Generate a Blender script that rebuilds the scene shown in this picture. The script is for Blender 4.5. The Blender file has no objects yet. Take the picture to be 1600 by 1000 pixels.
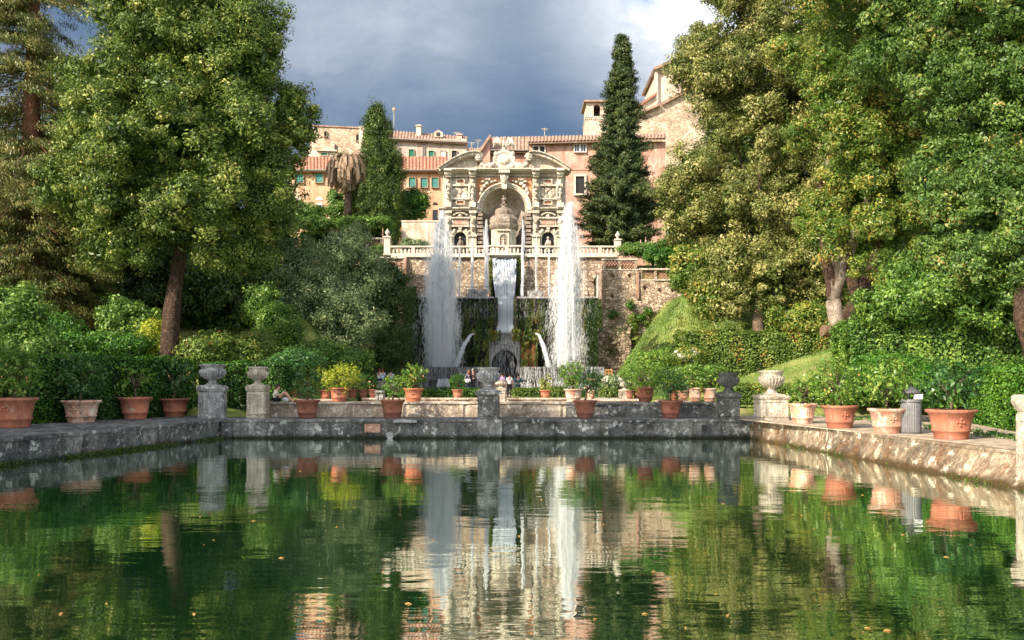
import bpy, math, random
import numpy as np
from mathutils import Vector, noise
random.seed(7)
SC = bpy.context.scene
COL = SC.collection
FP = 1400.0; CZ = 2.64; HY = 590.0; HX = 800.0
R = math.radians

def W(px, py, d):
    return Vector(((px-HX)*d/FP, d, CZ+(HY-py)*d/FP))
def gd(py, z):           # distance of a ground point of height z seen at row py
    return (CZ-z)*FP/(py-HY)

# ------------------------------------------------------------------ materials
def new_mat(name):
    m = bpy.data.materials.new(name); m.use_nodes = True
    nt = m.node_tree; nt.nodes.clear()
    return m, nt
def N(nt, t, **kw):
    n = nt.nodes.new(t)
    for k, v in kw.items():
        if k.startswith('i_'):
            n.inputs[k[2:].replace('_', ' ')].default_value = v
        else: setattr(n, k, v)
    return n
def ramp(nt, cols, fac):
    r = nt.nodes.new('ShaderNodeValToRGB')
    e = r.color_ramp.elements
    while len(e) < len(cols): e.new(0.5)
    for q, (p, c) in zip(e, cols):
        q.position = p; q.color = (*c, 1)
    nt.links.new(fac, r.inputs[0])
    return r.outputs[0]
def mixc(nt, a, b, fac, mode='MIX'):
    m = nt.nodes.new('ShaderNodeMix'); m.data_type = 'RGBA'; m.blend_type = mode
    for s, v in ((m.inputs[0], fac), (m.inputs[6], a), (m.inputs[7], b)):
        if hasattr(v, 'links'): nt.links.new(v, s)
        elif isinstance(v, tuple): s.default_value = (*v, 1)
        else: s.default_value = v
    return m.outputs[2]
def coords(nt, scale=(1, 1, 1), rnd=True):
    g = nt.nodes.new('ShaderNodeNewGeometry')
    mp = nt.nodes.new('ShaderNodeMapping'); mp.inputs['Scale'].default_value = scale
    nt.links.new(g.outputs['Position'], mp.inputs['Vector'])
    return mp.outputs[0]
def noi(nt, vec, scale, detail=6, rough=.6, dist=0):
    n = N(nt, 'ShaderNodeTexNoise'); n.inputs['Scale'].default_value = scale
    n.inputs['Detail'].default_value = detail; n.inputs['Roughness'].default_value = rough
    n.inputs['Distortion'].default_value = dist
    nt.links.new(vec, n.inputs['Vector']); return n.outputs[0]
def finish(nt, col, rough=.85, bump=None, strength=.4, dist=.03, spec=.3, trans=0, tcol=None):
    b = N(nt, 'ShaderNodeBsdfPrincipled')
    b.inputs['Roughness'].default_value = rough
    b.inputs['Specular IOR Level'].default_value = spec
    if hasattr(col, 'links'): nt.links.new(col, b.inputs['Base Color'])
    else: b.inputs['Base Color'].default_value = (*col, 1)
    if bump is not None:
        bp = N(nt, 'ShaderNodeBump'); bp.inputs['Strength'].default_value = strength
        bp.inputs['Distance'].default_value = dist
        nt.links.new(bump, bp.inputs['Height']); nt.links.new(bp.outputs[0], b.inputs['Normal'])
    out = N(nt, 'ShaderNodeOutputMaterial')
    if trans:
        t = N(nt, 'ShaderNodeBsdfTranslucent')
        if tcol is not None: nt.links.new(tcol, t.inputs[0])
        elif hasattr(col, 'links'): nt.links.new(col, t.inputs[0])
        else: t.inputs[0].default_value = (*col, 1)
        mx = N(nt, 'ShaderNodeMixShader'); mx.inputs[0].default_value = trans
        nt.links.new(b.outputs[0], mx.inputs[1]); nt.links.new(t.outputs[0], mx.inputs[2])
        nt.links.new(mx.outputs[0], out.inputs[0])
    else: nt.links.new(b.outputs[0], out.inputs[0])

def stone(name, c0, c1, c2, scale=1.2, streak=.5, fine=9, lichen=None, bstr=.6, bdist=.03, bands=None, wet=None):
    """weathered masonry: broad patches c0..c1, fine grain, dark vertical drips c2, pale lichen flecks"""
    m, nt = new_mat(name)
    v = coords(nt)
    a = noi(nt, v, scale, 8, .68)
    col = ramp(nt, [(.32, c0), (.52, tuple((p+q)/2 for p, q in zip(c0, c1))), (.66, c1)], a)
    vs = coords(nt, (3.0, 3.0, .35))
    s = noi(nt, vs, scale*1.3, 6, .7)
    sf = ramp(nt, [(.45, (0, 0, 0)), (.7, (1, 1, 1))], s)
    ms = nt.nodes.new('ShaderNodeMath'); ms.operation = 'MULTIPLY'; ms.inputs[1].default_value = streak
    nt.links.new(sf, ms.inputs[0])
    col = mixc(nt, col, c2, ms.outputs[0])
    f = noi(nt, v, fine*3, 4, .7)
    ff = ramp(nt, [(.38, (.45, .45, .45)), (.62, (1.25, 1.25, 1.25))], f)
    col = mixc(nt, col, ff, .8, 'MULTIPLY')
    if lichen:
        l = noi(nt, v, fine, 5, .75)
        lf = ramp(nt, [(.56, (0, 0, 0)), (.64, (1, 1, 1))], l)
        col = mixc(nt, col, lichen, lf)
    if bands:      # mineral runs down the face
        q = noi(nt, coords(nt, (1.1, 1.1, .1)), 1.0, 7, .75, .4)
        col = mixc(nt, col, bands, ramp(nt, [(.62, (0, 0, 0)), (.68, (.8, .8, .8))], q))
    if wet:        # algae line left by the changing water level
        gz_ = N(nt, 'ShaderNodeNewGeometry'); sx = N(nt, 'ShaderNodeSeparateXYZ'); nt.links.new(gz_.outputs['Position'], sx.inputs[0])
        mm = N(nt, 'ShaderNodeMath', operation='MULTIPLY_ADD'); mm.inputs[1].default_value = .3; nt.links.new(noi(nt, v, 2.2, 6), mm.inputs[0]); nt.links.new(sx.outputs[2], mm.inputs[2])
        col = mixc(nt, wet, col, ramp(nt, [(.2, (0, 0, 0)), (.36, (1, 1, 1))], mm.outputs[0]))
    ad = nt.nodes.new('ShaderNodeMath'); ad.operation = 'ADD'
    nt.links.new(a, ad.inputs[0]); nt.links.new(f, ad.inputs[1])
    finish(nt, col, .9, ad.outputs[0], bstr, bdist)
    return m

def rubble(name, cols, mortar, scale=3.0, moss=None, bd=.08):
    m, nt = new_mat(name)
    v = coords(nt)
    vd = noi(nt, v, 2.0, 3)
    vv = nt.nodes.new('ShaderNodeVectorMath'); vv.operation = 'ADD'
    sc = nt.nodes.new('ShaderNodeVectorMath'); sc.operation = 'SCALE'; sc.inputs['Scale'].default_value = .25
    nt.links.new(vd, sc.inputs[0]); nt.links.new(v, vv.inputs[0]); nt.links.new(sc.outputs[0], vv.inputs[1])
    vo = N(nt, 'ShaderNodeTexVoronoi'); vo.inputs['Scale'].default_value = scale
    mp = nt.nodes.new('ShaderNodeMapping'); mp.inputs['Scale'].default_value = (1, 1, 1.6)
    nt.links.new(vv.outputs[0], mp.inputs[0]); nt.links.new(mp.outputs[0], vo.inputs['Vector'])
    ve = N(nt, 'ShaderNodeTexVoronoi', feature='DISTANCE_TO_EDGE'); ve.inputs['Scale'].default_value = scale
    nt.links.new(mp.outputs[0], ve.inputs['Vector'])
    sepc = nt.nodes.new('ShaderNodeSeparateColor'); nt.links.new(vo.outputs['Color'], sepc.inputs[0])
    col = ramp(nt, cols, sepc.outputs[0])
    ef = ramp(nt, [(.02, (0, 0, 0)), (.09, (1, 1, 1))], ve.outputs[0])
    col = mixc(nt, mortar, col, ef)
    b = noi(nt, v, .45, 7, .7)
    bf = ramp(nt, [(.3, (.45, .42, .4)), (.6, (1.15, 1.12, 1.1))], b)
    col = mixc(nt, col, bf, .9, 'MULTIPLY')
    if moss:
        mo = noi(nt, v, .8, 8, .75); mf = ramp(nt, [(.5, (0, 0, 0)), (.6, (1, 1, 1))], mo)
        col = mixc(nt, col, moss, mf)
    g = noi(nt, v, 12, 5)
    ad = nt.nodes.new('ShaderNodeMath'); ad.operation = 'MULTIPLY_ADD'; ad.inputs[1].default_value = .5
    nt.links.new(g, ad.inputs[0]); nt.links.new(ef, ad.inputs[2])
    finish(nt, col, .95, ad.outputs[0], .8, bd)
    return m

def leafmat(name, cols, trans=.22, rough=.45, spec=.35):
    m, nt = new_mat(name)
    a = N(nt, 'ShaderNodeAttribute'); a.attribute_name = 'rnd'
    col = ramp(nt, cols, a.outputs['Fac'])
    finish(nt, col, rough, spec=spec, trans=trans)
    return m
def plain(name, c, rough=.7, var=.25, scale=3, spec=.3, bd=.01, metal=0):
    m, nt = new_mat(name)
    v = coords(nt); a = noi(nt, v, scale, 7, .65)
    lo = tuple(x*(1-var) for x in c); hi = tuple(min(1, x*(1+var)) for x in c)
    col = ramp(nt, [(.35, lo), (.65, hi)], a)
    finish(nt, col, rough, a, .3, bd, spec)
    return m
def plaster(name, c0, c1, patch, pf=(.56, .62), scale=.5):
    m, nt = new_mat(name)
    v = coords(nt); a = noi(nt, v, scale, 8, .68)
    col = ramp(nt, [(.35, c0), (.65, c1)], a)
    p = noi(nt, coords(nt, (1, 1, .7)), scale*1.1, 9, .72, .6)
    mf = ramp(nt, [(pf[0], (0, 0, 0)), (pf[1], (1, 1, 1))], p)
    col = mixc(nt, col, patch, mf)
    s = noi(nt, coords(nt, (2.2, 2.2, .18)), 1.0, 6, .7)
    sf = ramp(nt, [(.4, (1.05, 1.05, 1.05)), (.72, (.5, .46, .43))], s)
    col = mixc(nt, col, sf, .8, 'MULTIPLY')
    f = noi(nt, v, 9, 5, .7)
    col = mixc(nt, col, ramp(nt, [(.35, (.8, .8, .8)), (.65, (1.15, 1.15, 1.15))], f), .8, 'MULTIPLY')
    finish(nt, col, .92, f, .4, .03)
    return m

M = {}
M['rim'] = stone('grey_pool_stone', (.035, .038, .038), (.26, .255, .235), (.02, .022, .02), .75, .75, 3.2, (.42, .42, .39), .9, .05, (.1, .085, .06), (.014, .016, .008))
M['rim_warm'] = stone('tan_pool_stone', (.045, .036, .025), (.33, .26, .18), (.13, .06, .022), .55, .9, 2.2, (.5, .44, .34), .9, .06, (.62, .53, .4), (.05, .03, .01))
M['ledge'] = stone('ledge_stone', (.2, .16, .12), (.66, .54, .43), (.12, .08, .06), .9, .45, 4, (.7, .62, .53))
M['urn'] = stone('urn_stone', (.1, .105, .11), (.44, .43, .41), (.06, .062, .065), 1.9, .65, 7, (.55, .54, .5), .6, .02)
M['urn_pale'] = stone('pale_urn_stone', (.26, .21, .15), (.58, .52, .43), (.1, .08, .06), 1.9, .65, 7, (.66, .61, .52), .6, .02)
M['urn_dark'] = stone('dark_urn_stone', (.03, .032, .033), (.11, .11, .105), (.02, .02, .02), 2.6, .5, 12, (.2, .2, .19), .5, .015)
M['trav'] = stone('carved_travertine', (.36, .31, .24), (.74, .67, .56), (.16, .125, .09), .8, .6, 4, (.78, .73, .63), .6, .03)
M['trav_dark'] = stone('shadowed_rough_stone', (.14, .11, .09), (.42, .35, .28), (.07, .055, .045), .9, .6, 4, (.45, .38, .3), .9, .05)  # dark jamb stone, also carries painted shade on kiosk domes and left statue
M['trav_plain'] = stone('pale_balustrade_stone', (.44, .39, .32), (.72, .66, .56), (.32, .27, .21), 1.1, .3, 5, None, .3, .01)
M['brickred'] = plaster('orange_infill_plaster', (.5, .22, .11), (.6, .3, .17), (.6, .42, .3))
M['rubble'] = rubble('rubble_wall_stone', [(0, (.24, .18, .125)), (.5, (.44, .35, .26)), (1, (.62, .53, .41))], (.2, .15, .11), 3.4)
M['rubble_rock'] = rubble('rough_tufa_rock', [(0, (.14, .1, .07)), (.5, (.34, .26, .19)), (1, (.5, .42, .32))], (.09, .065, .045), 2.3, (.05, .075, .02), .2)
M['rubble_wet'] = rubble('wet_mossy_rock', [(0, (.02, .018, .014)), (.5, (.05, .045, .035)), (1, (.09, .08, .06))], (.015, .014, .012), 2.6, (.02, .045, .01), .2)
M['brick'] = rubble('old_brick', [(0, (.3, .13, .08)), (.5, (.42, .22, .15)), (1, (.52, .34, .26))], (.36, .28, .22), 7, None, .03)
M['terracotta'] = None
def terracotta(name, c0, c1, salt, pf):
    m, nt = new_mat(name)
    v = coords(nt); a = noi(nt, v, 2.4, 7, .65)
    col = ramp(nt, [(.35, c0), (.65, c1)], a)
    p = noi(nt, coords(nt, (1, 1, .6)), 2.6, 8, .75, .5)
    col = mixc(nt, col, salt, ramp(nt, [(pf, (0, 0, 0)), (pf+.14, (1, 1, 1))], p))
    oi = N(nt, 'ShaderNodeObjectInfo')
    col = mixc(nt, col, ramp(nt, [(0, (.72, .74, .76)), (.5, (1, 1, 1)), (1, (1.15, 1.05, .98))], oi.outputs['Random']), 1.0, 'MULTIPLY')
    d_ = noi(nt, coords(nt, (1.6, 1.6, .5)), 1.9, 8, .75, .3)
    col = mixc(nt, col, (.085, .06, .045), ramp(nt, [(.52, (0, 0, 0)), (.66, (.75, .75, .75))], d_))
    f = noi(nt, v, 30, 3)
    col = mixc(nt, col, ramp(nt, [(.35, (.8, .8, .8)), (.65, (1.1, 1.1, 1.1))], f), .7, 'MULTIPLY')
    finish(nt, col, .85, a, .3, .01)
    return m
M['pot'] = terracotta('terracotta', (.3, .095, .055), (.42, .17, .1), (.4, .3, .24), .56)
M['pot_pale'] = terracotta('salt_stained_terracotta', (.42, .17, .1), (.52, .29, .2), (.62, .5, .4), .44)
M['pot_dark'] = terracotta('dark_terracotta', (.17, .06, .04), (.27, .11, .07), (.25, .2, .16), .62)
M['soil'] = plain('potting_soil', (.05, .035, .025), .95, .4, 12)
M['bark'] = stone('grey_brown_bark', (.09, .065, .045), (.27, .19, .13), (.03, .02, .014), 2.2, .8, 5, None, 1, .12)
M['bark_furrowed'] = stone('deeply_furrowed_bark', (.045, .028, .018), (.27, .165, .11), (.02, .012, .008), 4.5, .85, 6, None, 1, .25)
M['bark_red'] = stone('red_conifer_bark', (.16, .06, .035), (.34, .16, .1), (.06, .03, .02), 3, .7, 8, None, 1, .05)
M['bark_pale'] = stone('pale_scarred_bark', (.13, .1, .075), (.42, .35, .28), (.05, .037, .028), 2.5, .5, 7, None, 1, .04)
# foliage: reflectance ramps over a per-leaf random value
M['lf_big'] = leafmat('evergreen_oak_leaf', [(0, (.02, .055, .01)), (.5, (.095, .155, .022)), (.85, (.27, .32, .06)), (1, (.5, .47, .13))])
M['lf_dark'] = leafmat('dark_evergreen_leaf', [(0, (.015, .04, .01)), (.6, (.045, .095, .018)), (1, (.13, .18, .035))])
M['lf_gold'] = leafmat('golden_brown_leaf', [(0, (.04, .06, .012)), (.4, (.13, .165, .035)), (.75, (.28, .28, .08)), (1, (.55, .46, .2))])
M['lf_emer'] = leafmat('emerald_leaf', [(0, (.02, .055, .012)), (.5, (.075, .15, .025)), (.88, (.18, .26, .05)), (1, (.42, .24, .08))])
M['lf_mix'] = leafmat('green_and_gold_leaf', [(0, (.03, .08, .01)), (.5, (.11, .19, .025)), (.85, (.32, .31, .06)), (1, (.48, .28, .08))])
M['lf_red'] = leafmat('redwood_needle', [(0, (.035, .055, .012)), (.6, (.13, .155, .034)), (1, (.34, .28, .09))], .2)
M['lf_olive'] = leafmat('grey_olive_leaf', [(0, (.05, .1, .04)), (.55, (.16, .235, .1)), (1, (.46, .5, .23))])
M['lf_cyp'] = leafmat('cypress_scale', [(0, (.015, .04, .006)), (.6, (.055, .1, .014)), (1, (.16, .2, .03))], .15)
M['lf_pine'] = leafmat('conifer_spray', [(0, (.015, .035, .012)), (.6, (.055, .085, .022)), (1, (.14, .15, .045))], .15)
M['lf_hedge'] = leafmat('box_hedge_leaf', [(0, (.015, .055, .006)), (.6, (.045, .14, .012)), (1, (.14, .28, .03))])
M['lf_hedgey'] = leafmat('yellowish_hedge_leaf', [(0, (.05, .1, .012)), (.6, (.13, .2, .03)), (.93, (.26, .3, .06)), (1, (.5, .2, .05))])  # yellower hedge leaf with a few orange leaves
M['lf_laurel'] = leafmat('laurel_hedge_leaf', [(0, (.025, .075, .01)), (.55, (.085, .18, .025)), (1, (.27, .4, .07))])
M['lf_lemon'] = leafmat('lemon_leaf', [(0, (.04, .11, .014)), (.5, (.11, .235, .028)), (1, (.38, .46, .09))], .35, .35, .5)
M['lf_lemond'] = leafmat('dark_lemon_leaf', [(0, (.015, .06, .015)), (.6, (.05, .14, .03)), (1, (.16, .28, .06))], .3, .35, .5)
M['lf_yel'] = leafmat('yellow_green_leaf', [(0, (.1, .18, .015)), (.5, (.28, .36, .03)), (1, (.58, .56, .07))], .35)
M['lf_moss'] = leafmat('hanging_moss', [(0, (.02, .045, .006)), (.6, (.07, .11, .012)), (.9, (.16, .17, .025)), (1, (.26, .13, .03))])
M['lf_dead'] = leafmat('dead_palm_frond', [(0, (.16, .1, .06)), (.6, (.4, .28, .18)), (1, (.64, .5, .36))], .2, .8)
M['grass'] = leafmat('grass_blade', [(0, (.07, .13, .018)), (.5, (.17, .28, .045)), (.8, (.33, .38, .1)), (1, (.52, .45, .2))], .35)
M['lf_white'] = leafmat('white_blossom', [(0, (.6, .57, .45)), (1, (.85, .82, .75))], .3)
M['core'] = plain('hedge_inside', (.012, .022, .008), 1, .3, 6, 0)  # near-black colour holds the shade inside hedges and below the canopy
M['flo'] = leafmat('floating_dead_leaf', [(0, (.4, .22, .06)), (1, (.6, .42, .12))], .1)
m, nt = new_mat('falling_water')
finish(nt, (.86, .89, .92), .35, spec=.5, trans=.4); M['foam'] = m
m, nt = new_mat('water_spray')
finish(nt, (.9, .92, .94), .5, spec=.3, trans=.45); o_ = [n for n in nt.nodes if n.type == 'OUTPUT_MATERIAL'][0]
tr = N(nt, 'ShaderNodeBsdfTransparent'); mx_ = N(nt, 'ShaderNodeMixShader'); mx_.inputs[0].default_value = .64
nt.links.new(o_.inputs[0].links[0].from_socket, mx_.inputs[1]); nt.links.new(tr.outputs[0], mx_.inputs[2]); nt.links.new(mx_.outputs[0], o_.inputs[0]); M['spray'] = m
m, nt = new_mat('cascade_water')
v = coords(nt, (2.6, 1, .35)); a = noi(nt, v, 2.2, 9, .82, .6)
c = ramp(nt, [(.4, (.04, .055, .075)), (.5, (.2, .26, .34)), (.57, (.8, .84, .88))], a)
finish(nt, c, .25, a, .8, .15, .6); M['casc'] = m
m, nt = new_mat('lawn_ground')
v = coords(nt); a = noi(nt, v, .6, 8, .7)
c = ramp(nt, [(.35, (.07, .12, .02)), (.5, (.17, .2, .045)), (.68, (.3, .24, .11))], a)
finish(nt, c, .95, noi(nt, v, 14, 4), .7, .05); M['lawn'] = m
M['gravel'] = plain('pale_gravel', (.33, .27, .2), .95, .5, 2.5, bd=.03)
M['roof'] = stone('terracotta_roof_tile', (.3, .12, .075), (.5, .26, .17), (.16, .09, .06), 1.2, .4, 3, None, .3, .02)
M['roof_old'] = stone('weathered_roof_tile', (.24, .14, .1), (.44, .3, .22), (.13, .09, .07), 1.2, .5, 3, (.4, .36, .28), .3, .02)
M['orange'] = plaster('orange_plaster', (.45, .26, .155), (.55, .36, .235), (.62, .47, .36), (.53, .62))
M['pink'] = plaster('pink_plaster', (.4, .21, .16), (.54, .32, .25), (.6, .45, .37), (.5, .66), .8)
M['grey_pl'] = plaster('grey_old_plaster', (.34, .28, .24), (.48, .41, .35), (.5, .36, .3), (.52, .6))
M['cream_pl'] = plaster('cream_plaster', (.5, .42, .33), (.64, .56, .45), (.5, .36, .27), (.52, .6))
M['stonehouse'] = rubble('tan_stone_house', [(0, (.3, .23, .16)), (.5, (.46, .37, .27)), (1, (.6, .5, .38))], (.36, .29, .22), 2.2, None, .05)
M['churchbrick'] = plaster('church_stone', (.46, .34, .27), (.62, .5, .42), (.7, .6, .5), (.5, .62), .5)
M['white_fr'] = plain('white_window_frame', (.72, .69, .63), .6, .1)
M['teal'] = plain('teal_shutter', (.07, .24, .22), .6, .25, 6)
M['green_sh'] = plain('green_shutter', (.02, .17, .1), .6, .25, 6)
M['dark_in'] = plain('dark_interior', (.018, .018, .02), .5, .2)  # near-black for openings and niches, inner shade put into the colour
M['pipe'] = plain('lead_pipe', (.2, .17, .15), .5, .15)
m, nt = new_mat('window_glass'); finish(nt, (.05, .07, .1), .12, spec=.7); M['glass'] = m
M['iron'] = plain('dark_iron', (.03, .03, .032), .5, .2)
M['bin'] = plain('grey_metal_bin', (.13, .13, .135), .4, .2, 8, .5)
M['binlid'] = plain('dark_bin_lid', (.07, .07, .075), .5, .2, 8, .4)
M['paper'] = plain('white_paper', (.75, .75, .74), .8, .08)
M['skin'] = plain('skin', (.5, .27, .19), .55, .1, 8)
M['hair_d'] = plain('dark_brown_hair', (.03, .018, .012), .6, .3, 20)
M['hair_r'] = plain('auburn_hair', (.16, .06, .025), .6, .3, 20)
M['hair_g'] = plain('grey_hair', (.32, .27, .24), .6, .2, 20)
for k, c in dict(white=(.75, .76, .78), blue=(.34, .45, .72), navy=(.02, .025, .06), teal=(.03, .09, .1), plum=(.07, .035, .045),
                 purple=(.22, .17, .45), sage=(.6, .62, .5), black=(.015, .015, .018), ltblue=(.45, .55, .75), pink=(.65, .4, .38)).items():
    M['cl_'+k] = plain(k+'_cloth', c, .85, .12, 6)
M['ochre'] = plain('ochre_wood', (.45, .24, .07), .7, .35, 5)
M['wood'] = plain('weathered_wood', (.13, .085, .05), .9, .3, 8)

# pond water
m, nt = new_mat('pond_water')
b = N(nt, 'ShaderNodeBsdfPrincipled')
b.inputs['Roughness'].default_value = .015; b.inputs['IOR'].default_value = 3.3
b.inputs['Base Color'].default_value = (.004, .026, .009, 1)
v = coords(nt, (.55, 1, 1)); a = noi(nt, v, 1.1, 3, .5); a2 = noi(nt, coords(nt, (.35, 1.3, 1)), 3.6, 3, .55)
ad = nt.nodes.new('ShaderNodeMath'); ad.operation = 'MULTIPLY_ADD'; ad.inputs[1].default_value = .22
nt.links.new(a2, ad.inputs[0]); nt.links.new(a, ad.inputs[2])
bp = N(nt, 'ShaderNodeBump'); bp.inputs['Strength'].default_value = 1; bp.inputs['Distance'].default_value = .0075
nt.links.new(ad.outputs[0], bp.inputs['Height']); nt.links.new(bp.outputs[0], b.inputs['Normal'])
b.inputs['IOR'].default_value = 1.33
gl = N(nt, 'ShaderNodeBsdfGlossy'); gl.inputs['Roughness'].default_value = .012; gl.inputs['Color'].default_value = (.93, 1, .93, 1); nt.links.new(bp.outputs[0], gl.inputs['Normal'])
fr = N(nt, 'ShaderNodeFresnel'); fr.inputs['IOR'].default_value = 1.33; nt.links.new(bp.outputs[0], fr.inputs['Normal'])
mr_ = N(nt, 'ShaderNodeMapRange'); mr_.inputs[3].default_value = .57; mr_.inputs[4].default_value = .76; nt.links.new(fr.outputs[0], mr_.inputs[0])
mxw = N(nt, 'ShaderNodeMixShader'); nt.links.new(mr_.outputs[0], mxw.inputs[0]); nt.links.new(b.outputs[0], mxw.inputs[1]); nt.links.new(gl.outputs[0], mxw.inputs[2])
o = N(nt, 'ShaderNodeOutputMaterial'); nt.links.new(mxw.outputs[0], o.inputs[0])
M['water'] = m

# ------------------------------------------------------------------ objects
def tag(o, label=None, cat=None, group=None, kind=None):
    if label: o['label'] = label
    if cat: o['category'] = cat
    if group: o['group'] = group
    if kind: o['kind'] = kind
    return o
def empty(name, loc, label, cat, group=None):
    o = bpy.data.objects.new(name, None); COL.objects.link(o)
    o.location = loc; o.empty_display_size = .2
    return tag(o, label, cat, group)
def origin(p):
    v = Vector((0, 0, 0))
    while p is not None: v += Vector(p.location); p = p.parent
    return v
class MB:
    def __init__(s): s.v = []; s.f = []
    def add(s, vs, fs):
        n = len(s.v); s.v += [tuple(v) for v in vs]; s.f += [tuple(i+n for i in f) for f in fs]
    def box(s, x0, x1, y0, y1, z0, z1, t=0):
        a, b = sorted((x0, x1)); c, d = sorted((y0, y1)); e, f = sorted((z0, z1))
        s.add([(a, c, e), (b, c, e), (b, d, e), (a, d, e), (a+t, c+t, f), (b-t, c+t, f), (b-t, d-t, f), (a+t, d-t, f)],
              [(0, 3, 2, 1), (4, 5, 6, 7), (0, 1, 5, 4), (1, 2, 6, 5), (2, 3, 7, 6), (3, 0, 4, 7)])
    def prism(s, poly, y0, y1):     # poly in (x, z), extruded in y
        n = len(poly)
        ar = sum(poly[i][0]*poly[(i+1) % n][1]-poly[(i+1) % n][0]*poly[i][1] for i in range(n))
        if ar < 0: poly = poly[::-1]
        y0, y1 = min(y0, y1), max(y0, y1)
        s.add([(p[0], y0, p[1]) for p in poly]+[(p[0], y1, p[1]) for p in poly],
              [tuple(range(n)), tuple(range(2*n-1, n-1, -1))]+[(i, i+n, (i+1) % n+n, (i+1) % n) for i in range(n)])
    def hprism(s, poly, z0, z1, top=None):     # poly in (x, y), extruded in z
        n = len(poly); top = top or poly
        ar = sum(poly[i][0]*poly[(i+1) % n][1]-poly[(i+1) % n][0]*poly[i][1] for i in range(n))
        if ar < 0: poly = poly[::-1]; top = top[::-1]
        s.add([(p[0], p[1], z0) for p in poly]+[(p[0], p[1], z1) for p in top],
              [tuple(range(n-1, -1, -1)), tuple(range(n, 2*n))]+[(i, (i+1) % n, (i+1) % n+n, i+n) for i in range(n)])
    def lathe(s, prof, c, seg=24, rib=None, a0=0):
        vs = []; fs = []; k = len(prof)
        for j, (r, z) in enumerate(prof):
            for i in range(seg):
                th = a0+2*math.pi*i/seg; rr = r
                if rib and rib[0] <= j <= rib[1]: rr *= 1+rib[3]*(abs(math.cos(rib[2]*th/2))-.5)
                vs.append((c[0]+rr*math.cos(th), c[1]+rr*math.sin(th), c[2]+z))
        for j in range(k-1):
            for i in range(seg):
                a, b = j*seg+i, j*seg+(i+1) % seg
                fs.append((a, b, b+seg, a+seg))
        fs.append(tuple(range(seg-1, -1, -1))); fs.append(tuple(range((k-1)*seg, k*seg)))
        s.add(vs, fs)
    def tube(s, pts, rad, seg=8, wob=0):
        pts = [Vector(p) for p in pts]; vs = []; fs = []
        for j, p in enumerate(pts):
            t = (pts[min(j+1, len(pts)-1)]-pts[max(j-1, 0)]).normalized()
            a = t.cross(Vector((0, 1, .013))); a = (a if a.length > .1 else t.cross(Vector((1, 0, 0)))).normalized(); b = t.cross(a)
            r = rad[j] if hasattr(rad, '__len__') else rad
            for i in range(seg):
                th = 2*math.pi*i/seg
                rr = r*(1+wob*noise.noise(Vector((p.x*1.7+math.cos(th), p.y+math.sin(th), p.z*1.1))))
                vs.append(p+a*math.cos(th)*rr+b*math.sin(th)*rr)
        for j in range(len(pts)-1):
            for i in range(seg):
                x, y = j*seg+i, j*seg+(i+1) % seg
                fs.append((x, x+seg, y+seg, y))
        fs.append(tuple(range(seg))); fs.append(tuple(range(len(vs)-1, len(vs)-seg-1, -1)))
        s.add(vs, fs)
    def ball(s, c, r, seg=10, rings=7, nz=0, fr=3.0):
        if not hasattr(r, '__len__'): r = (r, r, r)
        vs = []; fs = []
        for j in range(rings+1):
            ph = math.pi*j/rings
            for i in range(seg):
                th = 2*math.pi*i/seg
                d = Vector((math.sin(ph)*math.cos(th), math.sin(ph)*math.sin(th), math.cos(ph)))
                k = 1+nz*noise.noise(d*fr+Vector(c))
                vs.append((c[0]+d.x*r[0]*k, c[1]+d.y*r[1]*k, c[2]+d.z*r[2]*k))
        for j in range(rings):
            for i in range(seg):
                a, b = j*seg+i, j*seg+(i+1) % seg
                fs.append((a, a+seg, b+seg, b))
        s.add(vs, fs)
def obj(name, mb, mat, parent=None, bev=0, smooth=False):
    me = bpy.data.meshes.new(name); og = origin(parent)
    me.from_pydata([(v[0]-og.x, v[1]-og.y, v[2]-og.z) for v in mb.v], [], mb.f)
    me.materials.append(M[mat] if isinstance(mat, str) else mat)
    if smooth: me.polygons.foreach_set('use_smooth', [True]*len(me.polygons))
    me.update()
    o = bpy.data.objects.new(name, me); COL.objects.link(o)
    if parent is not None: o.parent = parent
    if bev:
        b = o.modifiers.new('Bevel', 'BEVEL'); b.width = bev; b.segments = 2; b.limit_method = 'ANGLE'
    return o
def npobj(name, verts, k, mat, parent=None, rnd=None):
    """verts (n*k,3); faces of k consecutive verts"""
    og = origin(parent); verts = verts.astype(np.float32)-np.array(og, dtype=np.float32)
    nv = len(verts); nf = nv//k
    me = bpy.data.meshes.new(name)
    me.vertices.add(nv); me.vertices.foreach_set('co', verts.ravel())
    me.loops.add(nv); me.loops.foreach_set('vertex_index', np.arange(nv, dtype=np.int32))
    me.polygons.add(nf); me.polygons.foreach_set('loop_start', np.arange(0, nv, k, dtype=np.int32))
    me.materials.append(M[mat] if isinstance(mat, str) else mat)
    if rnd is not None:
        a = me.attributes.new('rnd', 'FLOAT', 'FACE'); a.data.foreach_set('value', rnd.astype(np.float32))
    me.update(calc_edges=True)
    o = bpy.data.objects.new(name, me); COL.objects.link(o)
    if parent is not None: o.parent = parent
    return o
def unit(a): return a/np.maximum(np.linalg.norm(a, axis=-1, keepdims=True), 1e-6)
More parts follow.
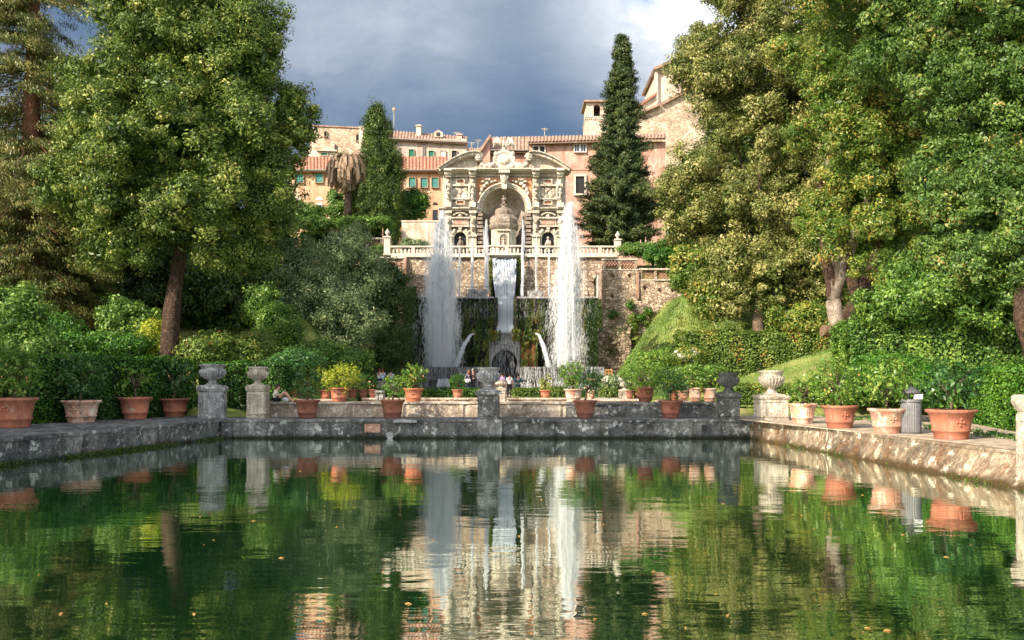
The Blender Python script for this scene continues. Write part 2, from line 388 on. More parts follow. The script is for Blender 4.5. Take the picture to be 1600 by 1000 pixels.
def leaves(rng, C, Nr, L, Wd, droop=0., fold=.15, tip=None):
    n = len(C); t = rng.normal(size=(n, 3)) if tip is None else tip+rng.normal(size=(n, 3))*.35
    t[:, 2] -= droop
    Nr = unit(Nr); t = unit(t-(t*Nr).sum(1, keepdims=True)*Nr); s = np.cross(Nr, t)
    L = L[:, None]; Wd = Wd[:, None]
    v = np.empty((n, 4, 3))
    v[:, 0] = C-t*L*.5; v[:, 1] = C+s*Wd*.5+Nr*Wd*fold; v[:, 2] = C+t*L*.5-Nr*L*.1; v[:, 3] = C-s*Wd*.5+Nr*Wd*fold
    return v.reshape(-1, 3)
def crown(name, blobs, nc, per, rc, L, mat, parent=None, seed=0, asp=.45, flat=.75, droop=.3, shell=(.7, 1.02), back=.45, fill=.12, up=.25, vlo=.0, spike=0):
    """leaf clumps over the ellipsoids blobs=[(cx,cy,cz,rx,ry,rz)]; clumps catch and shade light on their own"""
    rng = np.random.default_rng(seed); B = np.array(blobs, float)
    ar = B[:, 3]*B[:, 5]; w = ar/ar.sum(); bi = rng.choice(len(B), nc, p=w)
    d = unit(rng.normal(size=(nc, 3)))
    flip = (d[:, 1] > .25) & (rng.random(nc) < 1-back); d[flip, 1] *= -1
    f = rng.uniform(shell[0], shell[1], nc)[:, None]
    # lumpy outline
    ph = rng.uniform(0, 6.28, 6)
    lump = 1+.09*np.sin(d[:, 0]*5+ph[0]+bi)+.08*np.sin(d[:, 2]*7+ph[1]+bi*2)+.06*np.sin(d[:, 1]*6+ph[2])
    cc = B[bi, :3]+d*B[bi, 3:]*f*lump[:, None]
    cr = rc*rng.uniform(.55, 1.35, nc); crn = rng.random(nc)
    n = nc*per; ci = np.repeat(np.arange(nc), per)
    e = unit(rng.normal(size=(n, 3))); rr = rng.random(n)[:, None]**.45
    e2 = e.copy(); e2[:, 2] *= flat
    P = cc[ci]+e2*rr*cr[ci][:, None]
    if spike: P += (d[ci]*np.array([1, 1, .3])+np.array([0, 0, .5]))*(rng.random(n)[:, None]**2)*spike*cr[ci][:, None]
    Nr = e*.7+d[ci]*.5+rng.normal(size=(n, 3))*.55; Nr[:, 2] += up
    S = L*(.5+1.1*rng.random(n)**1.6)*(.75+.5*crn[ci])
    rn = np.clip(.5*crn[ci]+.55*rng.random(n)+vlo-.03, 0, 1)
    if fill:
        nf = int(n*fill); b2 = rng.choice(len(B), nf, p=w); q = unit(rng.normal(size=(nf, 3)))*rng.uniform(.2, .8, nf)[:, None]
        P = np.vstack([P, B[b2, :3]+q*B[b2, 3:]]); Nr = np.vstack([Nr, rng.normal(size=(nf, 3))])
        S = np.concatenate([S, L*rng.uniform(2, 3.2, nf)]); rn = np.concatenate([rn, rng.random(nf)*.5])
    v = leaves(rng, P, Nr, S, S*asp*rng.uniform(.8, 1.2, len(S)), droop)
    return npobj(name, v, 4, mat, parent, rn)
def pb(cx, cy, d, rx, ry, dep=None):   # ellipsoid given by its place in the view at a distance
    c = W(cx, cy, d); k = d/FP
    return (c.x, c.y, c.z, rx*k, dep if dep else rx*k, ry*k)
def boxleaf(name, faces, dens, L, mat, parent, seed, jit=.06, asp=.6, vlo=0):
    """leaves over the quads of a clipped hedge; faces = [(origin, u, v)]"""
    rng = np.random.default_rng(seed); Ps = []; Ns = []
    for o, u, v in faces:
        o, u, v = map(np.array, (o, u, v)); nn = np.cross(u, v); a = np.linalg.norm(nn); n = int(a*dens)
        if n == 0: continue
        nn = nn/a; s = rng.random((n, 2))
        P = o+u*s[:, :1]+v*s[:, 1:]
        bump = (np.sin(P[:, 0]*2.1+P[:, 2]*1.3)+np.sin(P[:, 1]*1.7-P[:, 2]*2.3+1)+np.sin(P[:, 0]*4.9+P[:, 1]*3.1))*jit*.6
        P = P+nn*(bump[:, None]+rng.normal(size=(n, 1))*jit)
        Ps.append(P); Ns.append(nn*.8+rng.normal(size=(n, 3))*.6+np.array([0, 0, .3]))
    P = np.vstack(Ps); Nr = np.vstack(Ns); S = L*rng.uniform(.6, 1.4, len(P))
    big = np.clip(.35*(np.sin(P[:, 0]*1.3+P[:, 2]*2)+np.sin(P[:, 0]*3.7+1))*.5+.2, 0, .4)
    v = leaves(rng, P, Nr, S, S*asp, .2)
    return npobj(name, v, 4, mat, parent, np.clip(big+rng.random(len(P))*.7+vlo, 0, 1))

def billow(blobs, n, r, seed=0):
    """break big ellipsoids into many rounded masses standing out of their surface"""
    rng = np.random.default_rng(seed); B = np.array(blobs, float); out = [tuple(list(b[:3])+[b[3]*.72, b[4]*.72, b[5]*.72]) for b in blobs]
    w = B[:, 3]*B[:, 5]; w = w/w.sum()
    for i in range(n):
        b = B[rng.choice(len(B), p=w)]; d = rng.normal(size=3); d /= np.linalg.norm(d)
        if d[1] > .2 and rng.random() < .6: d[1] *= -1
        rr = r*rng.uniform(.6, 1.25); c = b[:3]+d*(b[3:]-rr*.45)
        out.append((c[0], c[1], c[2], rr, rr, rr*rng.uniform(.85, 1.3)))
    return out
# ------------------------------------------------------------------ camera, sky, sun
cam = bpy.data.objects.new('camera', bpy.data.cameras.new('camera')); COL.objects.link(cam)
cam.location = (0, 0, CZ); cam.rotation_euler = (R(90), 0, 0)
cam.data.sensor_width = 36; cam.data.lens = 36*FP/1600
cam.data.shift_y = (HY-500)/1600; cam.data.clip_end = 6000; cam.data.clip_start = .1
SC.camera = cam
TOSUN = Vector((-.62, -.58, .53)).normalized()
sun = bpy.data.lights.new('sun', 'SUN'); sun.energy = 4.4; sun.angle = R(.5); sun.color = (1, .86, .68)
so = bpy.data.objects.new('sun', sun); COL.objects.link(so)
so.rotation_euler = TOSUN.to_track_quat('Z', 'Y').to_euler()
el = math.asin(TOSUN.z); az = math.atan2(TOSUN.x, TOSUN.y)
wd = bpy.data.worlds.new('World'); SC.world = wd; wd.use_nodes = True
nt = wd.node_tree; nt.nodes.clear()
sky = N(nt, 'ShaderNodeTexSky', sky_type='NISHITA', sun_disc=False); sky.sun_elevation = el; sky.sun_rotation = az
sky.altitude = 200; sky.air_density = 1; sky.dust_density = 1.5
sk = N(nt, 'ShaderNodeVectorMath', operation='SCALE'); sk.inputs['Scale'].default_value = .125
nt.links.new(sky.outputs[0], sk.inputs[0])
tc = N(nt, 'ShaderNodeTexCoord'); sep = N(nt, 'ShaderNodeSeparateXYZ'); nt.links.new(tc.outputs['Generated'], sep.inputs[0])
def cn(sc, scale, det, rough, dist=0, off=(0, 0, 0)):
    mp = N(nt, 'ShaderNodeMapping'); mp.inputs['Scale'].default_value = sc; mp.inputs['Location'].default_value = off
    nt.links.new(tc.outputs['Generated'], mp.inputs[0]); return noi(nt, mp.outputs[0], scale, det, rough, dist)
def mth(op, a, b=None, c=None):
    n = N(nt, 'ShaderNodeMath', operation=op)
    for i, x in enumerate((a, b, c)):
        if x is None: continue
        if hasattr(x, 'links'): nt.links.new(x, n.inputs[i])
        else: n.inputs[i].default_value = x
    return n.outputs[0]
def near(dv, r0, r1):
    dt = N(nt, 'ShaderNodeVectorMath', operation='DISTANCE'); nt.links.new(tc.outputs['Generated'], dt.inputs[0])
    dt.inputs[1].default_value = Vector(dv).normalized()
    mr = N(nt, 'ShaderNodeMapRange', interpolation_type='SMOOTHSTEP'); nt.links.new(dt.outputs['Value'], mr.inputs[0])
    mr.inputs[1].default_value = r1; mr.inputs[2].default_value = r0; return mr.outputs[0]
big = cn((1, 1, 2.6), 3.4, 8, .55, .5, (.3, .1, .2))
storm = ramp(nt, [(.3, (.042, .08, .145)), (.5, (.08, .118, .178)), (.62, (.16, .19, .24)), (.78, (.3, .32, .36))], big)
# pale torn edge of the cloud bank, upper right and upper left
puff = cn((1, 1, 1.6), 7, 10, .62, .3)
w1 = mth('MULTIPLY', near((.26, 1, .47), .05, .26), mth('MULTIPLY_ADD', puff, 2.6, -.45))
storm = mixc(nt, storm, (.52, .54, .57), w1)
w2 = mth('MULTIPLY', near((-.17, 1, .46), .05, .25), mth('MULTIPLY_ADD', puff, 1.6, -.35))
storm = mixc(nt, storm, (.29, .32, .36), w2)
w3 = mth('MULTIPLY', near((.165, 1, .435), .01, .06), mth('MULTIPLY_ADD', puff, -5, 3.1))
storm = mixc(nt, storm, (.08, .18, .36), w3)
# the bank fills the sky ahead; behind the camera it breaks up into clear sky
cov = N(nt, 'ShaderNodeMapRange', interpolation_type='SMOOTHSTEP'); nt.links.new(mth('ADD', sep.outputs[1], mth('MULTIPLY', big, .5)), cov.inputs[0])
cov.inputs[1].default_value = .1; cov.inputs[2].default_value = .55
clear = mixc(nt, sk.outputs[0], (1.4, 1.36, 1.3), mth('MULTIPLY', ramp(nt, [(.42, (0, 0, 0)), (.6, (1, 1, 1))], big), .75))
fin = mixc(nt, clear, storm, cov.outputs[0])
bg = N(nt, 'ShaderNodeBackground'); nt.links.new(fin, bg.inputs[0]); wo = N(nt, 'ShaderNodeOutputWorld'); nt.links.new(bg.outputs[0], wo.inputs[0])
SC.view_settings.view_transform = 'Standard'; SC.view_settings.look = 'None'
SC.view_settings.exposure = 1.2; SC.view_settings.gamma = 1
SC.cycles.max_bounces = 6; SC.cycles.diffuse_bounces = 3; SC.cycles.transparent_max_bounces = 14
SC.cycles.sample_clamp_indirect = 6; SC.cycles.use_denoising = True

# ------------------------------------------------------------------ terrain
RIM = .83; GZ = 1.2; LW = 1.51
def XL(y): return -12.6-(38.9-y)*.213
def XR(y): return 10.6+(36.9-y)*.124
def ss(a, b, x):
    t = np.clip((x-a)/(b-a), 0, 1); return t*t*(3-2*t)
def hz(x, y):
    h = np.full_like(x, RIM-.16)
    h = np.where((y > 41.6) & (x > -9.5) & (x < 9.3) | (y > 57), GZ, h)
    # mound and bank on the right
    mo = np.clip((x-9.3)*.33, 0, 3.4)*ss(42.5, 46.5, y)
    h = np.maximum(h, RIM-.16+mo*np.where(x > 9, 1, 0)+.4*ss(42.5, 45, y))
    bank = np.clip((x-7.9)*1.42, 0, 7.8)*ss(58, 68, y)
    h = np.where((x > 7.5) & (y > 55), np.maximum(h, GZ+bank), h)
    # hillside on the left
    l = ss(-9.5, -15, x)*(ss(42.5, 50, y)*2.6+ss(50, 84, y)*9)
    h = np.maximum(h, np.where(y > 42.5, GZ+l*(x < -8), h))
    up = ss(79, 87, y)*12.4
    side = np.where(x > 4, np.clip((x-12.5)*.8, 0, 1), np.clip((-x-9)*.5, 0, 1))
    h = np.where((y > 79) & (y < 87), np.maximum(h, GZ+up*side), h)
    h = np.where(y >= 87, 13.6+ss(105, 150, y)*4, h)
    inside = (x > XL(y)-.7) & (x < XR(y)+.45) & (y < 39.6) & (y > -8)
    return np.where(inside, -1.6, h)
def hzs(x, y): return float(hz(np.array([float(x)]), np.array([float(y)]))[0])
xs = np.concatenate([[-2500, -900, -350, -160, -100], np.arange(-60, 60.1, .6), [100, 160, 350, 900, 2500]])
ys = np.concatenate([[-2500, -800, -250, -80, -30], np.arange(-10, 45, .5), np.arange(45, 160, 1.), [200, 300, 600, 1200, 3000]])
X, Y = np.meshgrid(xs, ys); Z = hz(X, Y)
Z = Z+np.where((Z > 0), .06*np.sin(X*1.7+Y)*np.sin(Y*1.3)-.06, 0)
g = MB(); nx = len(xs)
g.v = [tuple(p) for p in np.stack([X, Y, Z], -1).reshape(-1, 3)]
g.f = [(j*nx+i, j*nx+i+1, (j+1)*nx+i+1, (j+1)*nx+i) for j in range(len(ys)-1) for i in range(nx-1)]
tag(obj('ground', g, 'lawn', smooth=True), kind='structure')
def sheet(name, poly, z, mat):
    g = MB(); g.hprism(poly, z-.03, z); o = obj(name, g, mat); return tag(o, kind='structure')
sheet('pond_water', [(XL(38.95)-.2, 38.95), (XR(38.95)+.3, 38.95), (XR(36.9)+.3, 36.9), (XR(-7)+.3, -7), (XL(-7)-.3, -7)], 0, 'water')
sheet('gravel_path', [(9.4, 41.3), (9.4, 42.6), (26, 42.6), (27, 30), (22, 8), (XR(8)+1.2, 8)], RIM+.015, 'gravel')
sheet('terrace_gravel', [(-9, 42.2), (9.2, 42.2), (9.2, 76), (-9, 76)], GZ+.05, 'gravel')

# ------------------------------------------------------------------ pond walls and low walls
def wallobj(name, label, build, mat, cat='wall', bev=.03, group=None, parent=None):
    mb = MB(); build(mb); o = obj(name, mb, mat, parent, bev)
    return tag(o, label, cat, group)
def slab_wall(mb, p0, p1, thick, z0, z1, batter=0, nseg=18, seed=0, left=True):
    """a wall with an uneven face: cross-section swept from p0 to p1, coping on top"""
    p0 = Vector((*p0, 0)); p1 = Vector((*p1, 0)); t = (p1-p0).normalized(); nn = Vector((t.y, -t.x, 0))*(1 if left else -1)
    nz = 7; vs = []; fs = []; rj = random.Random(seed); nseg *= 2; jn = [False]*(nseg+1); q_ = 5
    while q_ < nseg: jn[q_] = True; q_ += rj.randint(8, 22)
    for i in range(nseg+1):
        for j in range(nz+1):
            z = z0+(z1-z0-.1)*j/nz
            c = p0.lerp(p1, i/nseg); w = noise.noise(Vector((c.x*.9+seed, c.y*.9, z*1.4)))*.11+noise.noise(Vector((c.x*3+seed, c.y*3, z*3)))*.04
            bt = batter if not isinstance(batter, tuple) else batter[0]+(batter[1]-batter[0])*min(1, max(0, (38.95-c.y)/17))
            q = c+nn*(bt*(1-(z-z0)/(z1-z0))+w*(.35+.65*(z < z1-.15))-.03)
            if jn[i] and j < nz: q -= nn*.09
            vs.append((q.x, q.y, z))
    for i in range(nseg):
        for j in range(nz):
            a = i*(nz+1)+j; f = (a, a+nz+1, a+nz+2, a+1)
            fs.append(f if left else f[::-1])
    mb.add(vs, fs)
def three_walls():
    # left
    def L(mb):
        slab_wall(mb, (XL(-6), -6), (XL(38.7), 38.7), 0, -.6, RIM, .05, 160, 1)
        mb.hprism([(XL(-6)+.04, -6), (XL(38.7)+.04, 38.7), (-13.2, 39.0), (-13.9, 43.4), (-15.2, 43.2), (-20.4, 31), (-24, 12), (-25, -6)], RIM-.13, RIM)
        mb.hprism([(XL(-6)-.25, -6), (XL(38.7)-.25, 38.7), (XL(38.7)-.85, 38.9), (XL(-6)-1.7, -6)], -.6, RIM-.14)
    a = wallobj('pond_wall', 'dark weathered stone pond wall under the left row of terracotta pots', L, 'rim')
    def B(mb):
        slab_wall(mb, (-12.62, 38.9), (10.6, 38.9), 0, -.6, RIM, .03, 130, 5)
        mb.box(-12.9, 10.9, 38.86, 41.3, RIM-.12, RIM)
        mb.box(-12.9, 10.9, 39.15, 41.2, -.6, RIM-.13)
        x0, x1 = W(745, 0, 38.8).x, W(784, 0, 38.8).x
        mb.box(x0, x1, 38.66, 39.2, -.6, RIM-.002)
    b = wallobj('pond_wall', 'long blackened stone wall closing the far side of the pond', B, 'rim')
    p = MB(); c = W(582, 673, 38.8); p.box(c.x-.34, c.x+.34, 38.74, 39.0, .27, .62); obj('brick_patch', p, 'brick', b, .01)
    p = MB(); c = W(609, 681, 38.7); p.tube([(c.x, 38.72, .14), (c.x, 39.1, .14)], [.16, .16], 16); obj('drain_ring', p, 'urn', b, .01)
    p = MB(); c = W(1101, 675, 38.8); p.box(c.x-.1, c.x+.1, 38.76, 39.0, .3, .58); obj('outlet', p, 'dark_in', b)
    p = MB(); c = W(632, 658, 38.8); p.box(c.x-.5, c.x+.55, 38.72, 39.2, RIM-.14, RIM-.03, .03); obj('projecting_slab', p, 'urn', b, .02)
    def Rr(mb):
        slab_wall(mb, (XR(38.95), 38.95), (XR(-6), -6), 0, -.6, RIM, (.05, .95), 150, 9)
        mb.hprism([(XR(38.95)-.02, 38.95), (10.9, 39.0), (12.4, 39.0), (13.4, 30), (XR(-6)+1.6, -6), (XR(-6)-.02, -6)], RIM-.11, RIM)
        mb.hprism([(10.9, 37.0), (10.9, 38.9), (12.3, 38.9), (XR(-6)+1.4, -6), (XR(-6)+.4, -6)], -.6, RIM-.12)
    wallobj('pond_wall', 'tan sunlit sloping pond wall under the right row of terracotta pots', Rr, 'rim_warm')
three_walls()
def lowwall(x0, x1, d, z0, z1, th, label, mat, cop=.05):
    mb = MB(); a, b = W(x0, 0, d).x, W(x1, 0, d).x
    slab_wall(mb, (a, d), (b, d), 0, z0, z1, 0, max(6, int((b-a)*4)), x0*.1)
    mb.box(a, b, d+.13, d+th, z0, z1-.11)
    mb.box(a-.02, b+.02, d-cop, d+th+.03, z1-.1, z1)
    return tag(obj('garden_wall', mb, mat, bev=.02), label, 'wall')
lowwall(410, 884, 41.45, RIM-.02, LW, .95, 'long pale low garden wall behind the far rim with the seated reader on it', 'ledge')
lowwall(884.5, 1132, 41.35, RIM-.02, LW-.03, 1.2, 'dark grey low garden wall in shade left of the black urn', 'rim')  # shaded stretch given darker stone, its shadow put into the colour
lowwall(565, 745, 49, GZ-.05, LW+.02, .6, 'short stone ledge behind the low wall left of the central urn', 'ledge')
lowwall(792, 972, 49, GZ-.05, LW+.02, .6, 'brownish sunlit stone ledge behind the low wall right of the central urn', 'ledge')
lowwall(441, 520, 46.9, GZ-.05, LW, 1.0, 'dim stone ledge carrying the orange pots behind the reader', 'ledge')
lowwall(903, 1016, 46.9, GZ-.05, LW, 2.2, 'pale stone ledge carrying the small pots behind the dark red pot', 'ledge')
lowwall(1034, 1080, 43.4, GZ-.05, LW, 1.9, 'sunlit stone ledge carrying the pots behind the forked lemon tree', 'ledge')
lowwall(586, 598, 47, GZ-.05, 1.95, .8, 'small grey stone block between the left pots and the leaning lemon tree', 'urn')
lowwall(938, 972, 50, GZ-.05, 1.8, .8, 'pale stone flower bed wall under the white flowers', 'ledge')
lowwall(433, 459, 52, GZ-.05, 2.1, .5, 'dim grey stone bench wall behind the seated reader', 'urn')
lowwall(588, 602, 66, GZ-.05, 2.4, .5, 'pale stone seat beside the three sitting visitors', 'urn')
tag(obj('step', (lambda m: (m.box(W(790, 0, 48).x, W(806, 0, 48).x, 47.7, 49.5, GZ, GZ+.12), m)[1])(MB()), 'urn', bev=.02), 'grey stone step at the start of the central path', 'step')

# ------------------------------------------------------------------ pedestals and urns
def pedestal(cx, ytop, ybot, wcap, d, zb, label, mat, octo=False, shaftw=.86, wshaft=None):
    k = d/FP; zt = W(0, ytop, d).z; hw = wcap*k/2*.94; x = W(cx, 0, d+hw).x; sw = hw*shaftw; H = zt-zb
    e = empty('stone_pedestal', (x, d+hw, zb), label, 'pedestal'); yc = d+hw
    a0 = math.pi/8 if octo else math.pi/4; sg = 8 if octo else 4; q = 1/math.cos(math.pi/sg)
    def ring(prof, name, bev=.015):
        mb = MB(); mb.lathe([(r*q, z) for r, z in prof], (x, yc, zb), sg, a0=a0); return obj(name, mb, mat, e, bev)
    ring([(sw*1.03, 0), (sw*1.03, H*.08), (sw, H*.1)], 'plinth')
    ring([(sw, H*.1), (sw, H*.82)], 'shaft')
    ring([(sw*.98, H*.82), (sw*1.06, H*.85), (hw*.98, H*.9), (hw, H*.92), (hw, H*.985), (hw*.93, H)], 'cap')
    if not octo:
        for s in (0, 1):
            mb = MB(); p = .04
            if s == 0: # raised border of the sunk panel on the front
                for (a, b, c, f) in ((-.98, -.7, .12, .8), (.7, .98, .12, .8), (-.7, .7, .12, .2), (-.7, .7, .73, .8)):
                    mb.box(x+a*sw, x+b*sw, yc-sw-.035, yc-sw+.02, zb+c*H, zb+f*H)
            else:
                for (a, b, c, f) in ((-.98, -.7, .12, .8), (.7, .98, .12, .8), (-.7, .7, .12, .2), (-.7, .7, .73, .8)):
                    sx = -1 if cx > 800 else 1
                    mb.box(x+sx*(sw-.02), x+sx*(sw+.035), yc+a*sw, yc+b*sw, zb+c*H, zb+f*H)
            obj('panel_frame', mb, mat, e, .008)
    return x, yc, zt
URN = [(.62, 0), (.64, .03), (.56, .07), (.44, .11), (.34, .16), (.27, .22), (.27, .27), (.33, .3), (.48, .35), (.7, .44), (.8, .56), (.84, .66), (.8, .75),
       (.76, .78), (.74, .82), (.78, .9), (.86, .93), (.88, .96), (.88, 1.0), (.76, 1.0), (.7, .9)]
def urn(x, y, z, wpx, hpx, d, label, mat, base=0, ribs=22):
    k = d/FP; w = wpx*k/2/.88; h = hpx*k
    mb = MB(); mb.lathe([(r*w, t*h) for r, t in URN], (x, y, z), 88, (8, 12, ribs, .22))
    e = empty('stone_urn', (x, y, z), label, 'urn')
    obj('bowl', mb, mat, e, smooth=True)
    z0_ = z; mb = MB(); mb.box(x-.78*w, x+.78*w, y-.78*w, y+.78*w, z, z+.055*h, .02); obj('foot', mb, mat, e)
    mb = MB(); mb.lathe([(.66*w, .93*h), (.3*w, .96*h)], (x, y, z), 20); obj('soil', mb, 'soil', e)
x, y, z = pedestal(332, 604, 650, 49, 39.3, RIM, 'octagonal grey stone pedestal at the left corner of the pond', 'urn', True, .88)
urn(x, y, z, 40, 35, 39.3, 'grey ribbed stone urn on the octagonal pedestal', 'urn')
x, y, z = pedestal(403, 603, 650, 34, 39.6, RIM, 'narrow pale square pedestal left of the seated reader', 'urn_pale', False, .86)
urn(x, y, z, 32, 30, 39.6, 'pale ribbed stone urn on the narrow square pedestal beside the reader', 'urn_pale')
x, y, z = pedestal(763, 611, 655, 44, 38.9, RIM, 'blackened square stone pedestal in the middle of the far wall', 'rim', False, .8)
urn(x, y, z, 37, 37, 38.9, 'dark mottled ribbed urn in front of the fountain axis', 'urn')
x, y, z = pedestal(1138, 615, 656, 36, 38.9, RIM, 'dark grey square pedestal left of the sunlit corner pedestal', 'rim', False, .86)
urn(x, y, z, 33, 33, 38.9, 'black ribbed stone urn beside the mown mound', 'urn_dark')
x, y, z = pedestal(1205, 618, 659, 51, 37.6, RIM, 'sunlit lichen-covered pedestal at the right corner of the pond', 'urn_pale', False, .88)
urn(x, y, z, 39, 39, 37.6, 'sunlit cream ribbed urn at the right corner of the pond', 'urn_pale')
x, y, z = pedestal(1650, 618, 772, 100, 20.4, -.1, 'tall pale pedestal cut off by the right edge of the view', 'urn_pale', False, .86)
urn(x, y, z, 72, 78, 20.9, 'pale urn cut off by the right edge of the view', 'urn_pale')
x, y, z = pedestal(783, 607, 626, 16, 46, GZ, 'thin ochre stone post under the small fluted urn', 'urn_pale')
urn(x, y, z, 19, 13, 46, 'small fluted sandstone urn half behind the dark central urn', 'urn_pale', ribs=14)
x, y, z = pedestal(976, 609, 627, 20, 48, GZ, 'squat pale pedestal at the end of the flower bed', 'urn_pale')
urn(x, y, z, 15, 12, 48, 'small cream urn beside the white flowers', 'urn_pale', ribs=14)

# ------------------------------------------------------------------ potted lemon trees
POT = [(.62, 0), (.66, .03), (.66, .06), (.72, .26), (.77, .28), (.77, .33), (.73, .35), (.86, .82), (.91, .84), (.91, .88), (1.0, .9), (1.02, .96), (1.0, 1), (.9, 1), (.84, .93)]
def potted(i, cx, yt, yb, wp, d, zb, fol, label, pmat='pot', lmat='lf_lemon', ll=.13, n=900, droop=.5, lean=0):
    n = int(n*1.2)
    """fol = (x0, x1, ytop, ybottom) of the foliage in the view"""
    k = d/FP; r = wp*k/2; x = W(cx, 0, d+r).x; h = (yb-yt)*k; y = d+r
    e = empty('potted_lemon_tree', (x, y, zb), label, 'potted tree', 'terracotta pots of lemon trees around the pond')
    mb = MB(); mb.lathe([(a*r, b*h) for a, b in POT], (x, y, zb), 40); obj('pot', mb, pmat, e, smooth=False).data.polygons.foreach_set('use_smooth', [True]*(len(mb.f)-2)+[False]*2)
    mb = MB(); mb.lathe([(.86*r, .93*h), (.5*r, .96*h), (.05*r, .99*h)], (x, y, zb), 24); obj('soil', mb, 'soil', e)
    # relief emblem on the wall of the pot
    mb = MB(); ca = Vector((x, y-r*.825, zb+.6*h)); s = r*.13
    for dx, dz in ((0, 1), (0, -1), (1, 0), (-1, 0), (0, 0)):
        mb.ball((ca.x+dx*s, ca.y-dz*s*.28+abs(dx)*.01, ca.z+dz*s), (s*.5, s*.32, s*.5), 8, 5)
    obj('emblem', mb, pmat, e, smooth=True)
    if not fol: return e
    rng = np.random.default_rng(100+i); rr = random.Random(i)
    fx0, fx1, fy0, fy1 = fol; kc = k*(y/d)
    cxw = (fx0+fx1)/2; cz = W(0, (fy0+fy1)/2, y).z; c = Vector((W(cxw, 0, y).x, y, cz)); rx = (fx1-fx0)*kc/2; rz = (fy1-fy0)*kc/2
    mb = MB(); base = Vector((x, y, zb+h*.95)); fork = base.lerp(c, .45); fork.x = x+lean+(c.x-x)*.3; fork.z = max(fork.z, base.z+.12)
    mb.tube([base, base.lerp(fork, .5)+Vector((rr.uniform(-.03, .03), 0, 0)), fork], [.055, .045, .04], 8, .4)
    tips = []
    for b in range(9):
        a = b*2.4+rr.random(); t = c+Vector((math.cos(a)*rx*.62, math.sin(a)*rx*.55, rr.uniform(-.35, .6)*rz)); tips.append(t)
        mid = fork.lerp(t, .5)+Vector((0, 0, .05))
        mb.tube([fork-Vector((0, 0, .02)), mid, t], [.03, .018, .007], 5)
    obj('trunk', mb, 'bark', e, smooth=True)
    # leafy twigs: leaves strung along short shoots
    ns = max(24, n//11); B = []
    d3 = unit(rng.normal(size=(ns, 3))); rad = rng.uniform(.35, 1, ns)[:, None]**.6
    root = np.array(c)+d3*np.array([rx, rx*.85, rz])*rad*.8
    dirn = unit(d3*.8+rng.normal(size=(ns, 3))*.4+np.array([0, 0, .35]))
    m_ = 11; ci = np.repeat(np.arange(ns), m_); t = np.tile(np.linspace(0, 1, m_), ns)[:, None]; ln = min(.42, rx*.6)
    P = root[ci]+dirn[ci]*t*ln+np.array([0, 0, -1])*(t**2)*ln*.35*droop+rng.normal(size=(ns*m_, 3))*.035
    S = ll*rng.uniform(.65, 1.25, len(P)); Nr = rng.normal(size=(len(P), 3))*.55+d3[ci]*.5+np.array([0, 0, .7])
    crn = rng.random(ns)
    v = leaves(rng, P, Nr, S, S*.42, droop, .2)
    npobj('foliage', v, 4, lmat, e, np.clip(crn[ci]*.5+rng.random(len(P))*.55, 0, 1))
    if i % 3 == 0:
        mb = MB()
        for q in range(4):
            a = rr.uniform(0, 6.28); f = c+Vector((math.cos(a)*rx*.8, -abs(math.sin(a))*rx*.7, rr.uniform(-.7, .3)*rz)); mb.ball(f, (.035, .035, .045), 8, 6)
        obj('lemons', mb, 'ochre', e, smooth=True)
    return e
def dz(yb, z): return gd(yb, z)
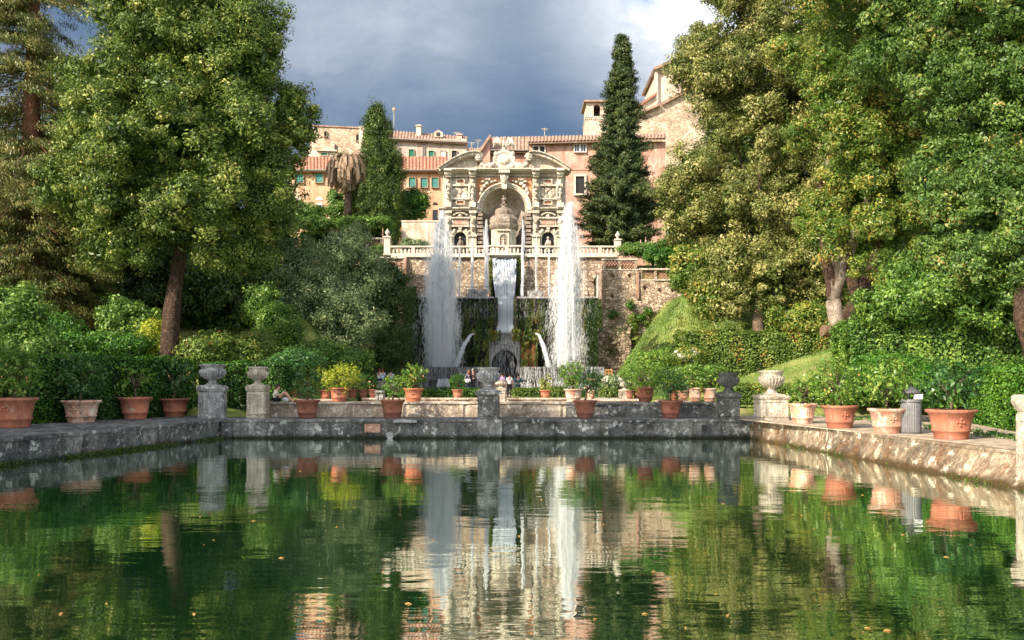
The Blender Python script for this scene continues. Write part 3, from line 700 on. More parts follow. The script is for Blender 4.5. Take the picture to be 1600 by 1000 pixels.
PT = [  # left wall
 (22, 622, 670, 70, None, RIM, (-8, 62, 536, 622), 'largest terracotta pot, cut off at the far left, with a tall leafy lemon tree', 'pot', 'lf_lemon', .16, 1500, .6),
 (127, 626, 662, 60, None, RIM, (86, 166, 554, 622), 'salt-streaked pot with a broad dark drooping crown, second from the left edge', 'pot_pale', 'lf_lemond', .16, 1300, .9),
 (211, 621, 656, 52, None, RIM, (184, 240, 568, 610), 'deep red pot with a small crown of long drooping leaves on the left wall', 'pot', 'lf_lemon', .24, 190, 1.1),
 (273, 623, 652, 46, None, RIM, (243, 304, 560, 614), 'smallest pot of the left wall, just left of the octagonal pedestal', 'pot', 'lf_lemond', .13, 900, .5),
 # far rim
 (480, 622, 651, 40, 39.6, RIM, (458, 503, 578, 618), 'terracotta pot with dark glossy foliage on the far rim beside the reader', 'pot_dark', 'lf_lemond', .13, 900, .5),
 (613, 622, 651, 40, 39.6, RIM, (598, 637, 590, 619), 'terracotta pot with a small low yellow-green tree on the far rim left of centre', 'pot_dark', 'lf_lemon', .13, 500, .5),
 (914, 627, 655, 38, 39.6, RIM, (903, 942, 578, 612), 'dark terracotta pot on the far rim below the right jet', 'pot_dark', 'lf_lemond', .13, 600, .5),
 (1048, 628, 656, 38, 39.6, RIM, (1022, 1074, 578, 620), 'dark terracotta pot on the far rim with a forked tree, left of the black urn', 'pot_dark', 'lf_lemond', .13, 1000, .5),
 # on the low walls
 (530, 606, 628, 32, 41.8, LW, (500, 568, 574, 608), 'terracotta pot with a wide flat yellow-green crown on the long pale wall', 'pot', 'lf_yel', .13, 1500, .3),
 (646, 607, 628, 33, 41.8, LW, (628, 668, 570, 602), 'bright orange pot with a leaning open tree beside the left basin', 'pot', 'lf_lemon', .18, 480, .6),
 (896, 608, 628, 32, 41.8, LW, (873, 914, 566, 608), 'pale orange pot with a tall round bush in front of the right basin', 'pot_pale', 'lf_lemon', .12, 1500, .3),
 (1008, 611, 634, 31, 41.8, LW, (976, 1034, 566, 610), 'dark red pot with a wide bushy tree on the shaded low wall', 'pot_dark', 'lf_lemon', .12, 1700, .3),
 (1086, 612, 634, 24, 42, LW, (1064, 1104, 572, 612), 'sunlit pale orange pot second from the black urn', 'pot_pale', 'lf_lemon', .14, 900, .5),
 (1109, 613, 634, 24, 41.9, LW, (1096, 1124, 576, 610), 'sunlit orange pot touching the black urn pedestal', 'pot_pale', 'lf_lemon', .14, 420, .5),
 # far pots
 (455, 606, 621, 20, 47, LW, (448, 478, 578, 606), 'bright orange pot in dappled sun behind the reader', 'pot', 'lf_yel', .13, 500, .3),
 (508, 607, 621, 19, 47, LW, (478, 518, 576, 606), 'orange pot behind the pot with dark glossy foliage', 'pot', 'lf_yel', .13, 900, .3),
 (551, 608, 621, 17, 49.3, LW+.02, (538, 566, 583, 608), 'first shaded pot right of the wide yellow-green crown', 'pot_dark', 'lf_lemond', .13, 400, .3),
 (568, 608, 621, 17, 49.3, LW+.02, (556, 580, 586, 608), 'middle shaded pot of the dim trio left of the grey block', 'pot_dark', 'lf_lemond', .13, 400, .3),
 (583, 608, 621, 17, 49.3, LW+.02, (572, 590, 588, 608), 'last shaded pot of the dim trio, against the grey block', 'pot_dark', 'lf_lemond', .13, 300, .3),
 (715, 609, 622, 19, 49.2, LW+.02, (703, 728, 586, 608), 'small pot with a clipped round bush in front of the left basin', 'pot', 'lf_hedge', .1, 900, .2),
 (852, 611, 623, 18, 49.2, LW+.02, (842, 863, 584, 608), 'small pot with a sparse yellowing tree on the sunlit ledge', 'pot', 'lf_yel', .11, 300, .4),
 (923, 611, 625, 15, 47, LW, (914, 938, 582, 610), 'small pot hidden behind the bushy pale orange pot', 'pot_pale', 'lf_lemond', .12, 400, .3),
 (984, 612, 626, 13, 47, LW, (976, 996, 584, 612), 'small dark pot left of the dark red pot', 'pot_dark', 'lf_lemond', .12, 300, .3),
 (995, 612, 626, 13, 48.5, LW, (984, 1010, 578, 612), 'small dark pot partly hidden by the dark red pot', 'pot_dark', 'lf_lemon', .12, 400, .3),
 (1052, 614, 628, 16, 44.5, LW, (1036, 1062, 580, 612), 'small orange pot behind the forked tree', 'pot', 'lf_lemon', .12, 500, .3),
 (1067, 614, 630, 20, 43.6, LW, (1054, 1084, 578, 612), 'pale pot third from the black urn', 'pot_pale', 'lf_lemon', .12, 600, .3),
 # right wall
 (1254, 631, 663, 46, None, RIM, (1230, 1286, 586, 628), 'small pale pot with long-leaved sapling beside the sunlit corner pedestal', 'pot_pale', 'lf_lemon', .2, 260, .8),
 (1312, 634, 671, 57, None, RIM, (1266, 1350, 560, 632), 'orange pot with a wide bright lemon tree, second on the right wall', 'pot', 'lf_lemon', .14, 1700, .5),
 (1386, 639, 679, 59, None, RIM, (1346, 1430, 556, 634), 'whitened pot with a leafy lemon tree beside the litter bin', 'pot_pale', 'lf_lemon', .15, 1300, .7),
 (1486, 641, 689, 76, None, RIM, (1446, 1530, 562, 634), 'biggest orange pot of the right wall, right of the litter bin', 'pot', 'lf_lemond', .2, 620, .9),
]
for i, (cx, yt, yb, wp, d, zb, fol, lab, pm, lm, ll, n, dr) in enumerate(PT):
    if d is None: d = gd(yb, zb)
    potted(i, cx, yt, yb, wp, d, zb, fol, lab, pm, lm, ll, n, dr)

# ------------------------------------------------------------------ litter bin
def litter_bin():
    d = gd(679, RIM); k = d/FP; x = W(1430, 0, d).x; r = 15*k; y = d+r; z = RIM
    e = empty('litter_bin', (x, y, z), 'grey ribbed metal litter bin with a peaked lid between two pots', 'litter bin')
    H = 50*k
    mb = MB(); mb.lathe([(r*.95, .03), (r*1.0, .08), (r*1.0, H*.9), (r*.97, H)], (x, y, z), 96, (1, 2, 26, .07)); obj('body', mb, 'bin', e)
    mb = MB(); mb.lathe([(r*1.06, 0), (r*1.06, .06), (r*.9, .08)], (x, y, z), 32); obj('base_ring', mb, 'binlid', e)
    mb = MB(); mb.lathe([(r*1.02, H), (r*1.1, H+.02), (r*1.1, H+.09), (r*.9, H+.1)], (x, y, z), 32); obj('collar', mb, 'bin', e)
    mb = MB()
    for a in range(4):
        t = a*math.pi/2+.78; mb.box(x+math.cos(t)*r*.8-.02, x+math.cos(t)*r*.8+.02, y+math.sin(t)*r*.8-.02, y+math.sin(t)*r*.8+.02, z+H+.08, z+H+.3)
    obj('posts', mb, 'binlid', e)
    mb = MB(); mb.lathe([(r*1.0, H+.28), (r*1.02, H+.32), (r*.6, H+.43), (r*.15, H+.5), (r*.1, H+.54), (.001, H+.57)], (x, y, z), 32); obj('lid', mb, 'binlid', e, smooth=True)
    mb = MB(); mb.box(x-.02, x+.26, y-r*.86, y-r*.8, z+H+.11, z+H+.26); obj('notice', mb, 'paper', e)
litter_bin()

# floating leaves
rf = random.Random(3); src = None
for i in range(46):
    px = rf.uniform(30, 1570); py = 705+(rf.random()**.8)*285
    if i < 4: px, py = ((303, 960), (440, 872), (1045, 905), (1290, 930))[i]
    d = gd(py, 0); p = W(px, py, d)
    if p.x < XL(d)+.6 or p.x > XR(d)-1.4 or d > 36: continue
    if src is None:
        mb = MB(); L_ = .055
        mb.add([(-L_, 0, 0), (-.3*L_, .45*L_, .012), (L_, .1*L_, .004), (.2*L_, -.4*L_, .014), (-L_, 0, -.006), (-.3*L_, .45*L_, .004), (L_, .1*L_, -.002), (.2*L_, -.4*L_, .005)],
               [(0, 3, 2, 1), (4, 5, 6, 7), (0, 1, 5, 4), (1, 2, 6, 5), (2, 3, 7, 6), (3, 0, 4, 7)])
        o = src = obj('floating_leaf', mb, 'flo')
    else: o = src.copy(); COL.objects.link(o)
    o.location = (p.x, p.y, .004); o.rotation_euler = (0, 0, rf.uniform(0, 6.28)); o.scale = (rf.uniform(.35, .8),)*3
    tag(o, 'small fallen yellow leaf floating on the green pond', 'leaf', 'fallen leaves floating on the pond')
# ------------------------------------------------------------------ fountain masonry
class Pl:
    """a vertical plane at distance d where boxes are given by their view rows and columns"""
    def __init__(s, d): s.d = d; s.k = d/FP
    def x(s, px): return (px-HX)*s.k
    def z(s, py): return CZ+(HY-py)*s.k
    def box(s, mb, x0, y0, x1, y1, f=.3, b=0, t=0): mb.box(s.x(x0), s.x(x1), s.d-f, s.d-b, s.z(y1), s.z(y0), t)
    def poly(s, mb, pts, f=.3, b=0): mb.prism([(s.x(p[0]), s.z(p[1])) for p in pts], s.d-f, s.d-b)
    def arc(s, mb, cx, cy, r0, r1, a0, a1, f, b, n=20, sy=1):
        for i in range(n):
            t0, t1 = R(a0+(a1-a0)*i/n), R(a0+(a1-a0)*(i+1)/n)
            s.poly(mb, [(cx+r*math.cos(t), cy-r*math.sin(t)*sy) for r, t in ((r0, t0), (r1, t0), (r1, t1), (r0, t1))], f, b)
    def c(s, px, py, f=0): return Vector((s.x(px), s.d-f, s.z(py)))
def roughwall(mb, P, x0, y0, x1, y1, amp, step=.35, th=1.2, edge=None, holes=()):
    """uneven rock face (grid) in front of a solid back; edge(row)->(x0,x1) trims it; holes = [(px,py,r_px)]"""
    nxx = max(2, int((P.x(x1)-P.x(x0))/step)); nyy = max(2, int((P.z(y0)-P.z(y1))/step)); vs = []; fs = []
    for j in range(nyy+1):
        py = y0+(y1-y0)*j/nyy; a, b = edge(py) if edge else (x0, x1)
        for i in range(nxx+1):
            px = a+(b-a)*i/nxx; p = P.c(px, py)
            w = noise.noise(p*.55)*amp+noise.noise(p*1.7)*amp*.5+noise.noise(p*4.5)*amp*.3
            for hx, hy, hr in holes:
                if abs(px-hx) < hr and abs(py-hy) < hr: w -= .5
            vs.append((p.x, p.y-.25-w, p.z))
    for j in range(nyy):
        for i in range(nxx):
            a = j*(nxx+1)+i; fs.append((a, a+nxx+1, a+nxx+2, a+1))
    mb.add(vs, fs)
    a, b = (edge(y0) if edge else (x0, x1)); a2, b2 = (edge(y1) if edge else (x0, x1))
    P.poly(mb, [(a, y0), (b, y0), (b2, y1), (a2, y1)], -.25, -th)

# upper retaining wall of the organ terrace
U = Pl(86)
e = empty('terrace_wall', U.c(790, 480), 'high rubble retaining wall below the white balustrade, crossed by the cascade', 'wall')
mb = MB(); roughwall(mb, U, 588, 402, 636, 600, .25); roughwall(mb, U, 636, 402, 766, 470, .2, .3)
roughwall(mb, U, 811, 402, 940, 424, .2, .3); roughwall(mb, U, 811, 424, 870, 470, .2, .3); roughwall(mb, U, 899, 424, 928, 470, .2, .3)
U.box(mb, 636, 471, 942, 604, 0, -1.2)
obj('rock_face', mb, 'rubble', e)
mb = MB(); U.box(mb, 866, 424, 945, 472, -1.6, -2.2); obj('grotto_back', mb, 'rubble_wet', e)
mb = MB()
for cx, r, ty in ((884.5, 14.5, 440), (937, 9.5, 440)):
    U.arc(mb, cx, ty, r, r+5, 0, 180, .45, -1, 12)
    U.poly(mb, [(cx-r-5, 424)]+[(cx-(r+4)*math.cos(R(t)), ty-(r+4)*math.sin(R(t))) for t in range(0, 181, 15)]+[(cx+r+5, 424)], .2, -1)
obj('arch', mb, 'rubble', e)
mb = MB()
for px in range(928, 947, 3): U.box(mb, px, 448, px+.5, 466, .35, .3)
U.box(mb, 927, 447, 947, 448.2, .36, .29); obj('railing', mb, 'iron', e)
mb = MB()
for x0, x1 in ((636, 637.5), (764, 769), (808, 812)): U.box(mb, x0, 404, x1, 468, .7, -.4)
obj('buttress', mb, 'rubble', e, .05)
mb = MB(); U.box(mb, 612, 399.2, 966, 403, .55, -1); obj('string_course', mb, 'trav_plain', e, .04)
# big side walls with lattice parapets
Q = Pl(79)
def lattice(P, x0, y0, x1, y1, label, pill, name='lattice_parapet'):
    e = empty(name, P.c((x0+x1)/2, y1), label, 'parapet')
    for px in pill:
        mb = MB(); P.box(mb, px-2.2, y0+1, px+2.2, y1, .22, -.25); obj('pillar', mb, 'rubble', e, .03)
    mb = MB(); P.box(mb, x0-1, y0-1.2, x1+1, y0+1.4, .3, -.3); P.box(mb, x0-1, y1-1, x1+1, y1+1.2, .28, -.3); obj('coping', mb, 'trav', e, .03)
    for a, b in zip(pill[:-1], pill[1:]):
        mb = MB(); xa, xb = P.x(a+2.2), P.x(b-2.2); za, zb = P.z(y1-1), P.z(y0+1.4); h = zb-za; st = .26
        n = int((xb-xa+h)/st)+1
        for q in range(n):
            for sg in (1, -1):
                pts = []
                s0 = xa-h+q*st
                lo, hi = max(s0, xa), min(s0+h, xb)
                if hi-lo < .05: continue
                zl, zh = za+(lo-s0), za+(hi-s0)
                if sg < 0: lo, hi = xa+xb-lo, xa+xb-hi
                mb.tube([(lo, P.d-.0, zl), (hi, P.d-.0, zh)], .04, 4)
        obj('brick_lattice', mb, 'brick', e)
    return e
def edgeR(py):
    l = 941 if py < 460 else 941-(py-460)*.0
    t = max(0, (py-455)/(600-455)); return (l, 1073-t*88)
e = empty('buttress_wall', Q.c(1000, 560), 'tall sunlit rubble buttress wall right of the fountain, cut by the grassy bank', 'wall')
mb = MB(); roughwall(mb, Q, 941, 424, 996, 600, .12, .22, 6, None, ((957, 433, 1.6), (984, 433, 1.8), (958, 462, 1.6), (988, 461, 1.8)))
roughwall(mb, Q, 996, 439, 1075, 600, .14, .22, 6, None, ((1007, 452, 2), (1030, 455, 1.8), (1050, 456, 1.8)))
obj('rock_face', mb, 'rubble', e)
mb = MB(); roughwall(mb, Pl(78.2), 936, 510, 985, 604, .55, .3, 1.0); obj('rough_footing', mb, 'rubble_rock', e)
mb = MB(); Q.box(mb, 994.5, 424, 998, 468, .42, .1); Q.box(mb, 939.5, 424, 943, 480, .42, .1); obj('quoin', mb, 'brick', e, .03)
def tuft(px, py, d, rx, ry, label, mat='lf_hedgey', seed=0, n=16):
    o = crown('wall_plant', [pb(px, py, d, rx, ry, .35)], int(n*max(1, ry/8)), 40, .28, .16, mat, None, seed, fill=0)
    return tag(o, label, 'wall plant', 'plants rooted in the rubble wall')
for i, (px, py, rx, ry, l) in enumerate([(958, 491, 8, 8, 'round green tuft highest at the left edge of the rubble wall'), (957, 518, 8, 9, 'green tuft low at the left edge of the rubble wall'),
    (985, 477, 4, 6, 'thin brownish tuft high in the middle of the rubble wall'), (988, 507, 7, 20, 'tall trailing green plant in the middle of the rubble wall'),
    (1013, 486, 6, 7, 'compact dark tuft at the right of the rubble wall'), (1012, 506, 5, 6, 'small pale tuft under the compact dark one'),
    (1000, 496, 6, 5, 'small brown plant right of the trailing one'), (993, 530, 6, 8, 'low tuft above the grassy bank foot')]):
    tuft(px, py, 78.4, rx, ry, l, ('lf_hedge', 'lf_hedgey')[i % 2], 50+i)
lattice(Q, 941, 406, 996, 422, 'pink brick lattice parapet on the higher part of the right buttress wall', [944, 968, 993])
lattice(Q, 999, 421, 1074, 438, 'brick lattice parapet on the lower part of the right buttress wall', [1001, 1024, 1048, 1072])
LQ = Pl(84)
e = empty('buttress_wall', LQ.c(612, 600), 'rubble buttress wall left of the fountain, half hidden by the olive trees', 'wall')
mb = MB(); roughwall(mb, LQ, 540, 420, 634, 600, .2, .35, 2.0); obj('rock_face', mb, 'rubble', e)
mb = MB(); LQ.box(mb, 632, 404, 636, 455, .5, -.2); obj('quoin', mb, 'brick', e, .03)
lattice(LQ, 578, 403, 634, 419, 'brick lattice parapet on the left buttress wall above the olive trees', [579, 606, 632])
lattice(Pl(90), 520, 373, 600, 388, 'red lattice fence on the garden edge left of the white gate pier', [521, 548, 574, 597])
mb = MB(); Pl(89).box(mb, 597.3, 356, 598.6, 392, 0, -.1); tag(obj('rusty_post', mb, 'brick', None), 'thin rusty post beside the left gate pier', 'post')
# gate piers with finials
def pier(px, d, y0, y1, w, label, p0):
    P = Pl(d); e = empty('gate_pier', P.c(px, y1), label, 'pier')
    mb = MB(); P.box(mb, px-w, y0+3, px+w, y1, .35, -.35); P.box(mb, px-w*1.15, y1-4, px+w*1.15, y1, .42, -.42); obj('shaft', mb, 'trav_plain', e, .03)
    mb = MB(); P.box(mb, px-w*1.25, y0+.8, px+w*1.25, y0+3, .45, -.45, .05); obj('cap', mb, 'trav_plain', e, .03)
    mb = MB(); c = P.c(px, y0+.8); k = P.k
    mb.lathe([(.1, 0), (.2, .02), (.08, .1), (.1, .16), (.22, .3), (.24, .42), (.14, .56), (.06, .62), (.09, .68), (.02, .75)], c, 16); obj('finial', mb, 'trav_plain', e, smooth=True)
pier(605.5, 86, 369, 400, 5, 'white pier with a round finial at the left end of the balustrade', 0)
pier(965, 86, 373, 399, 5, 'white pier with a round finial at the right end of the balustrade', 0)
# balustrade
e = empty('balustrade', U.c(788, 400), 'long white stone balustrade in front of the carved organ facade', 'balustrade')
mb = MB(); U.box(mb, 611, 397.3, 960, 400.5, .5, 0); U.box(mb, 757, 397.3, 818, 400.6, .9, 0)
obj('plinth', mb, 'trav_plain', e, .02)
mb = MB(); U.box(mb, 611, 385, 757, 387.6, .48, .02); U.box(mb, 757, 385, 818, 387.6, .9, .5); U.box(mb, 818, 385, 960, 387.6, .48, .02)
obj('rail', mb, 'trav_plain', e, .02)
BP = [(.13, 0), (.13, .05), (.07, .08), (.06, .12), (.13, .26), (.12, .34), (.06, .52), (.055, .58), (.1, .6), (.1, .66)]
prev = None; cnt = 0; px = 616.0
while px < 958:
    off = .68 if 757 < px < 818 else .25
    p = U.c(px, 397.3, off)
    mb = MB(); s_ = (U.z(387.6)-U.z(397.3))/.66
    if cnt % 8 == 5:
        mb.box(p.x-.16, p.x+.16, p.y-.2, p.y+.2, p.z, p.z+.66*s_); obj('post', mb, 'trav_plain', e)
    else:
        if prev is None:
            mb.lathe([(r, z*s_) for r, z in BP], p, 10); prev = obj('baluster', mb, 'trav_plain', e, smooth=True); p0 = p.copy()
        else:
            o = prev.copy(); COL.objects.link(o); o.parent = e; o.location = p-p0
    px += 6.05; cnt += 1

# lower fountain: mossy walls, pool lip, grotto block, basins
Lw = Pl(80)
e = empty('mossy_fountain_wall', Lw.c(790, 575), 'dark wet moss-hung wall below the middle pool of the fountain', 'fountain wall')
mb = MB(); roughwall(mb, Lw, 634, 468, 775, 604, .35, .35, 3); roughwall(mb, Lw, 806, 468, 940, 604, .35, .35, 3); Lw.box(mb, 775, 524, 806, 604, .3, -3); Lw.box(mb, 770, 468, 811, 604, -5.2, -5.6); obj('wet_rock', mb, 'rubble_wet', e)
mb = MB(); Lw.box(mb, 652, 464.5, 772, 467.5, .7, -5); Lw.box(mb, 808, 464.5, 934, 467.5, .7, -5); obj('pool_lip', mb, 'urn', e, .04)
mb = MB(); Lw.box(mb, 655, 458, 674, 465, -1.2, -2.5); Lw.box(mb, 730, 449, 760, 465, -1.5, -3); Lw.box(mb, 824, 452, 850, 465, -1.2, -2.2)
obj('water_tank', mb, 'urn', e, .04)
mb = MB()
for a, b, yy in ((712, 766, 446), (812, 868, 446), (899, 928, 446)): Lw.box(mb, a, yy, b, yy+.8, -1, -1.05)
for a in range(716, 930, 12): Lw.box(mb, a, 446, a+.5, 465, -1, -1.04)
obj('thin_railing', mb, 'iron', e)
def curtain_moss(name, P, x0, y0, x1, y1, f, n, seed, label, mat='lf_moss', L=.2, par=None, den=None):
    rng = np.random.default_rng(seed); px = rng.uniform(x0, x1, n); py = rng.uniform(y0, y1, n)
    keep = (np.sin(px*.31+seed)+np.sin(px*.83+py*.12)+np.sin(py*.21+px*.11)+rng.normal(size=n)*.5) > (den or -.2); px, py = px[keep], py[keep]; n = len(px)
    C = np.stack([(px-HX)*P.k, P.d-f-.2*rng.random(n), CZ+(HY-py)*P.k], -1)
    Nr = np.array([0, -1, .3])+rng.normal(size=(n, 3))*.6; S = L*rng.uniform(.5, 1.4, n)
    v = leaves(rng, C, Nr, S, S*.5, 2.5)
    cl = .5+.3*np.sin(px*.17+seed*1.3)+.25*rng.normal(size=n)*.6
    o = npobj(name, v, 4, mat, par, np.clip(cl, 0, 1)); return o if par else tag(o, label, 'moss', kind='stuff')
curtain_moss('hanging_moss', Lw, 634, 470, 776, 575, .4, 14000, 1, 'moss and ferns hanging on the dark wet wall left of the cascade', 'lf_dark', .12)
curtain_moss('hanging_moss', Lw, 700, 478, 778, 540, .45, 6000, 2, 'yellow-green moss left of the cascade', 'lf_moss', .11)
curtain_moss('hanging_moss', Lw, 803, 466, 942, 575, .4, 26000, 3, 'green moss hanging on the wet wall right of the cascade', 'lf_moss', .11)
curtain_moss('hanging_moss', Lw, 915, 470, 944, 590, .7, 5000, 4, 'deep green creeper curtain at the foot of the right buttress wall', 'lf_dark', .14, den=-3)
curtain_moss('hanging_moss', Lw, 630, 450, 652, 590, .7, 5000, 14, 'deep green creeper curtain at the left end of the wet wall', 'lf_dark', den=-3)
for x0, x1 in ((762, 769), (807, 818)): curtain_moss('hanging_moss', Pl(85), x0, 404, x1, 470, .1, 900, 5+x0, 'orange and green moss beside the cascade', 'lf_moss', .25, None, -1)
# side cheeks of cascade and the grotto block
mb = MB()
for s, xx in ((-1, 775), (1, 805)): Lw.box(mb, xx-3, 466, xx+3, 522, 1.0, 0)
tag(obj('cascade_cheeks', mb, 'rubble_wet', bev=.06), 'dark stone cheeks on both sides of the white cascade', 'fountain wall')
G = Pl(77.2)
e = empty('grotto_block', G.c(790, 590), 'arched grotto block under the cascade with rust-red and mossy flanks', 'grotto')
mb = MB(); roughwall(mb, G, 741, 524, 764, 604, .35, .25, 2.4); obj('mossy_flank', mb, 'rubble_wet', e)
m, nt = new_mat('rust_red_rock'); vv = coords(nt, (2, 2, .5)); a = noi(nt, vv, 1.2, 8, .75)
finish(nt, ramp(nt, [(.35, (.04, .035, .015)), (.5, (.24, .1, .035)), (.62, (.4, .2, .08))], a), .85, noi(nt, coords(nt), 3, 8, .75), 1, .2); M['rust'] = m
mb = MB(); roughwall(mb, G, 814, 520, 840, 604, .4, .25, 2.4); obj('rust_flank', mb, 'rust', e)
mb = MB(); cx = 788.5; yy = 572; r = 20.5
G.poly(mb, [(764, 521), (813, 521), (813, 604), (cx+r, 604)]+[(cx+r*math.cos(R(t)), yy-r*1.25*math.sin(R(t))) for t in range(0, 181, 12)]+[(cx-r, 604), (764, 604)], .1, -1.0)
obj('arch', mb, 'urn', e)
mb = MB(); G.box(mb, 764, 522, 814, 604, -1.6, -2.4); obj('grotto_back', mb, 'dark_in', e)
mb = MB(); G.box(mb, 762, 519, 815, 522, .5, -3); obj('lip', mb, 'urn', e, .03)
for a in ((738, 516, 782, 532, 21), (800, 516, 842, 532, 22), (742, 530, 764, 575, 23), (815, 535, 840, 585, 24)):
    P_ = G; curtain_moss('moss', P_, *a[:4], .5, 1600 if a[4] < 23 else 1100, a[4], '', 'lf_moss', .26, e, -.8 if a[4] < 23 else .5)
BS = Pl(74)
e = empty('fountain_basin', BS.c(790, 606), 'two-step stone basin at the foot of the fountain catching the jets', 'basin')
def basin_ring(mb, P, x0, x1, y0, y1, f, b):
    P.box(mb, x0, y0, x1, y1, f, b)
mb = MB(); BS.box(mb, 655, 576, 768, 600, .0, -5); BS.box(mb, 655, 573.6, 768, 576, .25, -5.2); BS.box(mb, 812, 576, 944, 600, .0, -5); BS.box(mb, 812, 573.6, 944, 576, .25, -5.2)
obj('upper_tier', mb, 'urn_dark', e, .04)
mb = MB(); BS.box(mb, 650, 595, 948, 622, 1.4, -1); BS.box(mb, 648, 593, 770, 595, 1.7, 0); BS.box(mb, 810, 593, 950, 595, 1.7, 0); obj('lower_tier', mb, 'urn_dark', e, .04)

# ------------------------------------------------------------------ water: thousands of small falling streaks
def streaks(name, C, L, Wd, D, mat, label, cat, group=None, par=None):
    """slender six-sided drops of water along direction D"""
    n = len(C); D = unit(D); a = unit(np.cross(D, np.array([0, 1., .02]))); b = np.cross(D, a)
    L = L[:, None]; Wd = Wd[:, None]; t = C+D*L*.5; u = C-D*L*.5
    r = [C+a*Wd*.5, C-a*Wd*.25+b*Wd*.43, C-a*Wd*.25-b*Wd*.43]
    tri = []
    for i in range(3):
        tri += [t, r[i], r[(i+1) % 3], u, r[(i+1) % 3], r[i]]
    v = np.stack(tri, 1).reshape(-1, 3)
    o = npobj(name, v, 3, mat, par); return o if par else tag(o, label, cat, group)
def jet(px, ybase, ytop, d, wb, wt, n, label, seed, lw=(.35, .02), peaks=((0, 1),), pw=.5):
    """rising water and the ragged veil falling round it: many puffs of small drops, wider and thinner downwards"""
    rng = np.random.default_rng(seed); k = d/FP; z0 = CZ+(HY-ybase)*k; H = (ybase-ytop)*k; cs = []
    big_ = n > 20000
    for ox, hs in peaks:
        m_ = n//len(peaks); npf = max(20, m_//(90 if big_ else 60)); t = rng.random(npf)**.85*hs; rel = t/hs
        rad = (wt+(wb-wt)*(1-rel)**pw)*k*.5*np.where(rel > .93, .55, 1)
        r = np.abs(rng.normal(size=npf))*.5*rad; a = rng.uniform(0, 6.28, npf)
        x = px*k-HX*k+ox*k*(.35+.65*rel)+np.cos(a)*r; y = d+np.sin(a)*r*.8; z = z0+t*H
        per = m_//npf; ci = np.repeat(np.arange(npf), per); pr = (.1+.16*rad)[ci] if big_ else (.3*rad)[ci]
        g = rng.normal(size=(len(ci), 3)); ln = (1.3 if big_ else .7)
        tt = z[ci]+g[:, 2]*.55*ln
        top = z0+H*hs*(1-.0*r[ci]); ok = (tt > z0-.1) & (tt < top)
        C = np.stack([x[ci]+g[:, 0]*pr*.5, y[ci]+g[:, 1]*pr*.5, tt], -1)[ok]; cs.append(C)
    if big_:       # continuous strands inside the plume
        nf = 46; m_ = 24000; fi = rng.integers(0, nf, m_); hs = rng.uniform(.45, .97, nf)[fi]; rel = rng.random(m_); a = rng.uniform(0, 6.28, nf)[fi]; q = rng.uniform(.1, .8, nf)[fi]
        rad = (wt+(wb-wt)*(1-rel)**pw)*k*.5*q; wv = np.sin(rel*9+a*3)*.04
        cs.append(np.stack([(px-HX)*k+3*k+np.cos(a)*rad+wv+rng.normal(size=m_)*.012, d+np.sin(a)*rad, z0+rel*hs*H], -1))
    C = np.vstack(cs); n = len(C); dx = (C[:, 0]-(px-HX)*k)
    D = np.stack([-dx*.03+rng.normal(size=n)*.09, rng.normal(size=n)*.09, np.ones(n)], -1)
    return streaks('water_jet', C, lw[0]*rng.uniform(.3, 1.7, n), lw[1]*rng.uniform(.5, 1.7, n), D, 'spray', label, 'water jet', 'water jets of the fountain')
jet(687, 575, 330, 75, 58, 11, 88000, 'tall white water jet on the left, its foot in blue shade', 11, (.3, .022), ((4, 1), (-4, .93), (10, .88), (0, .8), (-10, .72), (20, .62)), .55)
jet(885, 575, 318, 75, 47, 9, 130000, 'tall white sunlit water jet on the right', 12, (.3, .022), ((6, 1), (2, .93), (9, .86), (-4, .72), (10, .7)), .5)
for i, (px, yt, wb, l) in enumerate([(718, 386, 5, 'thin jet right beside the big left jet'), (738, 374, 8, 'second thin jet left of the cascade'), (760, 345, 12, 'tallest of the thin jets, left of the domed kiosk'),
    (817, 345, 8, 'thin straight jet just right of the kiosk'), (838, 372, 5, 'middle thin jet right of the cascade'), (858, 392, 5, 'low thin jet beside the big right jet'), (934, 432, 3, 'small jet in front of the dark grotto arch')]):
    jet(px, 466, yt, 82, wb*.75, wb*.4, 3500+wb*500, l, 20+i, (.3, .018))
def sheet_water(name, P, x0, x1, y0, y1, f, n, seed, label, x0b=None, x1b=None, w=.018, L=.5, strands=60, cat='water curtain', par=None):
    rng = np.random.default_rng(seed); t = rng.random(n); s = rng.integers(0, strands, n)/strands+rng.normal(size=n)*.002
    wgt = rng.random(strands)**2; keep = rng.random(n) < .12+wgt[np.clip((s*strands).astype(int), 0, strands-1)]; t, s = t[keep], s[keep]; n = len(t)
    xa = x0+((x0b if x0b is not None else x0)-x0)*t; xb = x1+((x1b if x1b is not None else x1)-x1)*t
    px = xa+(xb-xa)*s; py = y0+(y1-y0)*t
    C = np.stack([(px-HX)*P.k, P.d-f-.25*t**.5+rng.normal(size=n)*.04, CZ+(HY-py)*P.k], -1)
    D = np.stack([rng.normal(size=n)*.02, np.full(n, -.03), np.full(n, 1.)], -1)
    o = streaks(name, C, L*rng.uniform(.4, 1.4, n), w*rng.uniform(.5, 1.6, n), D, 'spray' if w < .017 else 'foam', label, cat, par=par); return o
sheet_water('water_curtain', G, 765, 811, 520, 600, .55, 950, 1, 'thin water threads falling over the grotto arch', w=.018, strands=26)
sheet_water('water_curtain', BS, 656, 768, 574, 593, .3, 3600, 2, 'curtain of water over the upper tier of the left basin', w=.014, L=.3, strands=90)
sheet_water('water_curtain', BS, 812, 944, 574, 593, .3, 5200, 3, 'curtain of water over the upper tier of the right basin', w=.016, L=.3, strands=120)
sheet_water('water_curtain', BS, 650, 770, 594, 608, 1.75, 1700, 4, 'lower water curtain of the left basin', w=.014, L=.3, strands=70)
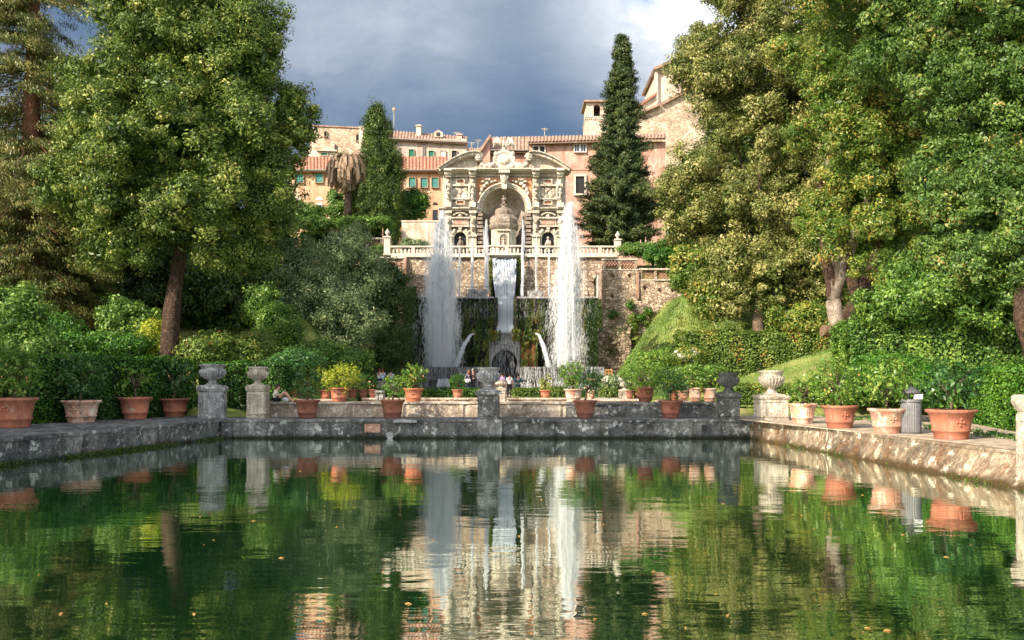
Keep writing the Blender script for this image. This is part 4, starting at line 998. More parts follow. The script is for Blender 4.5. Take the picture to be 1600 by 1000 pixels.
sheet_water('water_curtain', BS, 688, 704, 594, 610, 1.85, 2600, 44, 'short white spill in the left basin', x0b=684, x1b=708, w=.035, L=.35, strands=20)
sheet_water('water_curtain', BS, 810, 950, 594, 608, 1.75, 2400, 5, 'lower water curtain of the right basin', w=.02, L=.3, strands=70)
sheet_water('water_curtain', Lw, 655, 775, 466, 498, .8, 1300, 6, 'fine dripping veil under the pool lip left of the cascade', w=.011, L=.4, strands=110)
sheet_water('water_curtain', Lw, 806, 934, 466, 498, .8, 1500, 7, 'fine dripping veil under the pool lip right of the cascade', w=.011, L=.4, strands=110)
# main cascade
def cascade():
    mb = MB(); rows = [(402.5, 769, 808, 85.6), (412, 769.5, 807.5, 85.2), (440, 771, 806, 84), (458, 774, 804.5, 83.2), (480, 776, 803.5, 81.6), (500, 777, 803, 80.3), (522, 776.5, 803.5, 78.6)]
    vs = []; fs = []; nx_ = 24; sub = 7; rr_ = []
    for (a, b) in zip(rows[:-1], rows[1:]):
        for q in range(sub): rr_.append([p+(r_-p)*q/sub for p, r_ in zip(a, b)])
    rr_.append(rows[-1])
    for (py, a, b, d) in rr_:
        for i in range(nx_+1):
            px = a+(b-a)*i/nx_; k = d/FP; x = (px-HX)*k; z = CZ+(HY-py)*k
            w = noise.noise(Vector((x*2.2, z*.9, 3)))*.28+noise.noise(Vector((x*6, z*2.2, 7)))*.14
            vs.append((x, d-w, z))
    for j in range(len(rr_)-1):
        for i in range(nx_):
            a = j*(nx_+1)+i; fs.append((a, a+nx_+1, a+nx_+2, a+1))
    mb.add(vs, fs)
    e = empty('cascade', (Pl(84).x(789), 79, Pl(79).z(521)), 'broad white cascade pouring down the centre of the fountain', 'cascade')
    obj('water_sheet', mb, 'casc', e, smooth=True)
    rng = np.random.default_rng(9); n = 9000; t = rng.random(n)**.45; R_ = np.array(rows); yy = 402.5+t*119
    xa = np.interp(yy, R_[:, 0], R_[:, 1]); xb = np.interp(yy, R_[:, 0], R_[:, 2]); dd = np.interp(yy, R_[:, 0], R_[:, 3])
    st = rng.random(30); s = st[rng.integers(0, 30, n)]+rng.normal(size=n)*.03; s = np.clip(s, 0, 1); px = xa+(xb-xa)*s
    C = np.stack([(px-HX)*dd/FP, dd-.22-.12*rng.random(n), CZ+(HY-yy)*dd/FP], -1)
    D = np.stack([rng.normal(size=n)*.1, np.full(n, -.25), np.full(n, 1.)], -1)
    streaks('spray', C, rng.uniform(.1, .5, n), rng.uniform(.02, .05, n), D, 'foam', '', '', par=e)
cascade()
mb = MB(); U.box(mb, 766, 403, 811, 470, -.6, -1.4); tag(obj('cascade_chute', mb, 'rubble_wet'), 'dark stone chute behind the cascade', 'fountain wall')
def arcjet(p0, p1, d, label, seed, n=2600):
    rng = np.random.default_rng(seed); t = rng.random(n); k = d/FP
    px = p0[0]+(p1[0]-p0[0])*t**.62 if False else p0[0]+(p1[0]-p0[0])*t; tt = t
    py = p0[1]+(p1[1]-p0[1])*tt**1.9-3*np.sin(np.minimum(1, tt*3)*math.pi)*.5
    w = (1+2.2*t); px = px+rng.normal(size=n)*w*.55
    C = np.stack([(px-HX)*k, d-1.2*t+rng.normal(size=n)*w*.02, CZ+(HY-py)*k], -1)
    dx = (p1[0]-p0[0]); dy = -(p1[1]-p0[1])*1.9*np.maximum(t, .05)**.9
    D = np.stack([np.full(n, dx), np.full(n, -4.), dy], -1)
    streaks('arching_jet', C, .3*rng.uniform(.5, 1.5, n), .035*rng.uniform(.5, 1.5, n), D, 'foam', label, 'water jet')
arcjet((741, 523), (714, 573), 76.6, 'arching spout of water falling left from the grotto block', 1)
arcjet((838, 523), (856, 574), 76.6, 'arching spout of water falling right from the grotto block', 2)
# ------------------------------------------------------------------ carved organ facade
F = Pl(96)
e = empty('organ_fountain_facade', F.c(788, 421), 'ornate carved travertine facade with a great arched niche and broken curved pediment', 'monument')
def fb(name, boxes, mat='trav', bev=.03, sm=False):
    mb = MB()
    for b in boxes: F.box(mb, *b)
    return obj(name, mb, mat, e, bev)
AX, AY, AR = 788, 329, 35.5
mb = MB()
F.box(mb, 692, 270, AX-AR-6, 424, 0, -3.4); F.box(mb, AX+AR+6, 270, 884, 424, 0, -3.4)
F.poly(mb, [(AX-AR-6, 270), (AX+AR+6, 270), (AX+AR+6, 331), (AX+AR, 331)]+[(AX+AR*math.cos(R(t)), AY-AR*math.sin(R(t))) for t in range(0, 181, 9)]+[(AX-AR, 331), (AX-AR-6, 331)], 0, -1.2)
F.box(mb, AX-AR-6, 331, AX-AR+.0, 424, 0, -1.2); F.box(mb, AX+AR, 331, AX+AR+6, 424, 0, -1.2)
F.poly(mb, [(750, 270), (750, 262), (826, 262), (826, 270)], 0, -1.5)
obj('wall', mb, 'trav', e)
# niche: ribbed shell and curved wall
mb = MB(); nr, nth = 12, 72; k = F.k; c0 = F.c(AX, AY); RR = AR*k*1.0; vs = []; fs = []
for i in range(nr+1):
    q = i/nr
    for j in range(nth+1):
        th = math.pi*j/nth; y = c0.y+3.1*math.sqrt(max(0, 1-q*q))+.13*q*(abs(math.cos(th*9))-.5)*(1-q**6)
        vs.append((c0.x+RR*q*math.cos(th), y, c0.z+RR*q*math.sin(th)))
for i in range(nr):
    for j in range(nth):
        a = i*(nth+1)+j; fs.append((a, a+1, a+nth+2, a+nth+1))
mb.add(vs, fs); obj('shell_vault', mb, 'trav', e, smooth=True)
mb = MB(); vs = []; fs = []
for j in range(25):
    th = math.pi*j/24; vs += [(c0.x+RR*math.cos(th), c0.y+3.1*math.sin(th), c0.z), (c0.x+RR*math.cos(th), c0.y+3.1*math.sin(th), F.z(424))]
for j in range(24): fs.append((2*j, 2*j+1, 2*j+3, 2*j+2))
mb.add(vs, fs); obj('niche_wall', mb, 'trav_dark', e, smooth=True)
mb = MB(); F.arc(mb, AX, AY, AR, AR+2.6, 0, 180, .28, 0, 26); F.arc(mb, AX, AY, AR+2.6, AR+5, 0, 180, .42, 0, 26); F.arc(mb, AX, AY, AR+5, AR+7, 0, 180, .55, 0, 26)
obj('arch_moulding', mb, 'trav', e)
# entablatures
fb('cornice', [(684, 266.5, 892, 268.6, 1.25, -1), (686, 268.6, 890, 270.6, 1.0, -1), (688, 270.6, 888, 272, .7, -1)])
fb('frieze', [(693, 272, 745, 277, .3, 0), (831, 272, 883, 277, .3, 0), (745, 272, 831, 276, .2, 0)])
fb('middle_cornice', [(686, 326.5, 747, 328.5, 1.0, 0), (688, 328.5, 747, 331.2, .75, 0), (829, 326.5, 890, 328.5, 1.0, 0), (829, 328.5, 888, 331.2, .75, 0), (742, 331, 752, 334, .6, 0), (824, 331, 834, 334, .6, 0)])
fb('base_course', [(690, 408, 748, 424, .8, 0), (828, 408, 886, 424, .8, 0)])
# curved broken pediment
for s in (-1, 1):
    def mx(v): return AX+s*(v-AX) if s < 0 else v
    def mir(pts): return [(2*AX-p[0] if s < 0 else p[0], p[1]) for p in pts]
    crv = [(826, 243), (834, 242), (842, 243), (852, 246), (862, 250.5), (872, 256), (881, 262), (889, 267)]
    mb = MB()
    for a, b in zip(crv[:-1], crv[1:]):
        F.poly(mb, mir([a, b, (b[0]-.6, b[1]+4.4), (a[0]-.3, a[1]+4.4)]), 1.3, -.8)
        F.poly(mb, mir([(a[0], a[1]-1.4), (b[0]+.6, b[1]-1.4), b, a]), 1.6, -.8)
    obj('pediment_scroll', mb, 'trav', e)
    mb = MB(); F.poly(mb, mir([(830, 246), (842, 247), (852, 250), (862, 254), (872, 260), (881, 267), (830, 267)]), .4, -.8); obj('tympanum', mb, 'trav', e)
    mb = MB(); vx = 827 if s > 0 else 2*AX-827; c = F.c(vx, 249)
    for q in range(26):
        t0 = q/26*4.4*math.pi; r0 = (6.3-q*.2)*k
        t1 = (q+1)/26*4.4*math.pi; r1 = (6.3-(q+1)*.2)*k
        mb.tube([(c.x+s*-math.cos(t0)*r0, c.y-1.0-q*.012, c.z+math.sin(t0)*r0), (c.x+s*-math.cos(t1)*r1, c.y-1.0-(q+1)*.012, c.z+math.sin(t1)*r1)], .11, 6)
    n_ = 20; F.poly(mb, [(vx+5.6*math.cos(2*math.pi*q/n_), 249-5.6*math.sin(2*math.pi*q/n_)) for q in range(n_)], .9, -.8)
    obj('volute', mb, 'trav', e)
    # herm pilasters of the upper storey
    for pi, pxx in enumerate((701, 739) if s < 0 else (837, 875)):
        mb = MB(); F.box(mb, pxx-5, 276, pxx+5, 327, .35, 0); F.box(mb, pxx-6.2, 268, pxx+6.2, 271, 1.45, 0); F.box(mb, pxx-5.5, 271, pxx+5.5, 276, 1.1, 0); F.box(mb, pxx-4.4, 276, pxx+4.4, 279, .9, 0)
        F.box(mb, pxx-5, 319, pxx+5, 326.5, 1.15, 0)
        obj('pilaster', mb, 'trav', e, .03)
        mb = MB(); c = F.c(pxx, 300, .75)
        for (dx, dy, rx, ry) in ((0, -14.5, 2.1, 2.8), (0, -8, 3.6, 4.5), (-3.2, -7, 1.4, 3.8), (3.2, -7, 1.4, 3.8), (0, -1, 2.9, 4), (0, 6, 2.5, 5), (-.8, 12, 2.3, 4), (.8, 16, 2.7, 3.5)):
            mb.ball((c.x+dx*k, c.y+(.1 if abs(dx) < 2 else 0), c.z-dy*k), (rx*k, .32, ry*k), 10, 8, .5, 4)
        for q in range(16):
            t = q/15*14; yy = -1+q*1.2; 
            if q < 15: mb.tube([(c.x+math.cos(t)*2.6*k, c.y+math.sin(t)*.3-.05, c.z-yy*k), (c.x+math.cos(t+.93)*2.6*k, c.y+math.sin(t+.93)*.3-.05, c.z-(yy+1.2)*k)], .09, 5)
        obj('herm_statue', mb, 'trav', e, smooth=True)
        mb = MB()
        F.box(mb, pxx-4.5, 331, pxx+4.5, 378, .5, 0); F.box(mb, pxx-5.5, 331, pxx+5.5, 335, .8, 0); F.box(mb, pxx-6, 372, pxx+6, 424, .9, 0); F.box(mb, pxx-6.6, 369, pxx+6.6, 372, 1.1, 0)
        mb.ball(F.c(pxx, 347, .7), (3.2*k, .35, 4.5*k), 10, 8, .6, 5); mb.ball(F.c(pxx, 357, .6), (4*k, .35, 5*k), 10, 8, .7, 6)
        obj('pier', mb, 'trav', e)
    px0 = 719.5 if s < 0 else 856
    mb = MB()
    for (a, b, c_, d_) in ((-15, 289.5, 15, 292), (-15, 310.5, 15, 313), (-15, 292, -12.5, 310.5), (12.5, 292, 15, 310.5)): F.box(mb, px0+a, b, px0+c_, d_, .5, 0)
    for yy in (281, 313.5):
        for (a, b, c_, d_) in ((-7, yy, 7, yy+1.4), (-7, yy+6, 7, yy+7.4), (-7, yy+1.4, -5.4, yy+6), (5.4, yy+1.4, 7, yy+6)): F.box(mb, px0+a, b, px0+c_, d_, .4, 0)
    obj('panel_frame', mb, 'trav', e, .02)
    mb = MB(); F.box(mb, px0-5.4, 282.4, px0+5.4, 287, .15, 0); F.box(mb, px0-5.4, 314.9, px0+5.4, 319.5, .15, 0); obj('brick_inset', mb, 'brickred', e)
    mb = MB(); rr = random.Random(5+s); F.box(mb, px0-12.5, 292, px0+12.5, 310.5, .08, 0)
    for q in range(26):
        p = F.c(px0+rr.uniform(-10, 10), rr.uniform(294, 309), .14); mb.ball(p, (rr.uniform(.12, .26), .14, rr.uniform(.12, .3)), 8, 6, .5, 5)
    obj('relief_panel', mb, 'trav', e, smooth=False)
    # aedicule and niche of the lower storey
    mb = MB(); F.box(mb, px0-13, 343, px0+13, 354, .5, 0); F.box(mb, px0-14.5, 341, px0+14.5, 343.2, .8, 0); F.box(mb, px0-14, 354, px0+14, 356, .75, 0)
    F.arc(mb, px0, 341.5, 10.5, 13, 25, 155, .8, 0, 10, .62); F.box(mb, px0-4, 336, px0+4, 341, .5, 0)
    mb.ball(F.c(px0, 338, .5), (3.5*k, .25, 3*k), 10, 8, .5, 5)
    F.poly(mb, [(px0-3, 356), (px0+3, 356), (px0+1.5, 364), (px0-1.5, 364)], .7, 0)
    obj('aedicule', mb, 'trav', e, .02)
    mb = MB(); F.box(mb, px0-10, 345, px0+10, 352, .56, .5); obj('plaque', mb, 'pink', e)
    mb = MB(); F.arc(mb, px0, 373, 9.5, 12.5, 0, 180, .55, 0, 14)
    F.box(mb, px0-12.5, 373, px0-9.5, 424, .55, 0); F.box(mb, px0+9.5, 373, px0+12.5, 424, .55, 0)
    for q in (-1, 1): mb.tube([F.c(px0+q*14, 362, .5), F.c(px0+q*12, 366, .6), F.c(px0+q*8, 360, .6)], .16, 6)
    obj('niche_arch', mb, 'trav', e)
    mb = MB(); F.poly(mb, [(px0+9.5*math.cos(R(t)), 373-9.5*math.sin(R(t))) for t in range(0, 181, 15)]+[(px0-9.5, 424), (px0+9.5, 424)], .02, 0); obj('niche_shade_panel', mb, 'dark_in', e)  # flat dark panel painted as the shade inside the niche
    mb = MB(); c = F.c(px0, 384, .35)
    for (dx, dy, rx, ry) in ((0, -11, 2, 2.6), (0, -4, 3.4, 5), (-3.4, -1, 1.3, 4), (3.6, -3, 1.3, 4), (-1.8, 6, 2.2, 6), (2, 6, 2.2, 6)): mb.ball((c.x+dx*k, c.y, c.z-dy*k), (rx*k, .25, ry*k), 10, 8, .4, 4)
    obj('niche_statue', mb, 'trav_dark' if s < 0 else 'trav', e, smooth=True)  # left statue gets the darker stone, its shade is in the colour
    # banded jambs of the great niche
    mb = MB(); bx = AX+s*(AR+1)
    for q in range(14):
        yy = 335+q*6.2; w = 6 if q % 2 else 4.6
        F.box(mb, bx-w if s < 0 else bx-3, yy, bx+3 if s < 0 else bx+w, yy+4.2, .75 if q % 2 else .6, 0)
    obj('banded_jamb', mb, 'trav_dark' , e, .03)
    # spandrel with reclining figure
    def sp(v): return AX+s*v
    mb = MB(); F.poly(mb, [(sp(8), 278), (sp(42.5), 278), (sp(42.5), 312)]+[(sp(43.6*math.cos(R(t))), AY-43.6*math.sin(R(t))) for t in range(24, 80, 6)], .1, 0); obj('spandrel', mb, 'brickred', e)
    mb = MB()
    fig = [(23, 282, 2.6, 2.6), (19, 285.5, 3.5, 2.6), (27, 288, 4, 3.2), (31, 292, 3.5, 3.4), (35, 298, 3, 4), (37, 304, 2.4, 4), (14, 284, 3, 1.8), (28, 282, 5, 1.8), (33, 285, 4, 2)]
    for (dx, yy, rx, ry) in fig: mb.ball(F.c(sp(dx), yy, .3), (rx*k, .28, ry*k), 10, 8, .4, 4)
    obj('angel_relief', mb, 'trav', e, smooth=True)
# keystone, attic, shield and eagle
mb = MB(); F.poly(mb, [(781, 272), (795, 272), (791.5, 298), (784.5, 298)], 1.0, 0); F.box(mb, 779.5, 269.5, 796.5, 274, 1.35, 0); mb.ball(F.c(788, 283, 1.0), (4*k, .3, 7*k), 10, 8, .4, 4); obj('keystone', mb, 'trav', e, .03)
mb = MB(); F.box(mb, 748, 262, 828, 267, .7, -.8); F.poly(mb, [(757, 262), (763, 257), (772, 262)], .9, -.2); F.poly(mb, [(804, 262), (813, 257), (819, 262)], .9, -.2)
for s in (-1, 1):
    mb.tube([F.c(AX+s*34, 260, .7), F.c(AX+s*29, 263, .8), F.c(AX+s*22, 262, .8), F.c(AX+s*15, 258, .8)], [.14, .28, .3, .2], 8); mb.ball(F.c(AX+s*34, 259, .7), .28)
obj('attic', mb, 'trav', e)
mb = MB(); n_ = 24
F.poly(mb, [(AX+13*math.cos(2*math.pi*q/n_), 252-11*math.sin(2*math.pi*q/n_)) for q in range(n_)], .7, -.4)
mb.ball(F.c(AX, 252, .6), (10*k, .4, 8.5*k), 14, 10)
for q in range(24):
    t = 2*math.pi*q/24; t2 = t+.27; mb.tube([F.c(AX+15*math.cos(t), 252-12.5*math.sin(t), .6), F.c(AX+15*math.cos(t2), 252-12.5*math.sin(t2), .6)], .2, 6)
for s in (-1, 1): mb.ball(F.c(AX+s*13, 243, .6), (.25, .3, .3)); mb.ball(F.c(AX+s*13, 261, .6), (.3, .3, .25))
obj('shield', mb, 'trav', e, smooth=False)
mb = MB(); c = F.c(AX-1, 236, .3)
mb.ball(c, (3.6*k, .3, 6*k), 12, 8, .2); mb.tube([F.c(AX-1, 232, .3), F.c(AX-1.5, 225, .35), F.c(AX-.5, 219, .4)], [.22, .13, .11], 8); mb.ball(F.c(AX-.5, 217.5, .45), (.14, .18, .13)); mb.tube([F.c(AX-.5, 217, .5), F.c(AX+.8, 217.6, .75)], [.06, .02], 5)
for s in (-1, 1):
    for q in range(7):
        a = q/6; mb.tube([F.c(AX-1+s*4, 230, .3), F.c(AX-1+s*(8+a*6), 219+a*3-1.5*math.sin(a*3), .35), F.c(AX-1+s*(8.5+a*7.5), 226+a*6, .35)], [.18, .2, .09], 6)
obj('eagle', mb, 'trav', e, smooth=True)
mb = MB(); F.poly(mb, [(774, 218), (775.4, 214), (776.8, 218)], .3, 0); obj('finial', mb, 'trav', e)

# domed kiosk in the niche
K = Pl(94.6); kk = K.k
e = empty('organ_kiosk', K.c(787, 423), 'small domed stone kiosk standing inside the great niche, statue on top', 'kiosk')
cx, cy = K.x(787), 95.6
def sq(mb, prof, a0=math.pi/4, n=4):
    q = 1/math.cos(math.pi/n); mb.lathe([(r*kk*q, K.z(y)-K.z(423)) for r, y in prof], (cx, cy, K.z(423)), n, a0=a0)
mb = MB(); sq(mb, [(21, 423), (21, 392), (19.5, 391), (19.5, 358)], math.pi/8, 8); obj('body', mb, 'trav', e, .03)
mb = MB(); sq(mb, [(20, 358), (21, 357), (22.5, 355), (23.5, 352.5), (23.5, 350.5), (22, 350)], math.pi/8, 8); obj('cornice', mb, 'trav_dark', e, .02)
mb = MB(); sq(mb, [(21, 350), (22, 346), (22, 342), (20, 338), (16, 335), (14, 334)], math.pi/8, 8); obj('lower_dome', mb, 'trav_dark', e)  # shade on the upper kiosk put into the dome stone
mb = MB(); sq(mb, [(13.5, 335), (14, 331), (13, 327), (10, 324), (5, 322), (3.4, 321), (3.2, 319)], math.pi/8, 8); obj('upper_dome', mb, 'trav_dark', e)
mb = MB(); y_ = 95.6
for (dx, yy, rx, ry) in ((0, 304.5, 1.6, 2), (0, 309.5, 2.6, 3.6), (-2.6, 309, 1, 2.8), (2.8, 308, 1, 3), (-1, 315, 1.6, 4), (1.2, 315, 1.7, 4), (-3.4, 318, 2, 1.8), (3.6, 318, 2, 1.8)): mb.ball((K.x(787+dx), y_, K.z(yy)), (rx*kk, .2, ry*kk), 10, 8, .3, 4)
obj('statue', mb, 'trav_dark', e, smooth=True)
mb = MB(); fy = cy-19.5*kk; P_ = Pl(fy)
def kx(v): return K.x(v)
for q in range(12):
    t0, t1 = R(q*15), R(q*15+15)
    mb.prism([(kx(787+r*math.cos(t)), K.z(373)+r*kk*math.sin(t)) for r, t in ((6, t0), (8.4, t0), (8.4, t1), (6, t1))], fy-.16, fy)
for a in (-8.4, 6): mb.box(kx(787+a), kx(787+a+2.4), fy-.16, fy, K.z(392), K.z(373))
mb.box(kx(776), kx(798), fy-.2, fy, K.z(362), K.z(360)); obj('niche_arch', mb, 'trav', e)
mb = MB(); mb.prism([(kx(787+6*math.cos(R(t))), K.z(373)+6*kk*math.sin(R(t))) for t in range(0, 181, 15)]+[(kx(781), K.z(392)), (kx(793), K.z(392))], fy-.04, fy); obj('niche_back', mb, 'trav_dark', e)
mb = MB()
for (dx, yy, rx, ry) in ((0, 374, 1.2, 1.5), (0, 379, 2, 3.4), (0, 386, 2.4, 5)): mb.ball((kx(787+dx), fy-.12, K.z(yy)), (rx*kk, .12, ry*kk), 8, 6, .3)
obj('figure', mb, 'trav', e, smooth=True)
tag(obj('boundary_wall', (lambda m: (Pl(92).box(m, 628, 347, 690, 400, .2, -.2), Pl(92).box(m, 627, 345, 690, 347.3, .28, -.28), m)[2])(MB()), 'cream_pl', bev=.03), 'beige garden wall left of the organ facade with a shrub in front', 'wall')

# ------------------------------------------------------------------ villa buildings
def tiles(name, p0, p1, q0, q1, mat, par, pitch=.32, amp=.07, th=.16):
    """pantile roof: eave p0..p1, ridge q0..q1, with real corrugation"""
    p0, p1, q0, q1 = map(Vector, (p0, p1, q0, q1)); n = max(2, int((p1-p0).length/pitch)); vs = []; fs = []; m_ = n*4; rows = max(2, int((q0-p0).length/.45))
    nn = (p1-p0).cross(q0-p0).normalized()
    if nn.z < 0: nn = -nn
    for j in range(rows+1):
        v = j/rows
        for i in range(m_+1):
            u = i/m_; a = p0.lerp(p1, u).lerp(q0.lerp(q1, u), v)
            vs.append(a+nn*(amp*abs(math.sin(math.pi*u*n))**.7*1.6+.03*(j % 2)))
    for j in range(rows):
        for i in range(m_):
            a = j*(m_+1)+i; fs.append((a, a+1, a+m_+2, a+m_+1))
    mb = MB(); mb.add(vs, fs)
    d = nn*th; mb.add([p0-d, p1-d, q1-d, q0-d, p0, p1, q1, q0], [(3, 2, 1, 0), (0, 1, 5, 4), (1, 2, 6, 5), (2, 3, 7, 6), (3, 0, 4, 7)])
    return obj(name, mb, mat, par)
def rc(P, px, py, off): return W(px, py, P.d-off)
def window(P, x0, y0, x1, y1, par, kind, f=0, fw=1.2, frm='white_fr', label=None):
    w = MB(); fr_ = fw
    P.box(w, x0-fr_, y0-fr_, x1+fr_, y0, f+.26, f-.05); P.box(w, x0-fr_-.4, y1, x1+fr_+.4, y1+fr_, f+.36, f-.05); P.box(w, x0-fr_, y0, x0, y1, f+.24, f-.05); P.box(w, x1, y0, x1+fr_, y1, f+.24, f-.05)
    o = obj('window', w, frm, par, .01)
    if label: o['label'] = label
    m_ = MB()
    if kind in ('glass', 'double'):
        P.box(m_, x0, y0, x1, y1, f+.03, f-.03); obj('pane', m_, 'glass', o)
        m2 = MB(); P.box(m2, (x0+x1)/2-.35, y0, (x0+x1)/2+.35, y1, f+.08, f); obj('mullion', m2, frm, o)
    elif kind == 'dark': P.box(m_, x0, y0, x1, y1, f+.03, f-.03); obj('opening', m_, 'dark_in', o)
    else:
        for a, b in ((x0, (x0+x1)/2-.1), ((x0+x1)/2+.1, x1)):
            s_ = MB(); P.box(s_, a, y0, b, y1, f+.07, f-.03)
            nl = int((y1-y0)/1.3)
            for q in range(nl): yy = y0+.6+q*(y1-y0-1.2)/nl; P.box(s_, a+.3, yy, b-.3, yy+.5, f+.1, f+.07)
            obj('shutter', s_, kind, o)
    return o
# orange villa wing
A = Pl(112)
e = empty('villa_wing', A.c(570, 420), 'orange plastered villa wing with teal shutters and a red tiled roof', 'building')
mb = MB(); A.box(mb, 430, 266, 697, 420, 0, -8); obj('wall', mb, 'orange', e)
tiles('roof', rc(A, 428, 267, .7), rc(A, 699, 267, .7), rc(A, 428, 246, -6), rc(A, 699, 246, -6), 'roof', e, .42, .1)
mb = MB(); A.box(mb, 428, 266.6, 699, 268.6, .85, .6); obj('gutter', mb, 'pipe', e)
mb = MB(); A.box(mb, 489, 268, 490, 278, .2, .05); obj('drainpipe', mb, 'pipe', e)
for x in (463, 493.5, 520, 639, 657.5, 674.5): window(A, x, 271 if x < 600 else 278, x+11.5 if x < 600 else x+10.5, 286 if x < 600 else 293.5, e, 'teal', 0, .6, 'orange')
for x in (460, 494, 514):
    mb = MB(); A.arc(mb, x+5, 313, 0.1, 5.2, 0, 180, .1, 0, 10); A.box(mb, x+.4, 318, x+9.6, 345, .1, 0); w = obj('arched_window', mb, 'white_fr', e)
    mb = MB(); A.box(mb, x+1.6, 320, x+4.6, 343, .16, .1); A.box(mb, x+5.4, 320, x+8.4, 343, .16, .1); obj('pane', mb, 'glass', w)
for x in (676,):
    mb = MB(); A.arc(mb, x+4, 320, .1, 4, 0, 180, .08, 0, 8); A.box(mb, x, 328, x+8, 345, .08, 0); obj('arched_window', mb, 'dark_in', e)
# tan stone house, upper left
B_ = Pl(124)
e = empty('stone_house', B_.c(530, 260), 'roofless-looking tan rubble house above the orange wing at the left', 'building')
mb = MB(); B_.poly(mb, [(481, 262), (481, 236), (490, 197), (562, 200), (572, 200), (572, 262)], 0, -8); obj('wall', mb, 'stonehouse', e)
mb = MB(); B_.poly(mb, [(488, 195.6), (563, 199), (563, 200.8), (488, 197.6)], .2, -8); obj('coping', mb, 'roof_old', e)
mb = MB(); B_.box(mb, 562, 198, 578, 262, .4, -6); obj('corner_block', mb, 'cream_pl', e)
mb = MB(); B_.box(mb, 480, 236, 525, 262, .5, 0); B_.poly(mb, [(496, 236), (528, 237), (528, 239), (496, 238)], 1.0, 0); obj('lean_to', mb, 'cream_pl', e)
window(B_, 507, 206, 511, 214, e, 'dark', 0, .5, 'stonehouse'); window(B_, 557, 211, 561, 221, e, 'dark', 0, .5, 'stonehouse'); window(B_, 503, 240.5, 513, 245, e, 'green_sh', .5, .5, 'cream_pl')
mb = MB(); B_.poly(mb, [(523, 225), (526.5, 228), (526.5, 238), (523, 237)], .15, 0); obj('vent', mb, 'dark_in', e)
# grey house with shutters
C_ = Pl(122)
e = empty('shuttered_house', C_.c(670, 262), 'grey plastered house with green shutters, tiled roof and chimneys behind the orange wing', 'building')
mb = MB(); C_.box(mb, 600, 217, 729, 262, 0, -8); obj('wall', mb, 'grey_pl', e)
rf_ = tiles('roof', rc(C_, 598, 216, .7), rc(C_, 731, 224, .7), rc(C_, 600, 204.5, -4), rc(C_, 731, 215, -4), 'roof_old', e, .42, .1)
mb = MB(); C_.poly(mb, [(598, 216.5), (731, 223.5), (731, 225.5), (598, 218.5)], .85, .55); obj('gutter', mb, 'pipe', e)
for px, y0, y1, w in ((654, 194, 212, 3.8), (718, 208, 222, 4)):
    mb = MB(); P_ = Pl(124); P_.box(mb, px-w, y0+3, px+w, y1, 0, -1.2, .03); P_.box(mb, px-w-1, y0+1.5, px+w+1, y0+3, .15, -1.35); P_.box(mb, px-w+1, y0, px+w-1, y0+1.5, -.2, -1.0); obj('chimney', mb, 'cream_pl', rf_, .02)
mb = MB(); P_ = Pl(123.4); P_.poly(mb, [(678, 215), (678, 208), (685, 203.5), (692, 208), (692, 215)], .3, -2); dm = obj('dormer', mb, 'cream_pl', rf_)
mb = MB(); P_.box(mb, 682, 208, 688, 213.5, .36, .3); obj('dormer_window', mb, 'dark_in', dm)
for x, kk_ in ((639, 'green_sh'), (670, 'green_sh'), (688, 'white_fr'), (706, 'dark')): window(C_, x, 234 if x < 650 else 236, x+8, 250.5 if x < 650 else 252.5, e, kk_, 0, .5, 'cream_pl')
mb = MB(); mb.tube([C_.c(655, 219, .15), C_.c(661, 230, .15), C_.c(661, 262, .15)], .07, 6); mb.tube([C_.c(667, 219, .15), C_.c(663.5, 226, .15), C_.c(663.5, 262, .15)], .07, 6); obj('drainpipe', mb, 'pipe', e)
def antenna(px, d, y0, y1, label, big=False):
    P = Pl(d); mb = MB(); mb.tube([P.c(px, y1), P.c(px, y0)], .05, 6)
    if big:
        for q in range(5): mb.box(P.x(px)-.28+.04*q, P.x(px)+.28-.04*q, d-.05, d+.05, P.z(y0+1+q*1.1)-.03, P.z(y0+1+q*1.1)+.03)
        mb.ball(P.c(px, y0+2), (.25, .15, .3), 8, 6)
    else:
        mb.box(P.x(px)-.5, P.x(px)+.5, d-.03, d+.03, P.z(y0+1)-.03, P.z(y0+1)+.03); mb.box(P.x(px)-.35, P.x(px)+.35, d-.03, d+.03, P.z(y0+3)-.03, P.z(y0+3)+.03)
    tag(obj('roof_antenna', mb, 'urn_pale'), label, 'antenna')
antenna(615.5, 123, 169, 208, 'tall white antenna mast beside the cypress', True)
antenna(747, 130, 218, 246, 'thin antenna just left of the curved pediment')
antenna(737, 130, 222, 246, 'faint small antenna near the right end of the shuttered house')
antenna(851, 118, 200, 222, 'thin vertical antenna on the pink villa roof')
antenna(713, 128, 206, 222, 'short antenna by the right chimney of the shuttered house')
# low roof block between
D_ = Pl(128); mb = MB(); D_.box(mb, 726, 236, 760, 262, 0, -6); e = empty('low_house', D_.c(742, 262), 'low house wall with a tiled edge between the shuttered house and the pink villa', 'building'); obj('wall', mb, 'grey_pl', e)
tiles('roof', rc(D_, 726, 237, .5), rc(D_, 762, 237, .5), rc(D_, 726, 232, -4), rc(D_, 762, 232, -4), 'roof_old', e)
